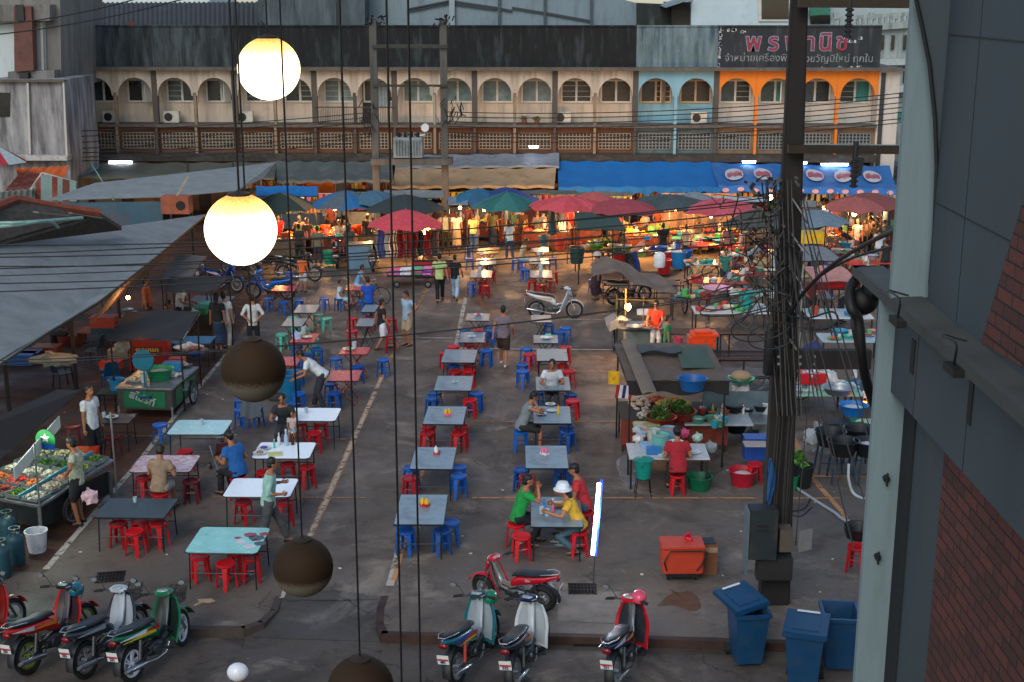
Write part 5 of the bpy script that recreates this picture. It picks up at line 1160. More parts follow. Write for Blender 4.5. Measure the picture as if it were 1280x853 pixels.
# motorbike ---------------------------------------------------------
def motorbike(name,label,loc,rz,body,inner,stripe=(),star=0,rim=None,lean=.12,steer=0.0,helmet=None,basket=False,seat='#1b2024',head=None,mirrors=(1,-1),z=0,plate='231',platec='#b9bcb4',tail=None,group='parked motorbikes',shock=0,fat=1.0,sc=1.0):
 t = thing(name,label,'motorbike',loc,rz,group); t.rotation_euler = (0,-lean,rz); BD,IN = PT(body),PT(inner); HD = PT(head or body); TL = PT(tail or body)
 rw,fw = (0,-.6,.28),(0,.63,.28)
 wheel(t,rw,.285,.042*fat,24,star,rim or MT('#8f9294')); o = wheel(t,fw,.285,.038*fat,24,star,rim or MT('#8f9294'),-steer)
 ENG = MT('#4b4e50'); CHR = M('#9a9da0',.22,.9,.15,6,.02)
 # leg shield, wrapped forward at the sides
 def shield(u,v):
  x = (u-.5)*2; wv = .10+.13*math.sin(min(1,.15+v*1.15)*PI*.62); wv = max(wv,.11)
  return (x*wv*1.15,.46-.20*v+.02*v*v-.10*(1-abs(x)**2)*0+.0-.13*abs(x)**2*(.4+.6*v)+.03*math.sin(v*PI),.90-.62*v)
 b = MB(); b.sheet(shield,12,12,.018); b.done('leg_shield',BD,t)
 b = MB(); b.sheet(lambda u,v: Vector(shield(.1+.8*u,.05+.86*v))+Vector((0,-.028,0)),10,10,.012); b.done('inner_panel',IN,t)
 b = MB(); b.loft([((0,.40,.93),.06,.07,-.3),((0,.36,.72),.055,.05,-1.2),((0,.25,.5),.06,.05,-1.0),((0,.05,.43),.07,.05),((0,-.1,.5),.09,.06)],12); b.done('centre_tunnel',IN,t)
 # front cowl / horn
 b = MB(); b.loft([((0,.41,.86),.055,.06),((0,.49,.82),.085,.09),((0,.54,.76),.06,.1),((0,.57,.68),.02,.06)],14); b.done('front_cowl',BD,t)
 # front fender
 b = MB(); fender(b,fw,.315,.13,rad(20),rad(165),14,.008); o = b.done('front_fender',BD,t); 
 b = MB()
 for s in (-1,1): b.tube([(s*.07,.44,.74),(s*.075,.63,.28)],[.02,.024],8)
 b.tube([(0,.44,.7),(0,.38,.98)],.02,8); b.done('fork',CHR,t)
 # handlebar head
 R_ = Matrix.Translation((0,.37,0)) @ Matrix.Rotation(-steer,4,'Z') @ Matrix.Translation((0,-.37,0))
 b = MB(); b.T = R_; b.loft([((0,.27,.975),.10,.02),((0,.31,.985),.16,.045),((0,.38,.985),.14,.06),((0,.45,.95),.10,.065),((0,.49,.93),.05,.04)],18,e=2.4); hc = b.done('headstock_cover',HD,t)
 b = MB(); b.T = R_; b.lathe([(.085,0),(.075,.012),(0,.016)],(0,.315,1.02),16,sq=(1.1,.6)); b.done('speedometer',M('#7d8a88',.15,0,.1,8,0),hc)
 b = MB(); b.T = R_; b.ell((0,.485,.94),(.07,.03,.045),14,8); b.done('headlight',M('#b9c4c6',.1,0,.1,5,0),hc)
 b = MB(); b.T = R_; b.tube([(-.33,.2,1.0),(-.2,.27,.99),(0,.33,.975),(.2,.27,.99),(.33,.2,1.0)],.012,8)
 b.done('handlebar',DARK,t)
 for s in (-1,1):
  b = MB(); b.T = R_; b.tube([(s*.22,.26,.99),(s*.34,.195,1.0)],.019,8); b.tube([(s*.2,.3,1.0),(s*.34,.25,1.0)],.006,5); b.done('grip',RUB,t)
  if s in mirrors:
   b = MB(); b.T = R_; b.tube([(s*.19,.28,1.0),(s*.26,.27,1.13),(s*.3,.26,1.16)],.006,6); b.ell((s*.34,.26,1.17),(.06,.015,.04),14,8); mm = b.done('mirror',DARK,t)
   b = MB(); b.T = R_; b.lathe([(.05,0),(.05,-.004),(0,-.004)],(s*.34,.242,1.17),14,axis='Y',sq=(1,.65)); b.done('mirror_glass',M('#8f9c9e',.06,.6,.05,3,0),mm)
 # body behind
 b = MB(); b.loft([((0,.02,.50),.075,.09),((0,-.15,.60),.115,.10),((0,-.4,.65),.125,.085),((0,-.65,.70),.11,.07),((0,-.85,.77),.07,.04),((0,-.93,.79),.03,.02)],16,e=3); sd = b.done('side_cover',TL,t)
 k = 0
 for col,y0,y1,z0,dz in stripe:
  b = MB()
  for s in (-1,1):
   b.sheet(lambda u,v: (s*(.118+.008*math.sin(u*PI)),y0+(y1-y0)*u+.0,z0+dz*u+(v-.5)*.045*(1.1-u)*1.3),6,2,.006)
  b.done('stripe',M(col,.3,0,.1,6,0),sd)
 b = MB(); b.loft([((0,.0,.675),.05,.02),((0,-.06,.72),.09,.04),((0,-.22,.755),.12,.045),((0,-.4,.765),.125,.04),((0,-.6,.80),.115,.045),((0,-.78,.83),.08,.035),((0,-.84,.835),.04,.02)],16,e=3); b.done('seat',M(seat,.45,0,.15,12,.06),t)
 b = MB(); b.tube([(.1,-.55,.8),(.12,-.8,.86),(.05,-.95,.87),(-.05,-.95,.87),(-.12,-.8,.86),(-.1,-.55,.8)],.01,6); b.done('grab_rail',CHR,t)
 b = MB(); b.ell((0,-.93,.74),(.07,.03,.045),12,8); b.done('tail_light',M('#6a0a14',.15),t)
 b = MB(); fender(b,rw,.34,.13,rad(95),rad(185),10,.008); b.done('rear_fender',DARK,t)
 b = MB(); b.box((0,-.985,.56),(.18,.006,.14),rx=.08); pl = b.done('number_plate',M(platec,.5,0,.05,5,0),t,smooth=False)
 b = MB(); b.box((0,-.991,.56),(.17,.004,.028),rx=.08); b.done('plate_band',M('#a02a34',.5),pl,smooth=False)
 text(plate,.06,DKB_P,(0,-.996,.525),(PI/2+.08,0,0),'plate_number',pl,.001,bold=.002)
 # engine, exhaust, swingarm
 b = MB(); b.loft([((0,.16,.3),.06,.07),((0,.05,.31),.09,.09),((0,-.12,.3),.11,.11),((0,-.25,.3),.07,.08)],12); b.tube([(0,.1,.33),(0,.24,.38)],.07,10); b.lathe([(.09,.1),(.085,.135),(0,.14)],(0,-.12,.3),14,axis='X'); b.lathe([(.085,-.14),(.09,-.1)],(0,-.12,.3),14,axis='X'); b.done('engine',ENG,t)
 b = MB(); b.tube([(.07,.2,.26),(.1,.05,.16),(.12,-.2,.17),(.13,-.4,.22)],.018,8); b.tube([(.13,-.38,.21),(.135,-.5,.235),(.14,-.88,.3),(.14,-.92,.3)],[.03,.045,.042,.03],10); b.done('exhaust',CHR,t)
 b = MB()
 for s in (-1,1): b.bar((s*.09,-.18,.33),(s*.09,-.62,.28),.025,.035)
 b.done('swingarm',ENG,t)
 for s in (-1,1):
  b = MB(); b.tube([(s*.115,-.55,.33),(s*.115,-.47,.6)],.028,8); b.done('shock_absorber',M('#8a2a1c',.4) if shock and s > 0 else ENG,t)
 b = MB(); b.tube([(-.24,.02,.25),(.24,.02,.25)],.013,6); b.tube([(-.2,-.38,.36),(.2,-.38,.36)],.01,6); b.box((-.22,.02,.26),(.1,.05,.03)); b.box((.22,.02,.26),(.1,.05,.03)); b.done('footrests',RUB,t)
 b = MB(); b.tube([(-.09,-.1,.22),(-.2,-.12,.0)],.01,6); b.done('side_stand',ENG,t)
 if basket:
  b = MB()
  for i in range(9):
   x = -.14+.28*i/8; b.tube([(x*.8,.5,.72),(x,.48,.93)],.004,4); b.tube([(x*.8,.68,.72),(x,.74,.93)],.004,4); b.tube([(x*.8,.5,.72),(x*.8,.68,.72)],.004,4)
  for i in range(7):
   y = i/6; b.tube([(.112,.5+.18*y,.72),(.14,.48+.26*y,.93)],.004,4); b.tube([(-.112,.5+.18*y,.72),(-.14,.48+.26*y,.93)],.004,4)
  for zz in (.76,.82,.88,.93):
   k = (zz-.72)/.21; w_ = .112+.028*k; b.tube([(-w_,.5-.02*k,zz),(w_,.5-.02*k,zz),(w_,.68+.06*k,zz),(-w_,.68+.06*k,zz)],.005,4,closed=True)
  b.done('basket',DARK,t)
 if sc != 1: t.scale = (sc,sc,sc)
 if helmet:
  col,lab,off = helmet; p = Matrix.Translation(loc) @ Matrix.Rotation(rz,4,'Z') @ Matrix.Rotation(-lean,4,'Y') @ Vector(off)
  h = thing('helmet',lab,'helmet',p,rz+.4); b = MB()
  b.lathe([(.125,-.04),(.138,.0),(.135,.05),(.11,.1),(.06,.13),(0,.14)],n=22,sq=(.9,1.1)); b.done('shell',PT(col),h); b = MB(); b.sheet(lambda u,v: ((u-.5)*.2,.13+.05*v*(1-(2*u-1)**2*.5),.01-.01*v),6,2,.006); b.done('peak',PT(col),h); b = MB(); b.lathe([(.1,-.05),(.12,-.035),(.115,-.01)],n=18,sq=(.9,1.1)); b.done('lining',DARK,h)
  b = MB(); b.tube([(-.1,.02,-.04),(-.05,.04,-.16),(.05,.04,-.16),(.1,.02,-.04)],.006,5); b.done('strap',DARK,h)
 return t
# ================================================================ tables and stools
TB = []      # (phrase, thing, w, d)
def tb(phrase,look,xl,xr,yt,yb,**k):
 t = table(look+' '+phrase if look else phrase,xl,xr,yt,yb,**k); 
 xs = [v.co.x for c in t.children if c.name.startswith('tabletop') for v in c.data.vertices]; ys = [v.co.y for c in t.children if c.name.startswith('tabletop') for v in c.data.vertices]
 TB.append((phrase,t,max(xs),max(ys))); return t
GT = 'grey steel folding table'
mid = [('at the near end of the middle-left row',497,557,618,655),('second from the near end of the middle-left row',516,568,559,586),('third from the near end of the middle-left row',532,581,508,530),('fourth from the near end of the middle-left row',545,590,470,488),('fifth from the near end of the middle-left row',554,595,437,453)]
for p_,a,c,d,e in mid: tb(p_,GT,a,c,d,e)
tb('with a red tray behind it, beside the grey plaid shirt',GT,575,606,415,428,kind='X'); tb('with a red bowl on it, by the pale parking line',GT,583,612,392,401,kind='X')
tb('shared by the green shirted and yellow shirted diners',GT,664,727,621,658); tb('empty between the two groups of diners in the middle-right row',GT,657,709,557,585); tb('where the two men sit eating',GT,667,713,508,529); tb('holding a blue cup just behind the two eating men',GT,670,712,471,488)
tb('with a pale reflecting top in the middle-right row',GT,671,709,436,451,top=TTG); tb('scattered with white papers and a green box',GT,667,697,419,429,kind='X'); tb('in front of the rear wheel of the white motorbike',GT,664,689,394,403,kind='X')
tb('with a brown top nearest the vendors in the back row','small folding table',597,624,309,317,kind='X',top=TTO); tb('in the middle of the back row left of centre',GT,595,620,323,332,kind='X',top=TTG); tb('with a white paper cup at the front of the back row left of centre',GT,588,615,338,347,kind='X',top=TTG)
tb('with a green cup beside the man in the cream shirt',GT,662,686,323,330,kind='X',top=TTG); tb('with a tall green cup and red stools round it',GT,663,690,338,347,kind='X',top=TTG); tb('crowded with bottles below the red parasol',GT,664,686,309,315,kind='X',top=TTG)
tb('farther of two pale ones beside the teal stools','light grey folding table',370,397,381,391,kind='X',top=TTG); tb('nearer of the two pale ones beside the teal stools','light grey folding table',355,381,398,408,kind='X',top=TTG)
RT = 'red topped folding table'; kr = dict(kind='X',top=TTR,edge=MT('#7a1c1c'))
tb('heaped with bags in front of the teal stools',RT,366,396,417,428,**kr); tb('half hidden behind the third globe lamp',RT,340,374,446,457,**kr); tb('with a plate of greens and a cup',RT,426,461,434,443,**kr); tb('bare and nearest the man in the white shirt',RT,412,450,463,476,**kr)
tb('beside the big blue motorbike at left',RT,342,370,357,364,**kr); tb('next to the man in the blue shirt',RT,434,453,355,363,**kr)
tb('behind the boy in the black tee',GT,454,471,381,390,kind='X'); tb('left of the boy in the black tee',GT,447,468,398,408,kind='X')
kw = dict(rounded=True,top=TTW)
tb('behind the man in the dark tee','long white folding table with round corners',348,423,510,526,**kw); tb('laid with bottles in front of the man in the dark tee','white folding table',320,391,553,573,**kw); tb('bare, beside the walking man','white folding table',285,368,598,621,**kw)
tb('with a red pattern printed on one end','turquoise folding table',241,330,659,691,rounded=True,top=TTT); tb('behind the boy on a stool','pale turquoise folding table with one dark drink',215,285,525,543,rounded=True,top=M('#9fc4c2',.25,0,.12,3,.01,.15,'#c4d4d2',dscale=2))
tb('where the man in the tan shirt sits','red and white patterned folding table',169,244,569,590,rounded=True,top=M('#c2b8b8',.3,0,.05,3,0,.8,'#9a2436',dscale=9)); tb('with one small red cup near the white line','dark grey folding table',127,214,623,647,top=TTD); tb('with a plate and glass beside the man in the white tee','small dark grey folding table',119,166,517,529,top=TTD)
tb('holding a blue-green pail beside the green cart','low dark green table',124,164,485,493,top=M('#1f3a2c',.4,0,.2),h=.6)
# printed picture on the turquoise table: loose shapes only
t = TB[-6][1]
b = MB()
for (x,y,r_,m) in ((.35,.25,.13,0),(.5,.1,.16,1),(.25,-.1,.1,2),(.6,.3,.1,0),(.45,-.3,.12,2),(.62,-.15,.12,1),(.15,.1,.07,0),(.5,-.02,.06,2)):
 b.add([(x+r_*math.cos(k*.9)*(1+.3*math.sin(k*3.)),y+r_*.9*math.sin(k*.9),.7415) for k in range(7)],[list(range(7))],m)
for c in t.children:
 if c.name.startswith('tabletop'): b.done('printed_pattern',[M('#8a2a3a',.3),M('#3a3f46',.3),M('#c4b8ba',.3)],c,smooth=False)
STL = [  # colour, px, py of the seat centre
 ('r',567,433),('r',586,431),('b',608,438),('r',557,441),('b',567,457),('r',587,456),('r',569,464),('r',586,463),('b',544,491),('b',540,498),('b',595,492),('r',587,500),
 ('r',536,533),('r',534,541),('r',577,533),('r',573,541),('b',514,585),('r',513,597),('b',573,584),('b',573,595),('b',505,655),('b',507,663),('b',563,653),('b',552,663),
 ('b',658,436),('r',662,443),('b',653,456),('b',654,464),('r',706,434),('r',704,456),('r',711,464),('b',671,491),('b',713,493),('r',716,501),('b',708,532),('b',710,540),('b',651,540),
 ('b',652,587),('r',659,596),('b',702,586),('b',711,583),('r',645,655),('r',652,670),('r',731,640),('r',724,664),
 ('b',581,412),('b',611,408),('b',616,413),('r',600,417),('b',686,406),('b',707,410),('b',699,415),
 ('b',590,354),('r',604,352),('r',607,357),('r',614,340),('r',599,337),('b',587,323),('b',611,330),('b',586,311),
 ('r',665,352),('r',677,356),('r',688,351),('r',692,340),('b',656,337),('b',691,323),('b',645,324),('b',652,327),('b',742,350),
 ('b',335,373),('b',354,378),('b',374,375),('b',405,373),('b',424,373),('t',397,393),('t',408,398),('t',366,397),('t',380,411),('t',352,418),('t',391,424),
 ('r',440,398),('r',440,414),('b',371,433),('b',380,443),('b',396,436),('b',420,448),('b',447,458),('b',479,450),('r',461,396),('r',490,399),('r',488,421),
 ('b',414,480),('b',418,491),('b',372,461),('b',364,505),('b',320,509),('b',301,500),('b',373,492),
 ('r',401,528),('r',393,541),('r',375,528),('r',384,583),('r',356,628),('r',360,580),('r',304,627),('r',298,598),('r',330,590),
 ('b',200,531),('r',231,564),('r',179,597),('r',200,617),('m',239,601),('m',91,533),('m',140,546),
 ('r',148,654),('r',175,650),('r',168,664),('r',198,654),('r',250,695),('r',282,704),('r',314,696),('r',295,690),
 ('b',452,376),('b',461,378),('b',302,512)]
CN = {'r': 'red','b': 'blue','t': 'pale teal','m': 'maroon'}
rows = []
for c,px,py in STL:
 p = G(px,py,.44); best = None
 for ph,t,hw,hd in TB:
  d = p-t.location; dx,dy = max(0,abs(d.x)-hw),max(0,abs(d.y)-hd); q = math.hypot(dx,dy)+.1*math.hypot(d.x,d.y)
  if best is None or q < best[0]: best = (q,ph,t,d,hw,hd)
 q,ph,t,d,hw,hd = best
 sx = 'left' if d.x < -hw*.35 else 'right' if d.x > hw*.35 else ''; sy = 'near' if d.y < -hd*.3 else 'far' if d.y > hd*.3 else 'middle'
 pos = {('left','near'): 'at the near left corner',('right','near'): 'at the near right corner',('left','far'): 'at the far left corner',('right','far'): 'at the far right corner',('left','middle'): 'on the left side',('right','middle'): 'on the right side',('','near'): 'at the near side',('','far'): 'at the far side',('','middle'): 'under the middle'}[(sx,sy)]
 tname = t['label'].split(' ')
 rows.append([c,px,py,f"{CN[c]} stool {pos} of the table {ph}"])
from collections import Counter,defaultdict
gr = defaultdict(list)
for r in rows: gr[r[3]].append(r)
for k,v in gr.items():
 if len(v) > 1:
  v.sort(key=lambda r: r[2]); nm = ['rear','front'] if len(v) == 2 else ['rear','middle','front','frontmost','last']
  for i,r in enumerate(v): r[3] = nm[i]+' '+r[3]
for c,px,py,l in rows: stool(c,px,py,' '.join(l.split(' ')[:16]),sc=1.1 if py > 400 else 1.03)
stool('r',847,594,'red stool under the woman in the crossed blue apron straps')
stool('r',1072,683,'pinkish red stool carrying a black wok beside the grey pilaster',sc=1.15)
stool('r',944,580,'red stool carrying a blue drawer box beside the electricity boxes')
# things on the tables
caddy(531,632,'yellow topped sauce jars on the nearest table of the middle-left row'); caddy(546,567,'white and red sauce jars on the second table of the middle-left row',WHT_P); caddy(560,519,'pink and yellow sauce jars on the third table of the middle-left row',YEL_P,PNK_P)
plate(569,478,'small blue-white dish on the fourth table of the middle-left row','#4a9aa4',s=.7); caddy(681,568,'red topped sauce jars on the empty table of the middle-right row',PNK_P,WHT_P); caddy(697,478,'yellow jars beside the blue cup behind the two eating men',YEL_P); cup(690,477,'blue cup on the table behind the two eating men','#0c4a92',s=1.8)
plate(677,518,'plate of food in front of the man in the grey vest',s=1.1); plate(688,506,'plate of rice in front of the man facing the camera','#8a8a4a',s=1.1); plate(690,514,'empty white plate between the two eating men','#b8b8ac',s=1.1); bottle(698,518,'yellow sauce bottle on the table of the two eating men',YEL_P)
cup(677,642,'blue glass nearest the green shirted diner','#0c3a7a',s=1.4); cup(684,645,'second blue glass beside the pink drink','#0c3a7a',s=1.4); bottle(680,636,'pale blue bottle between the diners',LBLU_P,s=.8); bottle(691,640,'clear jug with pink drink between the diners',PNK_P,WHT_P,s=1.1); plate(698,632,'heaped plate of noodles before the diner in the white hat','#c4a860',s=1.4)
caddy(602,320,'white jar on the back row table',WHT_P); cup(600,338,'white paper cup on the front table of the back row','#c4c4c4',s=2.2); cup(676,339,'tall green cup on the table with red stools','#6a9a3a',s=2.4); cup(674,322,'green cup by the man in the cream shirt','#5a9a4a',s=2.2); plate(598,394,'red bowl with white lid on the table by the parking line','#b01a1a',s=1.3)
basin(598,414,.745,.16,RED_P,'red round tray on the table beside the plaid shirted man','tray',hs=.3); plate(590,421,'blue-white dish beside the red round tray','#6aa4c4'); 
plate(683,423,'white papers and food on the cluttered grey table','#c8c8c4',s=1.6); crate(685,421,.745,.3,TEAL_P,'little green box on the cluttered grey table',cat='box')
plate(436,437,'plate of greens on the red table','#7a8a3a',s=1.4); cup(443,436,'clear cup beside the plate of greens on the red table','#b8a8a8',s=2); plate(384,422,'white plate on the red table heaped with bags','#c4b8a0',s=1.3); cup(380,418,'pink cup among the bags on the red table','#c25a6a',s=2.2)
bag(371,424,.745,.9,M('#9aa4c4',.4,0,.3,12),'pale lilac plastic bag on the red table'); bag(378,420,.745,.6,M('#9ab07a',.4,0,.3,12),'pale green plastic bag on the red table')
cup(383,516,'dark drink on the long white table',s=1.3); cup(252,531,'dark glass of cola on the pale turquoise table',s=1.3); cup(169,628,'small red cup on the dark grey table','#8a1a1a',s=1.1)
plate(140,522,'plate of food on the small dark table at left','#7a4a38',s=1.3); cup(130,522,'brown drink beside the plate on the small dark table','#3a1a10',s=1.3)
for px,py,l,c_,s_ in ((349,556,'white squeeze bottle at the left of the white table',WHT_P,1.1),(358,557,'tall clear water bottle on the white table',M('#8fa4b8',.2),1.5),(366,556,'brown beer bottle on the white table',M('#3a1a0a',.2),1.2),(343,560,'small green sauce bottle on the white table',TEAL_P,.8)): bottle(px,py,l,c_,WHT_P,s=s_)
plate(330,561,'oval purple dish on the white table','#5a3a7a',s=1.3); plate(325,567,'plate of snacks at the corner of the white table','#9a6a4a',s=1.3)
b = MB(); b.box((0,0,.01),(.3,.26,.012),rz=.2); o = b.done('menu_card',M('#b4b070',.6),smooth=False); o.location = G(344,568,.745); tag(o,'pale yellow menu card lying on the white table','menu')
basin(146,487,.6,.22,LBLU_P,'blue-green pail on the low green table','pail',hs=1.8)
# ================================================================ foreground motorbikes
def face(ax,ay,cx,cy,z=-.15):
 a,c = G(ax,ay,z),G(cx,cy,z); d = c-a; return (a+c)/2,math.atan2(-d.x,d.y)
def bike(name,rear,front,z,*a,**k):
 c,r_ = face(*rear,*front,z); c.z = z; k.setdefault('sc',1.1 if rear[1] > 700 else 1.03); return motorbike(name,k.pop('label'),c,r_,*a,**k)
bike('motorbike',(167,853),(230,806),-.15,'#0a5a3a','#15221f',[('#c2a018',-.1,-.85,.6,.1),('#8a1420',-.02,-.35,.63,.04),('#c4c8cc',-.3,-.9,.665,.09)],star=5,rim=M('#c4c8d0',.3,.2,.05,5,0),label='green motorbike with white star wheels, rightmost of the four at left',basket=True,steer=-.25,lean=.1)
bike('motorbike',(106,850),(178,800),-.15,'#2c3038','#8b949c',[('#8a8f96',-.2,-.8,.64,.08)],label='silver-blue motorbike between the red one and the green one',basket=True,steer=-.1,head='#8f989e',lean=.1)
bike('motorbike',(34,845),(112,796),-.15,'#a81a14','#30242a',[('#c46a18',-.05,-.55,.60,.07),('#b9b4b8',-.5,-.92,.68,.1)],rim=M('#5a6a1c',.4),label='red motorbike with a round teal helmet on its handlebar',helmet=('#0b5566','round teal helmet hanging on the red motorbike handlebar',(.16,.46,.98)),head='#1a1a1e',lean=.1)
bike('motorbike',(-52,835),(18,792),-.15,'#9a1a14','#6a1a16',(),label='red motorbike cut off by the left edge of the view',head='#2a2a2e',lean=.1)
bike('motorbike',(566,864),(622,803),-.15,'#0f5a66','#7b858a',[('#b02a20',-.05,-.5,.60,.06),('#c49a1a',-.1,-.55,.57,.05),('#2a3a9a',-.3,-.8,.655,.08)],label='teal motorbike with a flame stripe, left of the front pair',helmet=('#0a6a4a','shiny green helmet on the teal motorbike',(.16,.5,.98)),head='#1f3238',mirrors=(-1,),lean=.12,plate='481',shock=1)
bike('motorbike',(641,872),(682,806),-.15,'#b4babb','#8f979a',[('#c2521a',-.05,-.4,.6,.06)],label='white and dark blue motorbike standing beside the teal one',head='#141a3a',tail='#1c2030',lean=.12,mirrors=(),plate='532',steer=.2)
bike('motorbike',(765,872),(806,806),-.15,'#a80f18','#20252a',[('#c4762a',-.02,-.4,.6,.05),('#b8bcc4',-.4,-.9,.69,.09)],label='bright red motorbike with a pink helmet on its handlebar',helmet=('#c0405a','pink helmet with a small peak sitting on the red motorbike',(.14,.40,1.09)),tail='#141838',mirrors=(-1,),lean=.1,steer=.15)
bike('scooter',(682,764),(604,750),0,'#a30f20','#6a635c',[('#8f8f92',-.3,-.42,.66,.0)],label='red scooter parked sideways behind the teal motorbike',fat=1.7,lean=.1,mirrors=(),sc=.92,steer=.35)
# mid distance bikes
bike('motorbike',(668,397),(719,398),0,'#aab4b8','#8f979a',[('#b58a3a',-.1,-.7,.62,.08)],label='white motorbike parked side-on between the two middle rows',basket=True,lean=.08,mirrors=())
bike('motorbike',(760,382),(812,376),0,'#a9b0b4','#6b7276',(),label='white motorbike half hidden by the tarpaulin covered barrow',lean=.08,mirrors=())
bike('motorbike',(362,375),(317,373),0,'#0d4f9a','#0d4f9a',(),label='bright blue motorbike beside the red topped table at left',lean=.08,mirrors=(),helmet=('#3a4a9a','violet-blue helmet on the seat of the bright blue motorbike',(0,-.75,.92)))
bike('motorbike',(254,362),(300,366),0,'#0a2f6a','#22262c',[('#b58a78',-.1,-.6,.6,.08)],label='dark blue motorbike partly behind the large lit globe',lean=.08,mirrors=())
bike('motorbike',(355,350),(392,352),0,'#16181c','#22262c',(),label='black motorbike behind the bright blue one',lean=.08,mirrors=(1,))
bike('motorbike',(318,346),(284,342),0,'#9a1c14','#22262c',(),label='red motorbike with a light blue helmet behind the large lit globe',lean=.08,mirrors=(),helmet=('#2a80b8','light blue helmet on the red motorbike behind the globe',(0,.2,1.1)))
bike('motorbike',(421,340),(425,325),0,'#8a101c','#101214',(),label='dark red motorbike with a green helmet parked nose-in near the stalls',lean=.08,mirrors=(),helmet=('#0c8a78','teal helmet on the dark red motorbike near the stalls',(.1,.3,1.12)))
bike('scooter',(467,345),(464,328),0,'#8fa094','#20262a',(),label='pale green scooter beside the hanging clothes',lean=.05,mirrors=(1,),fat=1.2)
bicycle(458,382,-PI/2,'#14161a','black bicycle ridden by the boy in the white and blue tee'); bicycle(868,358,-PI*.9,'#1a8a72','green bicycle propped by the back tables'); bicycle(905,352,-PI*.55,'#143a6a','blue tricycle frame bicycle behind the red tables'); bicycle(975,500,PI*.5,'#1a2a5a','dark bicycle behind the big pole')
# ================================================================ people
def near(kw,py): kw['sc'] = kw.get('sc',1)*(1.1 if py > 480 else 1.05 if py > 400 else 1.0); return kw
P_ = lambda k,px,py,rz,lab,*a,**kw: person(k,gxy(px,py),rz,lab,*a,**near(kw,py))
PS = lambda k,px,py,rz,lab,*a,**kw: person(k,G(px,py,.44)-Vector((0,0,.44)),rz,lab,*a,**near(kw,py))
LF,RT_,AW,CM = PI/2,-PI/2,0,PI
P_('walk_carry',338,683,RT_+.25,'person in pale green shirt and grey trousers walking right past the white tables','#7fa39a','#3d3f40')
PS('sit_w',298,598,.9,'person in blue top seated with back turned beside the pushchair','#14508a','#15151a')
PS('sit_shorts',200,618,-.1,'person in tan shirt seated at the red and white patterned table','#7d6a55','#8a8578',shoes='#2a2a2a')
PS('sit_table',357,540,CM,'person in dark tee seated facing the camera behind the bottles','#1c2226','#2a2c30')
P_('lean',399,512,LF+.1,'person in white shirt bending over the tall blue bin','#b4b9bc','#24262c')
P_('hands_back',318,440,.2,'person in white shirt with hands behind the back behind the dark globe','#a8aaa6','#191c22')
P_('stand_skirt',274,438,-.2,'person in black top with long hair standing by the small left cart','#101216','#22324a'); P_('stand',283,436,-.2,'person in white standing just beyond the long haired one','#a8aaa8','#8a8a86')
P_('stand_work',226,420,RT_,'vendor in white vest over purple shirt reaching across the small cart','#b0b4b6','#2a2028'); PS('sit_eat',201,412,RT_,'person in grey shirt seated under the shade cloth','#6a5f58','#2a2622',)
P_('stand_shorts',186,415,RT_,'bare-armed person in orange standing under the shade cloth','#a84a1c','#4a2a20')
P_('stand',118,583,RT_-.4,'person in white tee and dark trousers standing beside the vegetable stall','#b6b9bc','#10141c',sc=1.04)
P_('akimbo',101,655,LF,'customer in checked shirt and dark shorts looking over the vegetable stall','#8a8f78','#14161a',sc=1.0,pat=M('#9aa088',.85,0,.5,24,.2)); bag(113,628,.55,1.1,M('#b89aa0',.4,0,.3,12),'pinkish plastic bag carried by the customer in the checked shirt')
P_('tank_kid',379,365,-.3,'child in orange shirt and white shorts walking away','#c25a26','#a8acae',sc=.82)
P_('ride',455,383,RT_,'boy in white and blue tee sitting on the black bicycle','#5a86a4','#8a98a4',sc=.88)
PS('sit',461,380,.3,'person in bright blue shirt seated with back turned by the bicycle','#0e3f96','#1a4a5a'); PS('kid_sit',424,373,RT_,'small child in white seated on a blue stool','#a8b4ba','#8fa4ae',sc=.8)
P_('walk_shorts',478,437,RT_+.4,'boy in black tee and white shorts standing side-on among the red stools','#101318','#b8bcc4',sc=.9); P_('akimbo',510,432,2.4,'person in light blue shirt and khaki trousers looking down','#7d98a8','#8d7f68',sc=.98)
P_('walk',550,377,.1,'person in lime green shirt and black trousers walking away','#93a86a','#0d0f12',sc=1.03); P_('walk_w',569,374,-.1,'person in black blouse and pale trousers walking beside the lime green shirt','#0d0f14','#8ea4b4',sc=.95)
P_('walk_shorts',629,457,-.15,'stocky person in grey plaid shirt and brown shorts walking away','#5f555c','#2a1d18',pat=M('#5f555c',.85,0,.4,18,.2),shoes='#b4b4b4',sc=1.02)
P_('stand_skirt',746,374,LF+.3,'person in dark maroon robe with pale headscarf by the covered barrow','#2a1a22','#2a1a22',cap='#a49a92')
PS('sit_eat_shorts',652,540,RT_+.1,'person in grey vest and dark shorts seated eating with legs stretched out','#6b7276','#1c1f1c',skin=SKIN); PS('sit_table',690,494,CM,'person in white and red tee facing the camera at the eating table','#a8adb2','#2a2c34')
PS('sit_elbows',647,655,RT_+.15,'person in green shirt seated with elbows on the near table','#0d7a34','#0d1018'); PS('sit_reach',724,664,LF,'person in yellow shirt and white sun hat reaching over the near table','#b8902a','#3a5560',cap='#b8bcc0',shoes='#15151a'); PS('sit_table',731,640,LF-.1,'person in red top half hidden behind the yellow shirted diner','#a8282c','#33485a')
PS('sit_w',847,594,.05,'vendor in red shirt with crossed blue apron straps seated at the food table','#8a1520','#26241f')
P_('stand_work',820,446,CM-.3,'vendor in orange-red shirt standing behind the frying cart','#b8301c','#8f9498'); P_('stand',833,458,RT_,'child in green top standing beside the frying cart','#0f6a3a','#1a2a24',sc=.86)
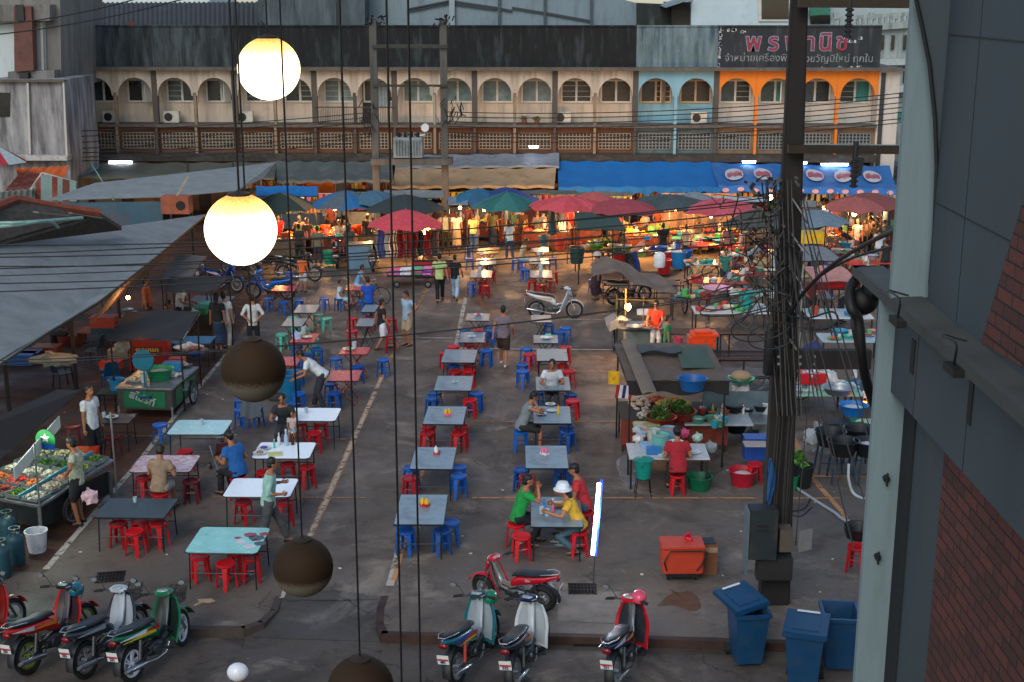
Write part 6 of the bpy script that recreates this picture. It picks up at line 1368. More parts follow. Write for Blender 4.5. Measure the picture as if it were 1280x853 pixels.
P_('lean',795,342,RT_,'person in pale pink shirt and blue shorts bending to a washing table','#a87a68','#14306a',cap='#3a7aa0'); PS('sit_shorts',652,326,RT_,'person in cream shirt seated at the back row table','#8d866c','#8a8f8c')
bgp = [(398,332,AW,'#5f5a48','#2c3038','stand','shopper in olive shirt at the left stalls'),(438,332,AW,'#2e3632','#2a2f2c','stand_skirt','tall shopper in dark grey-green under the blue parasol'),(375,330,.3,'#2a2a26','#1c1c1c','stand','shopper in black with a child at the left stalls'),(350,315,CM,'#a81420','#2a1a18','stand_work','vendor in red blouse behind the left stall'),
 (460,318,AW,'#22262a','#1a1a1e','stand','shopper in black near the clothes rail'),(487,322,AW,'#1a1416','#15161a','stand_skirt','shopper in black under the red parasol, left one'),(499,322,.4,'#1c181a','#15161a','stand','shopper in black under the red parasol, right one'),
 (557,312,AW,'#8a8f80','#2a2420','stand','shopper in grey-white passing the transformer pole'),(571,313,AW,'#a9aaa8','#9a8a70','stand_skirt','shopper in white with pale khaki skirt'),(592,315,AW,'#a8a06a','#33507a','stand_look','shopper in pale yellow top and blue jeans'),(616,310,AW,'#4a4a30','#18203a','stand_skirt','shopper in olive top and navy skirt under the teal parasol'),
 (637,324,.2,'#8fa8b8','#1f3a5a','stand_look','shopper in light blue shirt and jeans near the back tables'),(653,308,AW,'#3a2a24','#2a2420','stand','shopper in brown near the teal parasol'),(712,305,CM,'#b81c14','#2a1a18','stand_work','vendor in bright red shirt beneath the red parasol'),(690,300,CM,'#3a2c2a','#1a1a1a','stand_work_w','vendor in dark brown left of the folded teal parasol'),
 (828,330,AW,'#14161c','#122050','stand','tall shopper in black top and navy trousers'),(822,302,CM,'#a84a20','#2a1a18','stand_work','vendor in orange behind the lamps'),(775,330,RT_,'#121418','#1a1a1e','stand_look','person in black with a white cap beside the green canopy'),(757,325,.3,'#16181c','#2a2c34','stand_look','person in dark clothes at the vegetable table'),
 (908,330,AW,'#8a7a7c','#2a2a2e','stand','shopper in pinkish plaid shirt'),(926,332,RT_,'#a8b0b8','#8f98a0','stand','shopper in white top with a white cap'),(940,345,RT_,'#8fa2ae','#2c3036','lean','person in checked white shirt bending over'),(888,312,.4,'#4a4448','#2a2c30','stand','shopper in grey by the orange glow'),
 (1060,327,LF,'#10141c','#b0b4b8','lean','person in black jacket bending over the right stall'),(1070,323,CM-.4,'#8d868a','#2a2c34','stand','person in checked shirt facing the camera at right'),(1097,334,AW,'#a9b0b8','#6a7a80','stand_look','person in white tee and pale trousers at far right'),(1028,300,CM,'#a8a8a8','#6a2a24','stand','vendor in white behind the grey canopy at right'),(1042,302,AW,'#a85a64','#8a8a8c','stand','shopper in pink and white beside the brown folded parasol'),
 (585,300,CM,'#6a2a20','#2a2420','stand_work','vendor in maroon behind the middle stall'),(536,296,CM,'#8a7a5a','#2a2420','stand_work_w','vendor in tan behind the red parasol'),(470,296,CM,'#a8a49c','#2a2420','stand_work','vendor in white cap behind the left middle stall'),(740,296,CM,'#7a6a5a','#2a2420','stand_work_w','vendor in beige beneath the dark red parasol'),
 (850,300,CM,'#8f8a6c','#2a2420','stand_work','vendor in pale green near the beige cloth'),(872,318,AW,'#3a3032','#2a2420','stand_carry','shopper in dark clothes carrying a bag near the beige cloth'),(672,312,AW,'#3a3a3c','#22262c','stand_look','shopper in charcoal at the teal parasol'),(415,300,CM,'#7a3a28','#2a2420','stand_work_w','vendor in rust beside the blazing left bulb'),
 (1008,318,AW,'#4a4a48','#22262c','stand','shopper in dark grey by the pole'),(1015,345,.5,'#0f3a66','#14204a','stand','person in deep blue seen behind the pole'),(955,312,RT_,'#9a9a50','#2a2c30','stand','shopper in yellow-green among the cables'),(1100,300,CM,'#6a4a3c','#2a2420','stand_work','vendor in brown at the far right lamps'),(895,300,CM,'#c46a2a','#2a2420','stand_work_w','vendor in bright orange under the right red parasol')]
for px,py,rz,sh,tr,k,lab in bgp: P_(k,px,py,rz+RN.uniform(-.25,.25),lab,sh,tr,sc=RN.uniform(.93,1.0),skin=RN.choice([SKIN,SKIN2]))
PS('sit_table',950,343,CM-.3,'person in cream shirt seated facing the camera by the pole','#8f8668','#8a94a0'); PS('sit_shorts',1083,340,LF,'person in white and orange tee seated at far right','#b4b0b0','#8a8a8c'); P_('stand',1035,378,AW,'person in royal blue behind the red canopy stall','#12407a','#122a5a')
PS('sit',84,420,LF,'person in dark clothes seated deep under the shade cloth','#4a3a3c','#1a1a1c'); PS('kid_sit',368,548,CM,'baby in white held by the man in the dark tee','#a89a94','#8a8f98',sc=.5)
# standing baby is lifted onto the man's lap
bb_ = [o for o in COL.objects if o.get('label','').startswith('baby in white')][0]; bb_.location.z = .4; bb_.location.y -= .12
# ================================================================ far stalls
DKW = M('#3a2c22',.8,0,.3,3,.2,.3); FAB = [CL(c) for c in ('#5a2a20','#6a5a48','#2c3a44','#8a7a60','#4a2018','#7a6a5a')]
SLT = 'stall table with a cloth skirt set with trays in the lamp-lit far row'
def stall(px,py,w,d,label,n,cloth,seed,h=.8,goods=None):
 p = gxy(px,py); t = counter(label,p,w,d,h,DKW,FAB[cloth],group='stall tables of the far rows')
 nx = max(2,int(w/.5)); ny = max(1,int(d/.42))
 for i in range(nx):
  for j in range(ny):
   if RN.random() < .93: tray((p.x-w/2+w*(i+.5)/nx+RN.uniform(-.04,.04),p.y-d/2+d*(j+.5)/ny,h+.002),RN.choice(goods) if goods else RN.randrange(12),s=RN.uniform(.85,1.1),rz=RN.uniform(-.3,.3))
 return t
k = 0
for px,py,w,d,cl,lab in ((352,322,2.2,1.2,1,'long stall table piled with meat left of the blazing bulb'),(384,318,2.2,1.2,0,'stall table with a red skirt beneath the black and tan parasol'),(420,318,2.0,1.1,3,'stall table right under the blazing left bulb'),(455,316,2.0,1.0,1,'stall table with a pale glowing top under the blue parasol'),
  (515,312,2.4,1.2,4,'brightly lit stall table beneath the first red parasol'),(545,305,1.8,1.0,3,'stall table beside the right transformer pole'),(583,298,2.2,1.1,0,'stall table of snacks behind the passing shoppers'),(612,300,1.9,1.1,4,'stall table beneath the big teal parasol'),
  (655,305,2.2,1.1,4,'stall table right of the teal parasol'),(682,312,2.0,1.2,0,'stall table left of the folded teal parasol'),(718,308,2.2,1.1,4,'stall table before the vendor in bright red'),(752,302,2.2,1.0,3,'stall table behind the green canopy'),(790,305,2.2,1.1,4,'stall table under the pair of bulbs'),(806,318,1.7,1.0,0,'stall table in front of the pair of bulbs'),
  (850,315,2.2,1.0,3,'stall table before the hanging beige cloth'),(893,312,2.2,1.1,4,'stall table under the right red parasol'),(930,305,2.2,1.1,5,'stall table seen through the cable tangle'),(1040,318,2.2,1.2,2,'stall table between the pole and the black jacketed person'),(1075,308,2.2,1.1,4,'stall table beneath the far right canopy'),(1105,315,1.8,1.1,0,'stall table at the far right edge')):
 stall(px,py,w,d,lab,6,cl,k,goods=[0,1,5,7,2,10,11,6,8]); k += 1
for px,py,w,lab in ((365,290,3.0,'rear stall counter at the left end of the far row'),(430,287,3.4,'rear stall counter behind the blue parasol'),(500,285,3.2,'rear stall counter behind the first red parasol'),(570,281,3.0,'rear stall counter behind the transformer pole'),(640,281,3.2,'rear stall counter behind the teal parasols'),(705,280,3.2,'rear stall counter under the pink-red parasol'),(775,279,3.2,'rear stall counter under the dark red parasol'),(845,279,3.2,'rear stall counter under the grey parasol'),(910,279,3.2,'rear stall counter under the right red parasol'),(1035,281,3.0,'rear stall counter right of the pole'),(1090,280,2.6,'rear stall counter at the far right')):
 stall(px,py,w,1.0,lab,6,k % 6,k,h=.9); k += 1
# shelves with hanging goods at the back
for i,px in enumerate((340,375,405,468,500,560,600,660,700,745,785,830,930,1030,1060,1095)):
 p = gxy(px,262); t = thing('goods_rack','tall rack hung with packets and boxes behind the far stalls','rack',(p.x,63.4+.2*(i % 3),0),0,'goods racks at the back of the market')
 b = MB()
 for x in (-.9,.9): b.bar((x,0,0),(x,0,2.0),.05)
 for z in (.7,1.15,1.6,1.98): b.box((0,0,z),(1.85,.4,.03))
 b.done('shelves',DKW,t,smooth=False)
 mm = [M(c,.6,0,.3,12) for c in RN.sample(['#a8502a','#8a2a1c','#c29a5a','#b8a890','#c4b020','#4a6a34','#b86a2a','#8a5a3a','#2a5a7a','#b07a7a'],6)]
 b = MB()
 for z in (.72,1.17,1.62):
  x = -.85
  while x < .85:
   w_ = RN.uniform(.06,.2); h_ = RN.uniform(.12,.36); b.box((x+w_/2,RN.uniform(-.1,.06),z+h_/2),(w_,.2,h_),mi=RN.randrange(6)); x += w_+RN.uniform(0,.05)
 tag(b.done('packets',mm,t,smooth=False),None,None,None,'stuff')
U = lambda px,py,r,cols,lab,**k: umbrella(px,py,r*.85,[CL(c) for c in cols],lab,**k)
U(350,241,1.75,['#26342e','#26342e','#26342e','#6a5a40'],'dark green parasol with tan stripes at the left'); U(432,238,1.8,['#1d5a86','#4a545a'],'blue and grey parasol over the blazing left bulb'); U(506,243,1.9,['#27302f'],'big dark grey-green parasol'); U(507,262,1.75,['#b03c44'],'red parasol in front of the dark grey-green one',ztop=2.55)
U(597,235,1.6,['#1f5670','#244c66'],'blue-teal parasol behind the big teal one'); U(634,240,1.75,['#1e5450','#2a605a','#1e5450','#245a66'],'big teal green parasol with pale seams'); U(632,234,1.7,['#1b3264'],'navy blue parasol behind the teal one',ztop=2.8)
U(710,245,1.9,['#b8444a','#ac3c42'],'bright pink-red parasol below the blue awning',drop=.45); U(779,248,1.9,['#86363c'],'dark red parasol between two lit bulbs',drop=.5); U(838,243,2.1,['#34403f','#3a4546'],'wide grey-green parasol right of the bulbs',drop=.45); U(903,248,2.0,['#a04048','#ac4a52'],'faded red parasol beside the cable tangle',drop=.5)
U(1088,241,2.0,['#6e3a34'],'brownish red parasol at the far right',drop=.5); U(985,262,1.7,['#4a5250'],'grey parasol behind the pole'); U(945,262,1.5,['#3a3c34'],'olive parasol among the cables')
closed_umbrella(691,250,CL('#1f4250'),'folded dark teal parasol standing left of the bright red vendor'); closed_umbrella(1110,242,CL('#2a3c4c'),'folded blue-grey parasol at the far right'); closed_umbrella(1047,242,CL('#5a2a20'),'folded brown parasol right of the pole',2.4)
def canopy(px0,px1,py0,py1,z0,z1,mat,label,legs=True,cat='canopy',sag=.08,px2=None,px3=None,name='stall_canopy',legm=None,lh=None):
 a,c = G(px0,py0,z0),G(px1,py0,z0); d,e = G(px3 or px1,py1,z1),G(px2 or px0,py1,z1); o = (a+c+d+e)/4; o.z = 0; t = thing(name,label,cat,o)
 b = MB(); b.sheet(lambda u,v: (a.lerp(c,u)).lerp(e.lerp(d,u),v)-o-Vector((0,0,sag*math.sin(PI*u)*math.sin(PI*v)+.02*math.sin(u*9+v*7))),14,10,.02); b.done('cover',mat,t)
 b = MB()
 for p,q in ((a,c),(c,d),(d,e),(e,a)): b.bar(p-o-Vector((0,0,.03)),q-o-Vector((0,0,.03)),.035)
 b.done('frame',legm or MT('#3a3a3a'),t,smooth=False)
 if legs:
  for p in (a,c,d,e): b = MB(); q = o.lerp(p,.93); b.tube([(q.x-o.x,q.y-o.y,0),(q.x-o.x,q.y-o.y,p.z-.03)],.025,6); b.done('leg',legm or MT('#3a3a3a'),t)
 return t
canopy(320,397,233,245,2.6,2.45,CL('#0f6299'),'crumpled bright blue tarpaulin strung at the left of the far stalls',sag=.25)
canopy(718,768,266,287,2.3,2.1,CL('#2c4038'),'dark green cloth canopy tilted over the vegetable table',px2=722,px3=783); canopy(560,585,246,256,2.4,2.3,M('#7d848c',.5,.3),'pale metal roofed kiosk right of the transformer pole')
canopy(1003,1020,251,259,2.3,2.2,CL('#6a6e66'),'small pale grey canopy right of the pole'); canopy(1060,1105,257,263,2.3,2.2,CL('#6c6a60'),'beige-grey canopy over two glowing lamps'); canopy(998,1026,262,275,2.3,2.1,CL('#3f4548'),'dark grey tarpaulin canopy right of the pole',px2=1002,px3=1034)
canopy(1000,1028,308,326,2.2,2.05,CL('#666b6c'),'pale grey canopy beneath the yellow crate',px3=1056,px2=996,sag=.02); crate(1012,303,2.2,1.5,YEL_P,'yellow plastic crate on top of the pale grey canopy')
canopy(1004,1052,333,352,2.1,1.9,CL('#a07068'),'faded pink canopy with a bright red front edge',px3=1075,px2=1018); canopy(1018,1075,352.5,361,1.92,1.62,CL('#b01414'),'bright red valance cloth hanging from the pink canopy',legs=False)
canopy(856,960,246,252,2.5,2.35,CL('#8a9296'),'pale tarpaulin behind the right red parasol',sag=.15); canopy(640,720,238,243,2.5,2.4,CL('#4a4a44'),'olive tarpaulin behind the pink-red parasol',sag=.1); canopy(720,790,240,245,2.5,2.4,CL('#5a5a50'),'grey sheet roof behind the dark red parasol',sag=.1); canopy(480,555,238,247,2.5,2.4,CL('#6c6e6a'),'grey sheet roof behind the dark parasol',sag=.1)
b = MB(); p = gxy(872,305); b.sheet(lambda u,v: (-1.6+3.2*u,.08*math.sin(u*26),2.2-1.7*v),50,6,.02); o = b.done('hanging_cloth',CL('#8a6648')); o.location = p; tag(o,'beige cloth sheet hanging lit orange beside the bulbs','cloth')
b = MB(); p = gxy(360,272); b.bb((-.9,0,0),(.9,.3,2.4)); o = b.done('orange_pillar',M('#b4602a',.8),smooth=False); o.location = gxy(402,278); o.scale = (.75,1,1); tag(o,'broad orange painted pillar behind the blue parasol','pillar')
for px,py,z,pw,lab in ((419,257,2.0,260,'blazing bare bulb beneath the blue and grey parasol'),(532,287,1.5,200,'bare bulb low under the first red parasol'),(741,258,2.0,200,'bare bulb at the right rim of the pink-red parasol'),(778,263,2.0,170,'left bulb of the pair under the dark red parasol'),(806,262,2.0,170,'right bulb of the pair under the dark red parasol'),(889,266,2.0,260,'big glowing bulb before the right red parasol'),
  (708,258,2.05,90,'small dim bulb under the pink-red parasol'),(963,247,2.0,60,'small reddish bulb left of the pole'),(1068,267,1.9,130,'left lamp beneath the beige-grey canopy'),(1100,258,2.0,100,'lamp under the brownish red parasol at far right')):
 bulb(px,py,z,lab,pw,r=.17 if pw > 150 else .1)  # main bulbs enlarged so their glow halo is built into the glass
for px,py in ((345,262),(375,262),(460,260),(575,260),(605,262),(650,260),(680,258),(845,262),(925,262),(1030,260)):
 bulb(px,py,1.95,'added warm bulb unseen under the far canopies for the stall glow',95,r=.06)  # unseen bulbs added to make the far stalls glow
# goods in the middle distance
def goods(px,py,z,lab,i,s=1.3): return tray(G(px,py,z),i,lab,'dishes of the middle stalls',s)
# clothes rail and cart of folded cloth
t = thing('clothes_rail','metal rail hung with red and grey garments','clothes rail',gxy(510,338)); b = MB()
for x in (-1.2,1.2): b.tube([(x,0,0),(x,0,1.6)],.02,6)
b.tube([(-1.2,0,1.6),(1.2,0,1.6)],.02,6); b.done('rail',STEEL,t)
for i,c in enumerate(('#3a4a8a','#a8a8a8','#8a8a88','#8a1420','#9a1a24','#7a1018','#2a2a30','#8a1420','#3a3a3a')):
 b = MB(); x = -1.05+i*.26; b.sheet(lambda u,v: (x-.1+.2*u+.03*math.sin(v*8+i),.06*math.sin(u*7+i)+.02,1.58-1.1*v),5,8,.03); b.done('garment',CL(c),t)
b = MB(); b.box((0,0,.35),(1.6,.8,.6)); o = b.done('red_chest',M('#8e1018',.6),smooth=False,bevel=.02); o.location = gxy(545,346); tag(o,'long red chest standing right of the clothes rail','chest'); b = MB(); b.box((0,0,.015),(1.64,.84,.05)); l_ = b.done('lid',DARK,o,smooth=False); l_.location = (0,0,.68)
t = thing('cloth_cart','low wheeled cart stacked with folded pink and white cloth','cart',gxy(514,358)); b = MB(); b.box((0,0,.45),(1.7,.8,.05)); b.done('platform',DARK,t,smooth=False)
for x in (-.5,.65): wheel(t,(x,-.3,.13),.13,.03,6).rotation_euler = (0,0,PI/2)
cs = ['#c05a80','#c9c4cc','#3a9a7a','#c46a9a','#2a7a9a','#c9c9cc','#c23a6a','#5a3a8a']
for i in range(12):
 b = MB(); b.box((0,0,0),(.42,.6,.07)); o = b.done('folded_cloth',CL(cs[i % 8]),smooth=False,bevel=.02); o.location = t.location+Vector((-.6+.42*(i % 4),RN.uniform(-.05,.05),.515+.075*(i//4))); tag(o,'folded length of coloured cloth stacked on the low cart','cloth','folded cloths on the low cart')
t = thing('freezer_chest','pale blue-grey metal freezer cabinet by the pale green scooter','freezer',gxy(451,337)); b = MB(); b.box((0,0,.5),(.9,.7,1.0)); b.done('cabinet',M('#5a7486',.4,.2),t,smooth=False,bevel=.03); b = MB(); b.box((0,0,1.02),(.94,.74,.05)); b.done('lid',M('#7a6a60',.4),t,smooth=False)
# ================================================================ left side
def cart(label,cx,cy,w,d,rz,panel,h=.85,wheelr=.33,name='food_cart',wheels=True):
 t = thing(name,label,'food cart',gxy(cx,cy),rz); b = MB(); b.box((0,0,h-.02),(w,d,.04)); b.done('worktop',STEEL,t,smooth=False)
 b = MB(); b.box((0,0,h*.62),(w-.08,d-.08,h*.62)); b.done('body',MT('#4d5250'),t,smooth=False)
 b = MB(); b.box((0,-d/2+.032,h*.62),(w*.72,.02,h*.48)); b.box((w/2-.032,0,h*.62),(.02,d*.72,h*.48)); b.done('panel',panel,t,smooth=False)
 for x in (-1,1): b = MB(); b.bar((x*(w/2-.05),-d/2+.05,0),(x*(w/2-.05),-d/2+.05,h*.4),.04); b.done('leg',STEEL,t,smooth=False)
 if wheels:
  for x in (-1,1): wheel(t,(x*(w/2+.03),d*.2,wheelr),wheelr,.03,16)
 return t
GRNP = M('#0e5a3a',.45,0,.15,4,.02,.2)
t = cart('green panelled food cart with white Thai lettering under a dark tarpaulin',200,510,1.5,2.1,-.08,GRNP); gc = t
text('สไปรท์',.27,PL('#8a9690'),(-.05,-1.05,.56),(PI/2,.35,0),'lettering',t,.004,bold=.008); text('สไปรท์',.27,PL('#8a9690'),(.745,.1,.56),(PI/2,.2,PI/2),'lettering',t,.004,bold=.008)
canopy(158,250,389,424,2.1,1.95,M('#1e1d1c',.85,0,.2,3,.2),'dark tarpaulin canopy over the green panelled cart',px2=134,px3=228,sag=.05)
b = MB(); b.sheet(lambda u,v: G(229+u*20,424-u*34,2.0-v*.28)-G(229,424,2.0),6,2,.01); o = b.done('price_banner',M('#b8b48a',.7)); o.location = G(229,424,1.98); tag(o,'pale cream banner strip on the right edge of the dark cart canopy','banner')
basin(200,473,.86,.38,GRN_P,'large bright green basin on the green panelled cart',content=M('#9a9a8a',.6)); crate(216,462,.86,.8,LBLU_P,'pale blue tub on the green panelled cart',cat='tub'); crate(222,455,.86,.7,ORA_P,'orange box at the back of the green panelled cart',cat='box'); cup(180,478,'red and white canister on the green cart','#8a1a1a',.86,2.4)
tray(G(170,476,.86),2,'steel tray on the left corner of the green cart','trays on the green cart',1.0); tray(G(215,470,.86),10,'white tray beside the green basin','trays on the green cart',1.0); tray(G(228,458,.86),3,'tray by the right edge of the green cart','trays on the green cart',1.0)
b = MB(); b.lathe([(.26,-.05),(.28,0),(.26,.05),(.05,.06)],n=18,axis='Y'); b.tube([(0,0,-.28),(0,0,-.9)],.025,6); b.lathe([(.2,-.9),(.18,-.94),(0,-.94)][::-1],n=14); o = b.done('stand_fan',M('#0b5a6e',.4)); o.location = G(179,451,1.55); tag(o,'teal round fan standing behind the green panelled cart','fan')
b = MB(); b.box((0,0,0),(1.1,.5,.9)); o = b.done('red_display_cabinet',M('#9a1a10',.5),smooth=False,bevel=.02); o.location = G(188,442,.6); tag(o,'red display cabinet with a yellow lettered panel behind the cart','cabinet'); b = MB(); b.box((0,-.262,.12),(.8,.02,.3)); s1 = b.done('sign_panel',M('#6a1a0c',.5),o,smooth=False)
b = MB()
for i in range(10): b.box((-.3+.066*i,-.275,.17),(.045,.006,.09+.02*(i % 2)),ry=.2*(i % 3-1))
for i in range(7): b.box((-.2+.066*i,-.275,.04),(.04,.006,.05))
b.done('lettering',M('#b89a4a',.6),s1,smooth=False)
for i,(px,py,c) in enumerate(((139,462,ORA_P),(150,447,M('#8a7a68',.8)))): crate(px,py,.0 if i == 0 else .5,1.0,c,['orange crate standing under the shade cloth','grey carton under the shade cloth'][i],cat='box')
def chair(px,py,rz,col,label):
 t = thing('plastic_chair',label,'chair',gxy(px,py),rz); b = MB(); b.sheet(lambda u,v: ((u-.5)*.42,(v-.5)*.42,.43-.02*math.sin(PI*u)),6,6,.025); b.done('seat',col,t); b = MB(); b.sheet(lambda u,v: ((u-.5)*(.42-.1*v*v),-.22-.1*v+.05*math.cos((u-.5)*3),.45+.42*v),8,6,.02); b.done('backrest',col,t)
 for x in (-1,1):
  for y in (-1,1): b = MB(); b.bar((x*.18,y*.18,.42),(x*.21,y*.22,0),.035); b.done('leg',col,t,smooth=False)
  b = MB(); b.tube([(x*.21,-.25,.65),(x*.23,.0,.64),(x*.21,.16,.6),(x*.2,.18,.43)],.018,6); b.done('armrest',col,t)
 return t
chair(139,488,.5,PL('#0c4a72'),'blue plastic armchair by the low green table'); chair(80,485,-.8,PL('#14283c'),'dark blue plastic armchair under the shade cloth by the post'); chair(118,455,1.4,PL('#16303a'),'dark plastic armchair deep under the shade cloth')
bucket(236,502,0,1.15,WHT_P,'white pail standing on the parking line by the green cart'); bucket(47,689,0,1.35,WHT_P,'white pail below the vegetable stall')
gascyl(22,706,'blue-green gas cylinder nearer the white pail'); gascyl(4,722,'blue-green gas cylinder at the left edge of the view'); gascyl(12,684,'third gas cylinder behind the other two')
# vegetable stall at lower left
vx = gxy(48,650); t = thing('vegetable_cart','sloping vegetable cart lit by a strip light at the left edge','vegetable cart',vx,-.38)
b = MB(); b.box((-.15,.35,.80),(1.9,2.3,.05),rx=.10); b.done('shelf',STEEL,t,smooth=False); b = MB(); b.box((-.15,.35,.45),(1.75,2.1,.5)); b.done('body',MT('#3e4446'),t,smooth=False)
wheel(t,(.86,.1,.33),.33,.035,16); wheel(t,(-1.1,.1,.33),.33,.035,16)
for x,y in ((.75,-.75),(-1.05,-.75),(.75,1.4)): b = MB(); b.bar((x,y,0),(x,y,.7),.05); b.done('leg',STEEL,t,smooth=False)
b = MB(); b.box((.28,.35,.92),(.03,2.25,.1),rx=.10); b.done('divider',M('#3f7f92',.5),t,smooth=False)
VC = [('#4a6a20',1),('#2f5a18',1),('#9a2a14',0),('#b85a1a',0),('#a8a078',0),('#8a8f4a',1),('#b0a898',0),('#7a4a2c',0)]
Rv = Matrix.Translation(vx) @ Matrix.Rotation(-.38,4,'Z')
vi = 0
for c_,(x,w_) in enumerate(((-.85,.5),(-.35,.46),(.08,.34),(.52,.42))):
 for r_ in range(5):
  y = -.55+r_*.45; z = .84+(y-.35)*.10; cc,lf = [('#a8a294',0),('#9a8a74',0),('#a0745c',0),('#8aa048',1),('#5a7a2c',1)][r_] if c_ == 3 else VC[(vi*3+c_) % 8]; vi += 1
  if c_ == 1 and r_ == 1: cc,lf = '#b02418',0
  if c_ == 1 and r_ == 0: cc,lf = '#8a2a18',0
  if c_ == 2 and r_ == 1: cc,lf = '#c0601c',0
  tt = thing('produce_tray','tray of vegetables on the sloping vegetable cart','produce tray',Rv @ Vector((x,y,z)),-.38,'produce trays on the vegetable cart'); b = MB(); b.box((0,0,.012),(w_*.94,.42,.02)); 
  for s in (-1,1): b.box((0,s*.2,.04),(w_*.94,.012,.07)); b.box((s*w_*.46,0,.04),(.012,.4,.07))
  b.done('tray',STEEL,tt,smooth=False); b = MB(); (leaves if lf else heap)(b,0,0,.04,w_*.44,.2,.09,120 if lf else 34,.05 if lf else .04,0,2); tag(b.done('produce',[M(cc,.6,0,.4,30),M([k*.6 for k in lin(cc)],.6,0,.4,30)],tt),None,None,None,'stuff')
A1 = [G(102,488,2.15),G(72,487,2.2),G(-90,560,2.5),G(-60,640,2.3),G(12,562,1.95)]
roof_poly('stall_canopy','dark brown tarpaulin canopy over the vegetable cart at the left edge',A1[::-1],M('#201c1a',.85,0,.2,3,.2),.02,cat='canopy')
p,q = G(17,585,1.75),G(74,520,1.85); b = MB(); b.sheet(lambda u,v: (p-p).lerp(q-p,u)-Vector((0,0,.26*v)),8,2,.02); o = b.done('strip_banner',M('#b8bdb8',.6)); o.location = p; tag(o,'white lettered banner strip along the front of the vegetable cart','banner')
lamp(p.lerp(q,.35)+Vector((-.45,-.2,.12)),28,(.85,1,.8),.15); lamp(p.lerp(q,.8)+Vector((-.45,-.2,.12)),22,(.85,1,.8),.15)
b = MB(); d = q-p; b.tube([Vector((-.4,-.2,.15)),d+Vector((-.4,-.2,.15))],.02,8); o = b.done('strip_light',EM('#e8ffe8',6)); o.location = p; tag(o,'strip light glowing under the vegetable cart canopy','tube light')
b = MB(); b.lathe([(.22,-.012),(.22,.012)],n=24,axis='Y'); o = b.done('round_sign',M('#0e7a3a',.5)); o.location = G(57,550,1.75); o.rotation_euler = (0,0,-.2); tag(o,'round green and blue emblem sign hanging over the vegetable cart','sign'); b = MB()
P5 = [(.11*math.cos(PI/2+k*PI/5)*(1 if k % 2 == 0 else .45),.11*math.sin(PI/2+k*PI/5)*(1 if k % 2 == 0 else .45)+.04) for k in range(10)]; b.prismy(P5,-.02,-.013); b.done('star_mark',WHT_P,o,smooth=False); b = MB(); b.box((0,-.016,-.14),(.4,.012,.12)); b.done('blue_band',BLU_P,o,smooth=False)
for x,y in ((.8,-.78),(-1.1,-.78),(.85,1.45)):
 b = MB(); b.tube([(0,0,0),(0,0,2.0)],.02,6); o = b.done('canopy_post',MT('#8a8f8c')); o.location = Rv @ Vector((x,y,0)); tag(o,'thin steel post holding up the vegetable cart canopy','post','posts of the vegetable cart canopy')
crate(108,590,0,1.2,ORA_P,'tall orange box behind the customer in the checked shirt',rz=.1,cat='box').scale = (1.0,1.0,2.2)
# small cart behind with people
cart('small steel cart with teal and white tubs behind the green panelled one',262,408,1.3,1.5,-.1,MT('#4a5250')); canopy(214,290,346,364,2.15,2.0,M('#24221f',.85,0,.2,3,.2),'dark tarpaulin canopy over the small steel cart',px2=205,px3=265); crate(261,387,.87,.9,TEAL_P,'teal tub on the small steel cart',cat='tub'); crate(250,392,.87,.8,GRN_P,'green tub on the small steel cart',cat='tub'); bag(243,397,.87,1.0,WHT_P,'white bag on the small steel cart')
canopy(222,258,320,350,2.3,2.1,M('#57514c',.85,0,.2,2,.2),'grey brown tarpaulin lean-to at the edge of the shade cloth',px2=200,px3=236)
crate(131,408,.75,1.3,PL('#8a2a1c'),'red tub stacked over a blue one under the shade cloth',cat='tub'); crate(131,416,.4,1.25,PL('#123a4a'),'dark blue tub under the red one',cat='tub'); counter('low wooden bench table under the shade cloth',gxy(133,428),1.6,.8,.4,M('#7a3a1c',.7))
for i,(px,py,l) in enumerate(((160,400,'first bowl of condiments under the shade cloth'),(166,396,'second bowl of condiments under the shade cloth'),(154,406,'third bowl of condiments under the shade cloth'),(160,392,'fourth bowl of condiments under the shade cloth'))): basin(px,py,.75,.2,STEEL if i % 2 else PL('#8a8a84'),l,content=M(['#8a2a18','#a89a84','#6a3a1c','#4a6a7a'][i]),cat='bowl')
counter('dark table under the shade cloth holding bowls of condiments',gxy(160,420),1.6,1.0,.74,DKW)
bag(68,456,.9,2.6,M('#8a8a80',.5,0,.3,6),'large white bundle slung under the shade cloth','bundle').scale = (4.2,2,1.3); bag(152,440,1.2,1.3,M('#9a9690',.5,0,.3,6),'white plastic bag hanging behind the green cart')
counter('dark counter deep under the shade cloth at left',gxy(95,405),2.2,.9,.9,DKW); 
for i,(px,py) in enumerate(((28,455),(36,452),(88,430),(60,445))): crate(px,py,0,1.3,[BLU_P,PL('#0f2c5a'),PL('#5a1c18'),PL('#7a3a1c')][i],['blue crate under the shade cloth at the left edge','navy crate beside the blue one under the shade cloth','dark red crate under the shade cloth','brown crate under the shade cloth'][i])
bulb(160,372,2.3,'dim warm bulb inside the shade cloth stalls',26,r=.05,grp=None); bulb(70,400,2.3,'dim warm bulb at the back of the shade cloth stalls',16,r=.05,grp=None)
counter('folding table of bowls and blue cloth right of the green cart',gxy(240,455),1.3,.8,.74,M('#3a6a8a',.4)); goods(236,437,.75,'white tray on the table right of the green cart',10,1.6); goods(245,440,.75,'pink tray on the table right of the green cart',7,1.3); basin(246,445,.75,.22,BLU_P,'blue basin on the table right of the green cart',hs=.6)
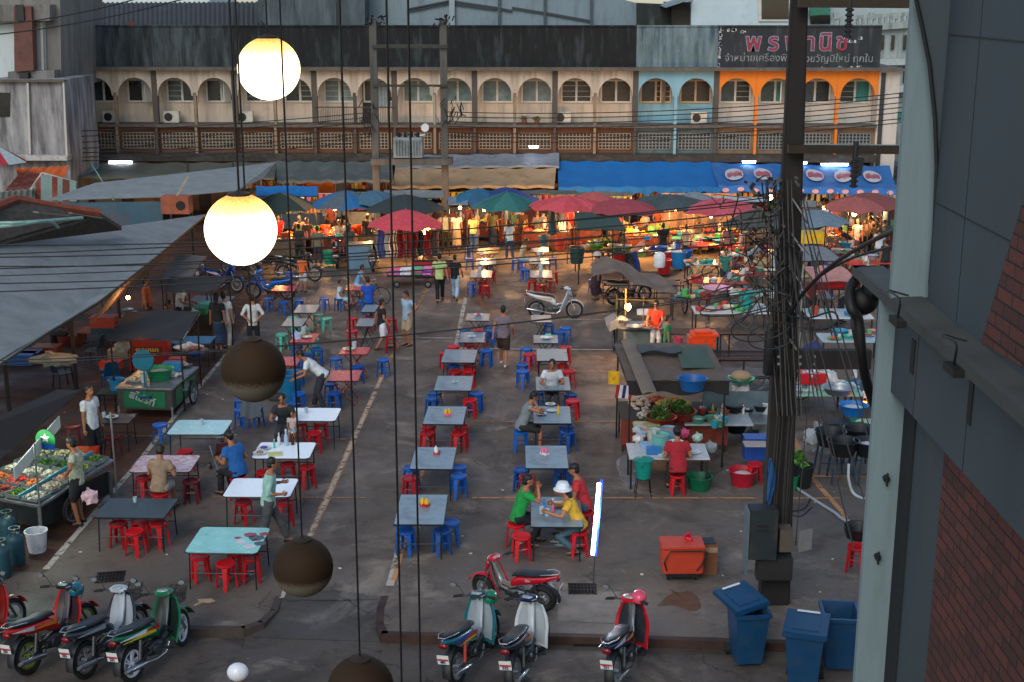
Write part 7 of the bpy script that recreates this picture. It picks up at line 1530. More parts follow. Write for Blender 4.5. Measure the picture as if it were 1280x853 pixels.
# tall blue bin with bag near the bending person, pushchair
t = thing('tall_bin','tall blue rubbish tub beside the person bending over','bin',gxy(364,507)); b = MB(); b.lathe([(.24,0),(.31,.85),(.335,.86),(.335,.9),(.3,.9),(.29,.8),(.22,.05),(0,.05)],n=20); b.done('tub',PL('#0d5a80'),t)
b = MB(); b.ell((0,0,.05),(.22,.16,.16),10,8); o = b.done('rucksack',M('#26282a',.8)); o.location = gxy(345,500); tag(o,'dark rucksack lying by the tall blue tub','bag')
t = thing('pushchair','baby pushchair with a grey folded hood beside the seated person in blue','pushchair',gxy(281,590),.5); b = MB()
for s in (-.22,.22): b.tube([(s,-.35,.95),(s,.3,.1)],.013,6); b.tube([(s,.35,.55),(s,-.3,.1)],.013,6)
b.tube([(-.22,-.35,.95),(.22,-.35,.95)],.013,6); b.done('frame',STEEL,t); b = MB(); b.sheet(lambda u,v: ((u-.5)*.4,-.15+.4*v-.1*math.sin(v*2),.4+.35*(1-v)**2),6,8,.03); b.done('seat',CL('#5a2a28'),t)
for x in (-.24,.24):
 for y in (-.3,.33): wheel(t,(x,y,.09),.09,.02,8)
b = MB(); b.sheet(lambda u,v: ((u-.5)*.5,.0+.35*v,.45+.5*v+.04*math.sin(u*9)),6,6,.03); o = b.done('folded_lounger',M('#2a3438',.6)); o.location = gxy(314,545); tag(o,'grey folded reclining chair leaning beside the white tables','chair')
person('kid_sit',gxy(280,590)+Vector((0,0,.1)),.4,'baby lying in the pushchair with a white cap','#8a5a4a','#8a6a5a',sc=.5)
# ================================================================ right hand stalls
# covered barrow
t = thing('covered_barrow','two wheeled barrow under a sagging grey brown tarpaulin','barrow',gxy(797,388)); wheel(t,(1.55,-.5,.36),.36,.03,14,rz=.15); wheel(t,(-.7,-.5,.36),.36,.03,14)
b = MB()
for z in (.5,.95): b.bar((-1.2,-.4,z),(1.5,-.4,z),.04); b.bar((-1.2,.5,z),(1.5,.5,z),.04); b.bar((1.5,-.4,z),(1.5,.5,z),.04)
for x in (-1.2,-.3,.6,1.5): b.bar((x,-.4,.3),(x,-.4,.97),.03); b.bar((x,.5,.3),(x,.5,.97),.03)
b.bar((1.5,0,.5),(3.4,-.1,.75),.035); b.bar((1.5,.3,.9),(2.6,.8,1.2),.035); b.done('frame',MT('#4a2c22'),t,smooth=False)
def tarp(u,v):
 x = -1.6+2.9*u; return (x,-1.0+2.0*v,1.35+.45*math.exp(-((u-.22)/.25)**2)-.35*u*u-.5*abs(v-.55)**1.3+.05*math.sin(x*7+v*5)+.03*math.sin(v*19))
b = MB(); b.sheet(tarp,30,20,.015); b.done('tarpaulin',M('#5e534a',.9,0,.2,2,.3,.3,'#3e362f'),t)
# frying cart with flame lamp
t = cart('open steel frying cart with a blazing lamp',800,440,1.5,.9,0,M('#5a6058',.5),h=.85); gl = gxy(800,440); 
b = MB()
for x in (-.72,.1): b.tube([(x,.35,.85),(x,.35,1.7)],.02,6)
b.tube([(-.72,.35,1.55),(.7,.35,1.5)],.015,6); b.bar((-.45,.3,.85),(-.45,.3,1.9),.1,.04); b.done('lamp_frame',MT('#8a7a3a'),t,smooth=False)
b = MB(); b.box((-.86,-.1,.95),(.35,.9,.25),rx=0,ry=-.5); b.done('side_shelf',STEEL,t,smooth=False)
bulb(785,384,1.62,'blazing bare lamp on the steel frying cart',75,r=.09,grp=None,hang=.15)
tray(G(776,402,.95),3,'plate of fritters on the frying cart side shelf','trays on the frying cart',1.2); tray(G(812,410,.87),6,'tray of fried food on the frying cart','trays on the frying cart',1.3); tray(G(817,405,.87),0,'tray of reddish fried food on the frying cart','trays on the frying cart',1.1); basin(793,411,.87,.25,STEEL,'shallow oil pan on the frying cart','pan',hs=.5); crate(803,393,.87,.6,WHT_P,'white box on the frying cart',cat='box')
# big central stall
BT = M('#574a40',.9,0,.25,1.5,.3,.4,'#3d352e',dscale=2)
tb1 = canopy(768,885,430,476,2.35,2.1,BT,'big brown tarpaulin canopy over the central food stall',px2=784,px3=912,sag=.06); o0 = tb1.location
b = MB(); p0,p1 = G(785,428,2.4),G(812,494,2.12); b.sheet(lambda u,v: p0.lerp(p1,v)-o0+Vector(((u-.5)*.32,0,.06*math.sin(PI*u)+.02)),4,12,.03); b.done('folded_flap',M('#665a4e',.9,0,.2,2,.3),tb1)
b = MB(); b.sheet(lambda u,v: G(784,476,2.1).lerp(G(912,476,2.1),u)-o0-Vector((0,.02*math.sin(u*30),.3*v+.05*math.sin(u*14)*v)),30,3,.02); b.done('front_flap',M('#1e1a18',.9),tb1)
b = MB(); b.sheet(lambda u,v: G(845,436,2.36).lerp(G(885,436,2.3),u)-o0+Vector((0,-1.3*v,.02-.13*v)),6,6,.02); b.done('green_patch',M('#3a4a40',.9,0,.2,2),tb1)
b = MB(); b.sheet(lambda u,v: (u*1.0,-.45*v,.04*math.sin(u*8+v*5)+.05),8,6,.012); o = b.done('grey_cloth',CL('#3c4246')); o.location = G(797,436,2.36); tag(o,'dark grey rag lying on the brown tarpaulin canopy','cloth')
basin(865,487,2.12,.33,PL('#0e4f8a'),'blue basin upside on the brown tarpaulin canopy',hs=1.15)
t = thing('yellow_flag','small yellow pennant tied at the corner of the brown canopy','flag',G(767,472,2.0)); b = MB(); b.sheet(lambda u,v: (-.12+.25*u,.02*math.sin(u*6),.15-.32*v),5,5,.006); b.done('cloth',CL('#b8900c'),t); b = MB(); b.ell((0,-.02,0),(.045,.006,.05),8,6); b.done('emblem',CL('#b87818'),t)
b = MB()
for i,c in enumerate(range(5)): b.box((-.16+.08*i,0,0),(.078,.012,.3),mi=[0,1,2,1,0][i])
o = b.done('striped_flag',[CL('#8a1a24'),CL('#b4b4b8'),CL('#1a2450')],smooth=False); o.location = G(780,490,1.85); o.rotation_euler = (0,.15,.3); tag(o,'small red white and blue striped flag hanging under the brown canopy','flag')
vt = counter('broad vegetable table beneath the brown canopy',gxy(838,553),2.5,1.5,.8,DKW,CL('#6a2a1c'))
def pile(px,py,z,rx,ry,h,cols,n,lab,leaf=False,s=.05):
 b = MB(); (leaves if leaf else heap)(b,0,0,0,rx,ry,h,n,s,0,len(cols)); o = b.done('produce_pile',[M(c,.6,0,.35,25) for c in cols]); o.location = G(px,py,z); return tag(o,lab,'produce')
pile(800,505,.81,.28,.5,.12,['#b09480','#a88a6c','#b8a898'],80,'pile of pale pink roots at the left of the vegetable table'); pile(812,520,.81,.3,.3,.12,['#b4ac9c','#9a9488'],60,'pile of white mushrooms on the vegetable table'); pile(822,503,.81,.35,.4,.14,['#a83a18','#9a4a20','#b85a28'],70,'pile of red chillies and carrots on the vegetable table')
pile(824,524,.85,.36,.3,.3,['#3f6a1c','#527a28','#2a4c16'],420,'big bunch of dark green herbs in a red bowl, left one',True,.06); pile(850,517,.85,.36,.3,.32,['#3f6a1c','#5a8428','#2a4c16'],420,'big bunch of dark green herbs in a red bowl, right one',True,.06); pile(842,505,.9,.4,.22,.16,['#c28a28','#b8a04a','#c49a3a'],60,'heap of yellow peppers behind the herbs'); pile(835,507,.9,.2,.2,.12,['#8a9a4a','#a0a86a'],50,'heap of pale green cabbage leaves',True,.08)
basin(826,530,.82,.38,PL('#8a2a1c'),'red bowl holding the left bunch of herbs',hs=.7); basin(851,523,.82,.38,PL('#8a2a1c'),'red bowl holding the right bunch of herbs',hs=.7); 
b = MB(); b.box((0,0,.03),(.62,.3,.06)); o = b.done('pale_green_tray',PL('#8f9a6a'),smooth=False,bevel=.02); o.location = G(808,532,.85); tag(o,'pale green tray at the front of the vegetable table','tray')
ct = counter('white topped preparation table in front of the seated vendor',gxy(833,603),1.75,1.0,.74,M('#a8acac',.4)); 
for px,py,r_,h_,c,cc,lab in ((825,560,.19,.3,'#5a9a90','#7a9a8a','big pale teal pot on the preparation table'),(836,551,.2,.28,'#5a8aa0','#a07868','blue-grey pot of pink mince on the preparation table'),(818,551,.17,.24,'#a8a090','#b0a888','cream pot with a cup on top on the preparation table')):
 t = thing('cooking_pot',lab,'pot',G(px,py,.745)); b = MB(); b.lathe([(r_*.92,0),(r_,h_),(r_*1.06,h_),(r_*1.06,h_+.02),(r_*.95,h_+.02),(r_*.9,h_*.9),(0,h_*.9)],n=22); b.done('pot',PL(c),t); b = MB(); b.lathe([(r_*.9,h_*.9),(r_*.5,h_*.96),(0,h_*.97)],n=18); b.done('contents',M(cc,.7,0,.3,30),t)
cup(818,545,'reddish cup standing on the cream pot','#a86a4a',1.0,1.6); crate(817,567,.745,.55,PL('#2a6aa4'),'blue lunch box on the preparation table',cat='box'); crate(808,560,.745,.5,PL('#7a9ab4'),'pale blue box beside the blue lunch box',cat='box'); plate(831,571,'yellow dish of paste by the vendor','#8a8a4a',.745,1.3); plate(866,566,'white chopping board with pale slices','#b0b4b4',.745,1.5); basin(845,560,.745,.2,WHT_P,'white bowl between pots and vendor','bowl')
for i,(px,py) in enumerate(((797,541),(803,548),(797,553),(806,540))): bag(px,py,.745,.75,M(['#a8b0b4','#8fa0b0','#b4b4b0','#a08a84'][i],.4,0,.3,12),['first','second','third','fourth'][i]+' small plastic bag of herbs at the left of the preparation table')
bag(842,546,.745,.9,M('#4a9ab0',.35,0,.2,10),'aqua blue plastic bag in the middle of the food stall'); bag(855,546,.745,.75,M('#c04a6a',.4,0,.2,10),'pink plastic bag beside the aqua blue one'); bag(872,552,.745,.8,M('#9ab0a0',.3,0,.2,10),'clear greenish plastic bag hanging right of the vendor'); bag(888,565,.3,1.0,M('#8a9494',.3,0,.2,10),'clear plastic bag of bottles under the right table')
bucket(804,597,.42,1.25,PL('#0d7a6c'),'teal lidded bucket on a tall metal stand',lid=1); b = MB()
for x in (-1,1):
 for y in (-1,1): b.tube([(x*.13,y*.13,.42),(x*.17,y*.17,0)],.011,5)
b.tube([(.15*math.cos(a),.15*math.sin(a),.41) for a in [PI*k/6 for k in range(12)]],.011,5,closed=True); o = b.done('bucket_stand',MT('#2a2e30')); o.location = G(804,597,.42)-Vector((0,0,.42)); tag(o,'thin metal stand holding the teal lidded bucket','stand')
basin(874,612,0,.3,PL('#0c5a3c'),'dark green basin with a ladle right of the seated vendor',hs=1.5); b = MB(); b.tube([(0,0,.2),(.5,.15,.42)],.012,6); o = b.done('ladle',DARK); o.location = gxy(876,612); tag(o,'dark ladle sticking out of the green basin','ladle')
bucket(784,558,0,1.1,PL('#8e141c'),'dark red tub at the left of the central food stall',cat='tub'); bucket(789,536,0,1.25,PL('#8a959c'),'grey bucket with a blue lid left of the vegetable table',lid=1); basin(928,606,0,.33,PL('#a0182a'),'crimson basin holding a white cloth near the pole',content=M('#b4b0a8',.8),hs=1.5)
t2 = counter('right hand table crowded with jars and bowls',gxy(893,558),1.6,1.3,.76,M('#9aa0a0',.4)); JC = ['#a83a2a','#4a9a7a','#b4b8b8','#2a8a9a','#c28a4a','#8a9a4a','#c4c4bc','#a8582a','#3a7a4a']
for i in range(22):
 px,py = 872+RN.uniform(0,38),508+RN.uniform(0,28); c = JC[i % 9]; k = i % 3
 if k == 0: bucket(px,py,.765,.42+.1*RN.random(),PL(c),'small coloured jar or tub on the right hand jar table',lid=(i % 2) or None,cat='jar')['group'] = 'jars and bowls on the right hand table'
 elif k == 1: basin(px,py,.765,.13+.05*RN.random(),PL(c),'small coloured bowl on the right hand jar table','bowl',content=M(FOODC[i % 12],.6))['group'] = 'jars and bowls on the right hand table'
 else: bottle(px,py,'upright bottle on the right hand jar table',PL(c),z=.765,s=1.1)['group'] = 'jars and bowls on the right hand table'
# steel backboard and wok table
t = counter('steel wok table with a tall back board left of the pole',gxy(930,560),1.9,.7,.74,STEEL); b = MB(); b.box((0,.36,1.0),(1.95,.02,.6)); b.done('back_board',M('#5c6c74',.4,.5),t,smooth=False)
for px,py,r_,lab in ((918,514,.24,'black wok on a burner at the left of the wok table'),(950,513,.22,'black wok at the right of the wok table'),(936,515,.12,'small dark pan between the two woks')): basin(px,py,.8,r_,BLK,lab,'wok',hs=.9)
bottle(929,517,'small white bottle on the wok table',WHT_P,z=.76); cup(934,517,'grey mug on the wok table',z=.76,s=1.5); basin(943,548,0.05,.28,PL('#0c4a30'),'dark green basin under the wok table',hs=.7); basin(920,540,.2,.28,DARK,'dark pot hung under the wok table','pot')
t = thing('drum','tall white plastic drum beside the big pole','drum',gxy(958,552)); b = MB(); b.lathe([(.2,0),(.21,.05),(.2,.1),(.2,.95),(.22,1.0),(.2,1.02),(.18,1.0),(.17,.9),(0,.9)],n=20); b.done('body',PL('#9aa4a4'),t)
crate(945,572,.46,1.1,PL('#123f86'),'deep blue drawer box with papers on the red stool').scale = (1.0,1.0,2.0); b = MB(); b.box((0,0,.015),(.5,.34,.03)); o = b.done('paper_stack',M('#8f867c',.8),smooth=False); o.location = G(944,556,.95); tag(o,'stack of papers on the deep blue drawer box','papers')
t = thing('pot_plant','leafy green plant in a black pot right of the pole','potted plant',gxy(1001,608)); b = MB(); b.lathe([(.2,0),(.28,.5),(.26,.5),(.2,.4),(0,.4)],n=18); b.done('pot',DARK,t); b = MB(); leaves(b,-.1,0,.5,.2,.2,.35,90,.09,0,2); b.done('foliage',[M('#4a7a24',.6),M('#2f5a1c',.6)],t)
bucket(988,612,0,1.1,PL('#0c6a44'),'green bucket beside the black plant pot')
# handcart frame with basin and sheet
t = thing('handcart','large empty rusty handcart frame behind the steel back board','handcart',gxy(918,478)); b = MB(); a_ = [(-1.15,-1.5),(1.15,-1.5),(1.15,1.3),(-1.15,1.3)]
for z in (.55,1.05):
 for i in range(4): b.bar((*a_[i],z),(*a_[(i+1) % 4],z),.05)
for x in (-1.15,0,1.15):
 for y in (-1.5,1.3): b.bar((x,y,.4),(x,y,1.06),.04)
for y in (-.9,-.3,.3,.9): b.bar((1.15,y,.55),(1.15,y,1.06),.035); b.bar((-1.15,y,.55),(-1.15,y,1.06),.035)
for i in range(7): b.bar((-1.1,.2+.16*i,.56),(1.1,.2+.16*i,.56),.05,.02)
b.done('frame',MT('#3f2a24'),t,smooth=False); wheel(t,(1.3,.2,.36),.36,.035,14); wheel(t,(-1.3,.2,.36),.36,.035,14); b = MB(); b.box((0,-1.1,.6),(2.2,.75,.03)); b.done('board',M('#57524e',.8),t,smooth=False)
basin(926,478,1.0,.35,PL('#3f9a7c'),'mint green basin with a round brown hat in it',hs=.5); b = MB(); b.ell((0,0,.08),(.26,.24,.14),16,8); o = b.done('straw_hat',M('#8f7458',.9,0,.2,20,.3)); o.location = G(926,474,1.03); tag(o,'round brown straw hat lying in the mint green basin','hat')
bag(925,495,.65,1.5,M('#b0a8a4',.4,0,.3,6),'white and red plastic bag lying on the handcart board'); bag(914,490,.65,1.0,M('#98a8b0',.3),'clear bottle bag lying on the handcart board')
t = dup(CRATE,G(876,433,1.25),.1,'bright orange cool box on the handcart rail',sc=1.2,mats={'box': PL('#c8380c')}); t['category'] = 'cool box'; b = MB(); b.box((.08,.03,.29),(.6,.44,.06),rx=.05); b.box((.05,.05,.34),(.4,.3,.05)); b.done('lid',PL('#d2400e'),t,smooth=False,bevel=.02); b = MB(); b.box((0,0,.22),(.5,.33,.05)); b.done('contents',M('#b8b0a8',.8),t,smooth=False)
bucket(847,434,.9,.9,PL('#a83a48'),'pinkish red bucket left of the orange cool box',cat='bucket'); counter('low grey side bench under the orange cool box',gxy(862,450),1.8,.7,.88,DKW)
# tables of dishes right of centre, in the middle distance
def dishtable(px,py,w,d,top,lab,dx,n,cols,h=.74,rz=0,kinds=3,big=1.0):
 p = gxy(px,py); t = counter(lab,p,w,d,h,top,rz=rz)
 for i in range(n):
  x,y = RN.uniform(-w/2+.12,w/2-.12),RN.uniform(-d/2+.1,d/2-.1); q = p+Matrix.Rotation(rz,3,'Z') @ Vector((x,y,h+.002)); c = PL(RN.choice(cols)); k = i % kinds
  if k == 0: o = dup(BASIN,q,0,'bowl among the dishes on '+dx,'dishes on '+dx,sc=RN.uniform(.5,.9)*big,mats={'bowl': c}); o['category'] = 'bowl'
  elif k == 1: o = dup(BUCKET,q,0,'tub among the dishes on '+dx,'tubs on '+dx,sc=RN.uniform(.3,.6)*big,mats={'body': c}); o['category'] = 'tub'
  else: o = dup(PLATE,q,0,'plate among the dishes on '+dx,'plates on '+dx,sc=RN.uniform(.9,1.5)*big,mats={'dish': c,'food': M(RN.choice(FOODC),.7,0,.5,40)})
 return t
PC = ['#b4b8b8','#3f9a86','#b8606e','#2a7a9a','#a8aca8','#4a9a5a','#b04030','#c0b8a0','#8f9aa4']
dishtable(912,415,2.4,1.0,M('#a8b0b2',.4),'table of pink, green and white tubs behind the orange cool box','the tub table behind the orange cool box',18,PC,big=1.3); dishtable(895,376,2.0,1.0,M('#8a3a34',.4),'red legged table with a pink basin near the green bicycle','the pink basin table',10,PC,big=1.2)
basin(897,366,.95,.5,PL('#c08a9a'),'large pale pink oval basin on the red legged table',hs=.5); dishtable(950,392,2.2,1.1,M('#5f9a94',.4),'pale teal table carrying a teal cooler beside the pole','the pale teal table',10,PC,big=1.2)
t = dup(BUCKET,G(932,385,.78),0,'teal water cooler with a lid on the pale teal table',sc=(1.5,1.5,1.6),mats={'body': PL('#0d8a84')}); t['category'] = 'cooler'
dishtable(872,318,2.2,1.0,M('#3f9484',.4),'mint green table with white parcels before the shoppers','the mint green table',12,PC,big=1.5); dishtable(892,328,2.2,.9,M('#b01c18',.4),'bright red table with bowls near the back tables','the bright red table',8,PC,big=1.3); dishtable(925,340,1.5,.9,M('#8fb4c8',.4),'pale blue patterned table by the seated cream shirt','the pale blue patterned table',5,PC)
dishtable(757,335,2.2,1.1,M('#5a5a50',.5),'vegetable preparation table below the green canopy','the preparation table below the green canopy',16,['#5a8a2a','#8aa84a','#b4b8b0','#c0a860','#3f7aa0','#7a9a3a'],big=1.6); dishtable(822,335,1.8,.9,M('#a8b0b4',.4),'white washing table right of the pale pink shirt','the white washing table',8,['#1f4f9a','#b4b8b8','#4a9a5a'],big=1.5)
pile(752,305,.85,.5,.3,.25,['#5a8a24','#8aa84a','#3f6a1c'],160,'heap of bright green vegetables below the green canopy',True,.1)
dishtable(995,395,2.2,1.2,M('#6a6e70',.4),'dark table with goods behind the big pole','the dark table behind the pole',12,PC,big=1.3); dishtable(1045,420,2.0,1.3,M('#a8b4bc',.4),'pale table in front of the blue clad person at right','the pale table at right',6,PC,big=1.4); dishtable(1030,340,2.0,1.0,M('#5a2a24',.5),'table beneath the pale grey canopy','the table beneath the grey canopy',10,PC,big=1.3)
dishtable(1075,350,2.0,1.0,M('#a03a28',.5),'red-orange table by the white and orange tee','the red-orange table',6,PC,big=1.3)
for px,py,c,s_,lab in ((721,329,'#1f3a36',2.6,'tall dark green drum at the end of the vegetable table'),(774,333,'#b01c14',2.3,'red drum by the white washing table'),(786,330,'#4a5a5c',2.6,'grey drum beside the red one'),(830,342,'#a81a20',2.3,'red bucket below the white jerrycan'),(833,333,'#9a2028',2.4,'second red bucket behind the white jerrycan'),(848,335,'#1a6aa0',2.7,'bright blue tub on a stand'),(856,331,'#1450a0',2.5,'deeper blue tub behind the bright blue one'),(918,332,'#b84a40',3.0,'salmon red tub on the bright red table'),(700,313,'#a8382a',1.9,'orange-red tub under the folded teal parasol'),(680,309,'#3a5560',2.0,'blue-grey tub on the stall left of the folded parasol'),(412,330,'#0c7a5a',2.2,'teal tub beside the dark red motorbike')):
 bucket(px,py,.45 if py < 330 else .1,s_*.75,PL(c),lab,cat='tub')
t = thing('jerrycan','white plastic jerrycan on the washing stand','jerrycan',G(824,334,.5)); b = MB(); b.lathe([(.2,0),(.22,.05),(.22,.45),(.15,.55),(.05,.58),(.05,.63),(0,.63)],n=18,sq=(1,.8)); b.done('body',WHT_P,t)
# right side behind pole: washing-up area
dishtable(1020,520,2.1,1.2,M('#7fb0a4',.4),'pale green table heaped with white and teal dishes right of the pole','the heaped dish table right of the pole',40,['#9ab4b0','#b4bcbc','#6fa898','#a8b4c4','#b4b0a0','#8fb0b8'],big=1.1)
crate(1015,478,.95,1.1,RED_P,'red crate of cutlery on the heaped dish table',fill=M('#b0b4b4',.4,.5)); crate(1004,473,.9,1.0,WHT_P,'white crate standing beside the red cutlery crate',fill=M('#8fa8a4',.5)); basin(1048,492,.95,.42,STEEL,'large steel basin at the right of the dish table',hs=.6); bag(1030,485,.8,2.0,M('#a8aca8',.4,0,.3,8),'heap of white wrapping on the dish table')
t = thing('awning_arch','curved white hoop of a pedal cart hood behind the dish table','hood',gxy(1033,492)); b = MB(); P = [(.75*math.cos(a),0,.45+.75*math.sin(a)) for a in [PI*k/16 for k in range(17)]]; b.tube(P,.06,8); b.done('hoop',WHT_P,t); b = MB(); b.sheet(lambda u,v: (.8*math.cos(PI*(.55+.45*u)),.1+.8*v,.45+.8*math.sin(PI*(.55+.45*u))),10,4,.02); b.done('hood_cloth',CL('#142a5a'),t)
counter('black side table with a glowing stove at the right',gxy(1080,520),1.3,.9,.7,DARK); bulb(1081,504,.78,'glowing red stove fire on the black side table',6,r=.05,grp=None,hang=.01,look=EM('#ff5a14',12),col=(1,.35,.1)); bag(1086,499,.72,1.0,WHT_P,'white parcel beside the glowing stove')
for px,py,c,r_,lab in ((1066,518,'#1568ac',.36,'big blue basin with white suds'),(1072,486,'#123f6a',.26,'dark blue bucket-like basin behind the dish table')): basin(px,py,.6 if r_ > .3 else .3,r_,PL(c),lab,content=M('#a8b0b4',.6) if r_ > .3 else None)
crate(1082,542,.35,1.2,PL('#1a6a44'),'green crate of wrapped vegetables at the right',fill=M('#8aa08a',.5)); crate(1047,540,.3,1.1,PL('#2a3038'),'dark crate beneath the blue basin')
for px,py,lab,cont in ((1037,556,'left rear of the four big black washing bowls',None),(1073,552,'right rear of the four big black washing bowls',None),(1053,568,'left front of the four big black washing bowls',None),(1086,569,'right front black washing bowl heaped with white dishes',M('#a8a8b0',.5,0,.4,14))):
 basin(px,py,.62,.37,M('#15181a',.4),lab,'washing bowl',content=cont,hs=1.3); q = G(px,py,.62); b = MB()
 for x in (-1,1):
  for y in (-1,1): b.bar((x*.2,y*.2,.62),(x*.26,y*.26,0),.04)
 b.bar((-.24,-.24,.25),(.24,-.24,.25),.02); b.bar((-.2,0,.6),(.2,0,.6),.05); o = b.done('bowl_stand',PL('#173040')); o.location = (q.x,q.y,0); tag(o,'dark blue stool standing under a big black washing bowl','stool','stools under the washing bowls')
bag(1022,560,.3,2.2,M('#9aa0a0',.5,0,.2,6),'white cloth bag on the handle of the dish table'); basin(1072,672,.52,.3,M('#15181a',.4),'black wok on the pinkish red stool','wok',hs=1.1)
# hoses
def ground_pipe(pts,r,mat,lab,z=0): P = [G(*p,r+z) if len(p) == 2 else G(*p) for p in pts]; P = spline(P,6); o0 = P[0].copy(); b = MB(); b.tube([p-o0 for p in P],r,8); o = b.done('hose',mat); o.location = o0; tag(o,lab,'hose')
ground_pipe([(993,608),(1015,623),(1042,640),(1062,652),(1120,656)],.03,M('#8f989c',.4),'pale grey water hose running right across the paving'); ground_pipe([(1061,580,.7),(1061,600,.35),(1068,618),(1090,626),(1120,628)],.03,M('#a8acae',.4),'white hose dropping from the black washing bowls'); ground_pipe([(985,640),(1005,636),(1014,622)],.015,DARK,'thin black wire curling on the paving right of the pole'); ground_pipe([(990,644),(1002,645),(1015,634)],.012,DARK,'second thin black wire on the paving right of the pole')
# cool box, carton and bins in the foreground
t = thing('chest_bin','orange-red wheeled ice chest with a black handle rail','ice chest',gxy(851,722),.03); OR = M('#a8371f',.5,0,.12,3,.05,.3,'#6a2a1c'); b = MB(); b.box((0,0,.42),(.74,.5,.5),top=1.05); b.done('body',OR,t,smooth=False,bevel=.02); b = MB(); b.box((0,0,.69),(.8,.56,.05)); b.done('lid',OR,t,smooth=False,bevel=.015)
b = MB(); b.tube([(-.3,-.26,.25),(-.36,-.32,.45),(-.26,-.34,.66),(.3,-.34,.66),(.42,-.32,.64),(.34,-.3,.4),(.25,-.27,.25)],.014,6); b.done('handle_rail',DARK,t); b = MB(); b.box((0,0,.13),(.6,.4,.08)); b.done('trolley',DARK,t,smooth=False)
for x in (-.25,.25): wheel(t,(x,-.1,.06),.06,.025,5)
b = MB(); b.tube([(.1*math.cos(k*.8)+.02*k,.06*math.sin(k*1.3),.03+.012*k) for k in range(7)],.025,6); b.tube([(.02,0,.03),(.12,-.1,.02)],.03,6); o = b.done('red_rag',CL('#b01c2c')); o.location = G(856,674,.72); tag(o,'crumpled red rag on the lid of the ice chest','rag')
t = thing('carton','brown cardboard carton standing against the ice chest','carton',gxy(880,714),.05); b = MB(); b.box((0,0,.3),(.42,.36,.6)); b.done('box',M('#6b4630',.9,0,.2,4,.1,.2),t,smooth=False); b = MB(); b.box((0,0,.605),(.36,.3,.02)); b.done('opening',DARK,t,smooth=False); b = MB(); b.box((0,-.185,.5),(.41,.006,.1)); b.done('tape',M('#8f7a5c',.6),t,smooth=False)
wheelbin(932,826,'blue wheeled bin with its lid knocked askew, leftmost of three',.12,'askew',s=.98); wheelbin(1004,856,'blue wheeled bin with its lid shut, nearest the camera',-.28,'closed',s=1.05); wheelbin(1046,832,'blue wheeled bin standing open and empty',-.08,None,s=1.0)
# fluorescent lamp on its stick
p = gxy(741,738); t = thing('stick_lamp','lit fluorescent tube tied upright to a thin pole near the drain grate','tube lamp',p); a,c = V(742,692,p.y),V(750,603,p.y+.02); b = MB(); b.tube([a-p+Vector((-.02,-.05,0)),c-p+Vector((-.02,-.05,0))],.032,12); b.done('tube',EM('#f2f6ff',7),t); b = MB(); b.bar(a-p+Vector((.03,0,-.05)),c-p+Vector((.03,0,.05)),.07,.05); b.done('batten',M('#2a4fb8',.5),t,smooth=False)
b = MB(); b.tube([(0,0,0),a-p+Vector((.03,.02,0)),c-p+Vector((.03,.03,0))],.012,6); b.done('pole',MT('#55585a'),t); lamp(a.lerp(c,.5)+Vector((-.05,-.15,0)),22,(.75,.85,1),.12)
for i,(px,py) in enumerate(((694,678),(700,682))):
 b = MB(); b.ell((0,0,.012),(.05,.12,.012),10,4); b.tube([(-.04,0,.015),(0,.04,.045),(.04,0,.015)],.006,5,0); o = b.done('slipper',M('#9aa8a8',.6)); o.location = gxy(px,py); o.rotation_euler = (0,0,1.5+.1*i); tag(o,['farther of the two pale slippers lying under the near table','nearer of the two pale slippers lying under the near table'][i],'slipper')
# packets, bags and boxes crowding the far stalls
PK = []
for i,c in enumerate(('#b8b0a0','#a8402a','#c0b8b0','#b8903a','#7a3a2a','#c47a3a','#9a8a7a','#4a7a4a','#b06a6a')):
 t = proto(thing('packet','x','packet')); b = MB()
 if i % 3 == 0: b.lathe([(.09,0),(.12,.1),(.1,.2),(.03,.24),(.06,.3)],n=9)
 elif i % 3 == 1: b.box((0,0,.11),(.26,.2,.22)); b.box((0,0,.225),(.2,.14,.02))
 else:
  for k in range(3): b.lathe([(.045,0),(.045,.15),(.02,.2),(.02,.23),(0,.23)],(-.1+.1*k,0,0),7)
 b.done('wrapper',PL(c),t); PK.append(t)
for o in [o for o in COL.objects if o.name.startswith('stall_table') and o.get('group') == 'stall tables of the far rows']:
 for k in range(6):
  dup(PK[RN.randrange(9)],o.location+Vector((RN.uniform(-1,1),RN.uniform(-.4,.5),.84 if k else .0))-Vector((0,0 if k else .8,0)),RN.uniform(0,3),'bag, box or bottles standing about the lamp-lit far stalls','packets about the far stalls',sc=RN.uniform(.9,1.5))
for i in range(44):
 px = RN.choice([RN.uniform(345,560),RN.uniform(560,960),RN.uniform(1000,1110)]); py = RN.choice([RN.uniform(284,300),RN.uniform(312,330)])
 if 500 < px < 760 and py > 312: py = 300
 person(RN.choice(['stand','stand_skirt','stand_look','stand_carry','stand_work_w']),gxy(px,py),RN.uniform(-.8,.8) if RN.random() < .6 else RN.uniform(2,4),'person half lost in the crowd at the lamp-lit far stalls',RN.choice(['#2a2a2c','#5a4a40','#7a7a74','#3a2a28','#8a6a5a','#1c2430','#4a5a5a','#9a8a78']),RN.choice(['#1a1c22','#2a2a30','#3a3028']),sc=RN.uniform(.9,1),grp='crowd at the far stalls')
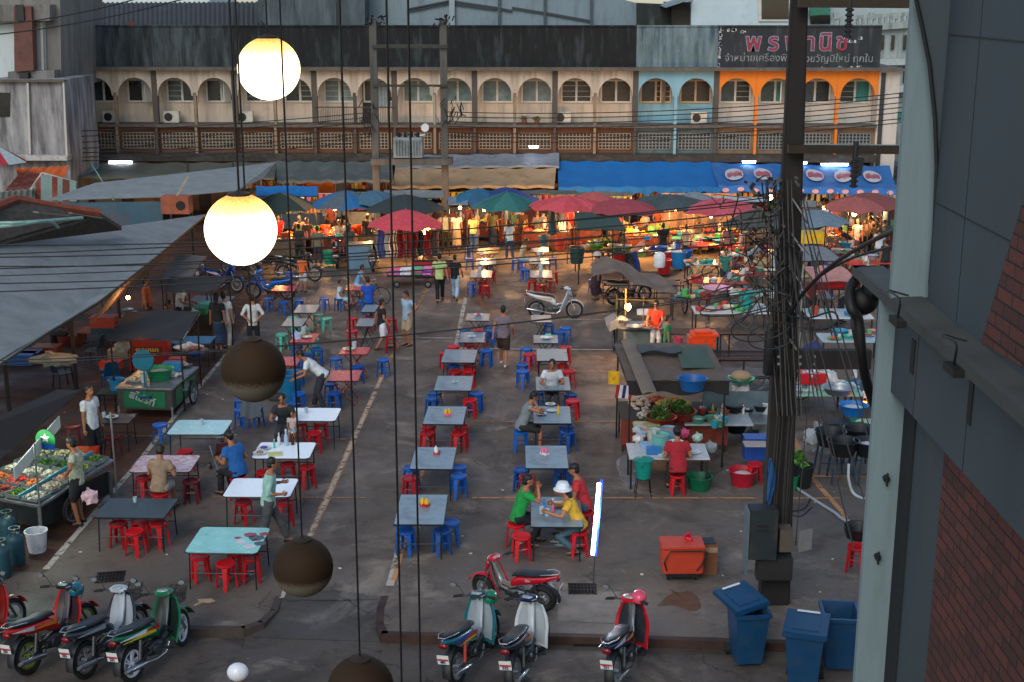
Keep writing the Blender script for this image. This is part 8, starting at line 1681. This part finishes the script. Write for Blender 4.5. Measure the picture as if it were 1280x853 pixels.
# rider passing along the street, only the helmet in view
c = G(300,843,1.42); c.z = -.15
pr = person('ride',c,-PI/2,'passing rider in a white helmet at the bottom edge of the view','#2a5a7a','#2a2c30',sc=1.0); b = MB(); b.ell(POSEJ['ride']['H']+Vector((0,-.02,.04)),(.125,.15,.13),18,12); b.done('helmet',PT('#c4c8cc'),pr)
motorbike('motorbike','teal motorbike passing along the bottom edge under the rider in white helmet',c,-PI/2,'#10506a','#22262c',lean=0,mirrors=(),group=None)
for a in ((882,352,1.6,.9,'#9aa4a8','steel table with tubs between the two bicycles','the table between the bicycles',8),(1000,372,1.8,1.0,'#7a6a60','brown table just left of the pink canopy','the brown table by the pink canopy',9),(1060,452,1.8,1.0,'#8fa0a8','pale table above the curved white hoop','the table above the hoop',8),(940,366,1.5,.8,'#8a3028','small red table left of the big pole','the small red table by the pole',7),(1098,372,1.5,1.0,'#a0a8ac','pale table at far right beneath the feeder cable','the far right pale table',6),(862,398,1.3,.7,'#3a4248','dark low table right of the frying cart','the dark low table',6),(1045,330,1.6,.9,'#5a3428','brown table behind the pink canopy','the brown table behind the pink canopy',8),(968,338,1.6,.9,'#8a8f94','grey table directly left of the pole','the grey table left of the pole',7)):
 dishtable(a[0],a[1],a[2],a[3],M(a[4],.4),a[5],a[6],a[7],PC,big=1.4)
for px,py,rz,sh,tr,k,lab in ((905,365,CM,'#2a6a5a','#22262c','stand_work','person in dark teal sorting bowls behind the pink basin'),(968,362,.4,'#7a8a94','#22262c','stand_look','person in grey-blue left of the pole behind the teal cooler'),(1012,405,CM,'#6a2a30','#22262c','stand_work','person in maroon working right of the pole'),(1052,404,LF,'#9a9a94','#2a2c34','stand_look','person in pale grey beside the pale table at right'),(935,355,LF,'#b0a890','#3a3c44','sit_shorts','person in beige seated at the small red table'),(990,350,RT_,'#4a5a3a','#22262c','stand','person in moss green just behind the pole'),(1105,352,.3,'#1c2024','#22262c','stand','person in black at the far right by the pilaster'),(1068,372,AW,'#a83a34','#22262c','stand_look','person in brick red beyond the red valance')):
 P_(k,px,py,rz,lab,sh,tr,sc=.97)
for px,py,c,lab in ((1020,262,'#5a6a74','grey-blue parasol between the pole and the beige-grey canopy'),(1070,246,'#8a4a44','dull pink parasol behind the beige-grey canopy'),(468,238,'#3a5a6a','small slate blue parasol behind the dark grey-green one'),(742,240,'#a04a44','dusky red parasol squeezed behind the pink-red one'),(868,240,'#6a7276','pale grey parasol behind the faded red one')): U(px,py,1.5,[c],lab,drop=.5)
for px,py in ((365,292),(410,290),(448,288),(490,292),(560,288),(600,286),(640,288),(690,288),(730,287),(765,292),(820,288),(860,290),(915,288),(1035,288),(1085,284)):
 p = gxy(px,py); b = MB(); n = 7; m_ = [PL(c) for c in RN.sample(['#c4302a','#c8b070','#b8b4ac','#4a8a4a','#c87a2a','#a04a6a','#3a6a8a','#c4a020'],3)]
 b.tube([(-.9,0,1.75),(.9,0,1.75)],.012,5)
 for i in range(n): x = -.8+1.6*i/(n-1); h_ = RN.uniform(.15,.4); b.box((x,0,1.73-h_/2),(RN.uniform(.12,.2),.08,h_),mi=RN.randrange(3),ry=RN.uniform(-.1,.1))
 o = b.done('hanging_packets',m_,smooth=False); o.location = p; tag(o,'row of packets hung on a rail over the far stalls','packets','rows of hanging packets over the far stalls','stuff')
# ================================================================ poles and wires
PM = M('#201b18',.9,0,.35,3,.5,.5,'#171412',streak=True,dscale=2.5); PG = M('#4b4a46',.9,0,.25,3,.4,.4,'#2a2926',streak=True)
pb = gxy(967,752); pb.z = 0
PX = [Vector((-.3,-.22)),Vector((.3,-.22)),Vector((.3,.22)),Vector((-.3,.22))]
t = thing('power_pole','big weathered concrete power pole in front of the market at right','power pole',pb); b = MB(); H = 12.5
top = V(997,-20,pb.y+.1)-pb
vs = []
for z,k in ((0,1.08),(H,.46)):
 cx = top.x*z/H*1.0
 for q in PX: vs.append((cx+q.x*k*.8,q.y*k*.8,z))
b.add(vs,[(3,2,1,0),(4,5,6,7),(0,1,5,4),(1,2,6,5),(2,3,7,6),(3,0,4,7)]); b.done('shaft',PM,t,smooth=False,bevel=.03)
def pz(py): return V(980,py,pb.y).z
def pxx(px,py,dy=0): return V(px,py,pb.y+dy)-pb
for (x0,y0,x1,y1,w_,h_,dy,nm) in ((985,186,1128,187,.14,.14,-.3,'crossarm'),(998,3,1136,4,.16,.16,-.3,'crossarm'),(962,449,1088,449,.16,.32,-.32,'crossbeam')):
 b = MB(); b.bar(pxx(x0,y0,dy),pxx(x1,y1,dy),w_,h_); o = b.done(nm,MT('#3a332c') if nm == 'crossarm' else PM,t,smooth=False)
b = MB()
for px,py in ((973,446),(973,455),(1000,446),(1000,455),(1018,446),(1018,455)): p = pxx(px,py,-.42); b.lathe([(.025,0),(.025,-.02),(0,-.02)],p,8,axis='Y')
b.done('bolts',STEEL,t)
b = MB(); p = pxx(1069,200,-.35)
b.tube([p-Vector((0,0,.45)),p+Vector((0,0,.3))],.045,8); b.box(p-Vector((-.04,0,.1)),(.16,.1,.3),ry=.1)
for i in range(6): b.lathe([(.03,0),(.075,.02),(.075,.04),(.03,.06)],p+Vector((0,0,-.45+.08*i)),12)
b.done('insulator',DARK,t); b = MB(); p = pxx(1062,15,-.35)
b.tube([p-Vector((0,0,.4)),p+Vector((0,0,.3))],.04,8)
for i in range(6): b.lathe([(.03,0),(.07,.02),(.07,.04),(.03,.06)],p+Vector((0,0,-.4+.08*i)),12)
b.done('insulator',DARK,t)
b = MB(); a,c = pxx(934,632,-.25),pxx(966,690,-.25); b.bb((a.x,-.62,c.z),(c.x,-.28,a.z+.05)); fz = b.done('meter_cabinet',M('#22292b',.6,.3,.2,3,.1,.4,'#5a4a3c'),t,smooth=False,bevel=.01); b = MB(); b.bb((a.x-.05,-.66,c.z-.25),(a.x-.01,-.3,a.z+.03)); b.done('open_door',M('#55646a',.5,.3),t,smooth=False)
b = MB()
for i in range(2): b.bb((a.x+.12,-.628,a.z-.25-.08*i),(a.x+.32,-.621,a.z-.22-.08*i))
b.done('vent',BLK,fz,smooth=False)
b = MB(); a,c = pxx(972,655,-.3),pxx(986,682,-.3); b.bb((a.x,-.6,c.z),(c.x,-.3,a.z)); b.done('fuse_box',M('#4a3f36',.8),t,smooth=False); b = MB(); a2 = pxx(988,655,-.4); b.box(((a.x+c.x)/2+.32,-.62,(a.z+c.z)/2+.03),(.28,.015,.38),rz=.5); b.done('fuse_box_door',M('#6a6a64',.6),t,smooth=False)
b = MB(); a,c = pxx(940,690,-.2),pxx(985,740,-.2); b.bb((a.x+.05,-.5,c.z+.35),(c.x,-.28,a.z)); b.done('lower_box',M('#1e1c1a',.8,0,.3,4),t,smooth=False)
b = MB(); p = pxx(960,600,-.3)
b.sheet(lambda u,v: p+Vector((.0+(.07+.05*math.sin(v*4))*u,-.02+.03*math.sin(u*8+v*3),.35-.75*v+.05*math.sin(u*5))),6,8,.02); b.done('blue_rag',CL('#14406a'),t)
b = MB()
for i in range(9):
 x = RN.uniform(-.22,.3); P = [Vector((x+RN.uniform(-.03,.03)+.12*(z/8),-.27-RN.uniform(0,.05),z)) for z in (1.2,2.5,4,5.2,6.4)]; b.tube(spline(P,4),RN.uniform(.006,.012),5,mi=RN.randrange(2))
tag(b.done('riser_cables',[BLK,M('#2e2b28',.7)],t),None,None,None,'stuff')
b = MB()
for i in range(5):
 z = pz(244+i*42); xc = top.x*z/H
 b.bar((xc-.04,-.3,z),(xc+.17,-.33,z-.3),.022); b.bar((xc+.17,-.33,z-.3),(xc+.2,-.3,z+.02),.022)
b.done('climbing_irons',M('#8d8d86',.5),t,smooth=False)
# H-frame with the transformer
hf = V(556,296,54); HY = gxy(556,298).y
t = thing('transformer_frame','twin concrete poles carrying a grey transformer on a platform','transformer',(V(513,296,HY).x,HY,0)); ox = t.location.x
for px in (470,556): b = MB(); x = V(px,200,HY).x-ox; b.box((x,0,V(px,24,HY).z/2),(.3,.26,V(px,24,HY).z)); b.done('pole',PG,t,smooth=False)
xa,xb = V(466,58,HY).x-ox,V(560,58,HY).x-ox
def hz(py): return V(513,py,HY).z
b = MB(); b.bar((xa,-.2,hz(58)),(xb,-.2,hz(58)),.14); b.bar((xa,-.2,hz(107)),(xb,-.2,hz(107)),.1); b.done('crossarm',MT('#3a3a36'),t,smooth=False); b = MB(); b.box(((xa+xb)/2,-.1,hz(201)),(xb-xa+.3,.9,.26)); b.done('platform',PG,t,smooth=False)
xt = V(511,185,HY).x-ox; b = MB(); b.box((xt,-.15,(hz(196)+hz(171))/2),(1.25,.7,hz(171)-hz(196))); 
for i in range(9): b.box((xt-.5+.125*i,-.55,(hz(196)+hz(171))/2),(.03,.14,.7))
tk = b.done('transformer_tank',M('#7d8688',.5,.3,.15,3,.1,.35,'#4a4238'),t,smooth=False,bevel=.02)
for i in range(4): b = MB(); b.lathe([(.05,0),(.09,.06),(.05,.1),(.08,.16),(.04,.22),(.02,.3),(0,.3)],(xt-.4+.27*i,-.15,hz(171)),10); b.done('bushing',DARK,tk)
b = MB(); b.lathe([(.17,-.2),(.17,.2)],(V(532,159,HY).x-ox,-.2,hz(159)),16,axis='Y'); b.bar((V(532,159,HY).x-ox,-.1,hz(168)),(V(520,168,HY).x-ox,-.1,hz(170)),.05); b.done('gauge_drum',WHT_P,tk)
b = MB()
for i in range(26): x = V(568,130,HY).x-ox+RN.gauss(0,.32); z = hz(RN.uniform(120,150)); b.tube([(x,-.3,z),(x+RN.uniform(-.3,.3),-.35,z-RN.uniform(.1,.5))],.02,4)
for q in range(18): x = V(458,130,HY).x-ox+RN.gauss(0,.25); z = hz(RN.uniform(122,165)); b.tube([(x,-.3,z),(x+RN.uniform(-.3,.3),-.35,z-RN.uniform(.1,.4))],.02,4)
for px in (468,555):
 for q in range(16): x = V(px,22,HY).x-ox+RN.gauss(0,.25); z = hz(RN.uniform(20,32)); b.tube([(x,-.2,z),(x+RN.uniform(-.2,.2),-.25,z+RN.uniform(-.2,.2))],.035,4)
tag(b.done('cable_joints',BLK,t),None,None,None,'stuff')
b = MB(); b.bar((V(540,109,HY).x-ox,-.25,hz(108)),(V(540,109,HY).x-ox,-.25,hz(118)),.16); b.bar((V(543,109,HY).x-ox,-.25,hz(118)),(V(543,109,HY).x-ox,-.25,hz(155)),.06); b.done('surge_arrester',M('#8a8478',.6),t,smooth=False)
# wires ---------------------------------------------------------------
WM = M('#0c0c0d',.6)
def wire(p,q,sag,r,lab,grp=None,n=18,mat=WM): P = catenary(p,q,sag,n); o0 = P[0].copy(); b = MB(); b.tube([x-o0 for x in P],r,5); o = b.done('overhead_wire',mat); o.location = o0; return tag(o,lab,'wire',grp)
W1 = 'black overhead line slung low between the poles across the market'
YW = pb.y
for i,(yl,ym,yr) in enumerate(((313,283,252),(316,288,262),(327,296,270),(331,300,276),(349,310,290),(300,278,246),(360,322,300),(452,410,362),(446,405,358),(340,304,283))):
 a,c = V(-40,yl+6,YW-1),V(968,yr,YW-.2); wire(a,c,.12+.06*(i % 3),.011 if i < 7 else .009,W1,'overhead lines across the market')
# lines running along the facade at far poles
for i,(y0,y1,y2) in enumerate(((150,140,128),(157,146,133),(165,152,140),(173,158,146),(178,166,152),(184,170,160),(188,176,165))):
 wire(V(-20,y0+16,HY+2),V(470,y1,HY),.2,.02,'thin telephone line running along the shophouse fronts, left stretch','telephone lines along the left shophouses'); wire(V(556,y1,HY),V(1150,y2-14 if y2 else 0,HY-6),.35,.02,'thin telephone line running along the shophouse fronts, right stretch','telephone lines along the right shophouses')
for i,(a,c) in enumerate((((-20,45),(240,-4)),((-20,32),(180,-4)))): wire(V(*a,30),V(*c,30),.1,.014,['lower','upper'][i]+' black line crossing the top left corner')
b = MB(); a,c = G(142,250,3.7),V(109,196,64); wire(a,c,0,.025,'taut pale green guy rope from the tin roof to the shophouse ledge',mat=PL('#4f9a86'))
# fan of drop cables from pole to the street building
for i,(x0,y0,x1,y1) in enumerate(((1000,250,1040,420),(1004,250,1062,480),(1008,252,1095,560),(990,300,1050,600),(994,320,1085,640),(985,300,1030,560),(988,330,1068,690),(1010,300,1100,590))):
 wire(V(x0,y0,YW-.4),V(x1,y1,YW-2.5-.4*i),.1,.011,'slack drop cable slanting down right of the big pole','drop cables right of the big pole',mat=M('#2a2826',.7))
cab('feeder_cable',[V(985,400,YW-.5),V(1000,372,YW-1),V(1030,340,YW-3),V(1065,315,YW-5),V(1110,292,YW-8),V(1150,280,13)],.03,'thick black feeder cable arching from the big pole towards the building',k=8)
cab('feeder_cable',[V(990,385,YW-.5),V(1020,350,YW-2),V(1060,325,YW-4),V(1110,310,YW-7),V(1150,300,13)],.018,'thinner black cable just below the thick feeder cable')
cab('feeder_cable',[V(985,395,YW-.6),V(1010,398,YW-1),V(1040,390,YW-1.5),V(1047,402,YW-1.6),V(1030,412,YW-1.4),V(1000,410,YW-1)],.016,'looped cable end dangling right of the big pole')
for i,(cx,cy,rx,ry,w_) in enumerate(((915,372,42,14,0),(952,408,38,18,.1),(965,420,30,16,.2),(930,380,55,12,-.2))):
 P = [V(cx+rx*math.cos(a)+12*math.sin(a)*w_,cy+ry*math.sin(a)+.18*rx*math.cos(a)*-1,YW-.7-.05*i) for a in [2*PI*k/28 for k in range(29)]]; o0 = P[0].copy(); b = MB(); b.tube([p-o0 for p in P],.012,6); o = b.done('cable_coil',WM); o.location = o0; tag(o,['first','second','third','fourth'][i]+' loose loop of black cable coiled left of the big pole','cable loop')
# messy splice bundle left of pole
b = MB(); o0 = V(950,300,YW-.5)
for i in range(46):
 x,y = RN.uniform(905,985),RN.uniform(225,400); P = [V(x+RN.uniform(-20,20)*k*.6,y+RN.uniform(-10,10)*k+k*RN.uniform(-6,14),YW-.4-RN.uniform(0,.3))-o0 for k in range(4)]; b.tube(spline(P,4),RN.uniform(.006,.013),4,mi=i % 2)
for i in range(34):
 x,y = 960+RN.gauss(0,16),RN.uniform(222,300); p = V(x,y,YW-.6)-o0; b.box(p,(RN.uniform(.04,.12),.05,RN.uniform(.03,.06)),ry=RN.uniform(-1,1),mi=i % 2)
for i in range(12): x = 955+i*3; P = [V(x+RN.uniform(-3,3),225,YW-.5)-o0,V(x+4,300,YW-.5)-o0,V(x+8+RN.uniform(-3,3),400,YW-.45)-o0,V(x+14,520,YW-.4)-o0]; b.tube(spline(P,5),.012,5,mi=i % 2)
o = b.done('cable_tangle',[BLK,M('#45423e',.7)]); o.location = o0; tag(o,'dense tangle of splices and telephone wires hanging left of the big pole','cables',None,'stuff')
b = MB(); p = V(961,440,YW-.5); b.lathe([(.06,-.4),(.085,-.36),(.085,.36),(.06,.4)],n=12); o = b.done('cable_canister',BLK); o.location = p; tag(o,'black cylindrical cable canister hanging beside the crossbeam','cable joint')
drop_protos()
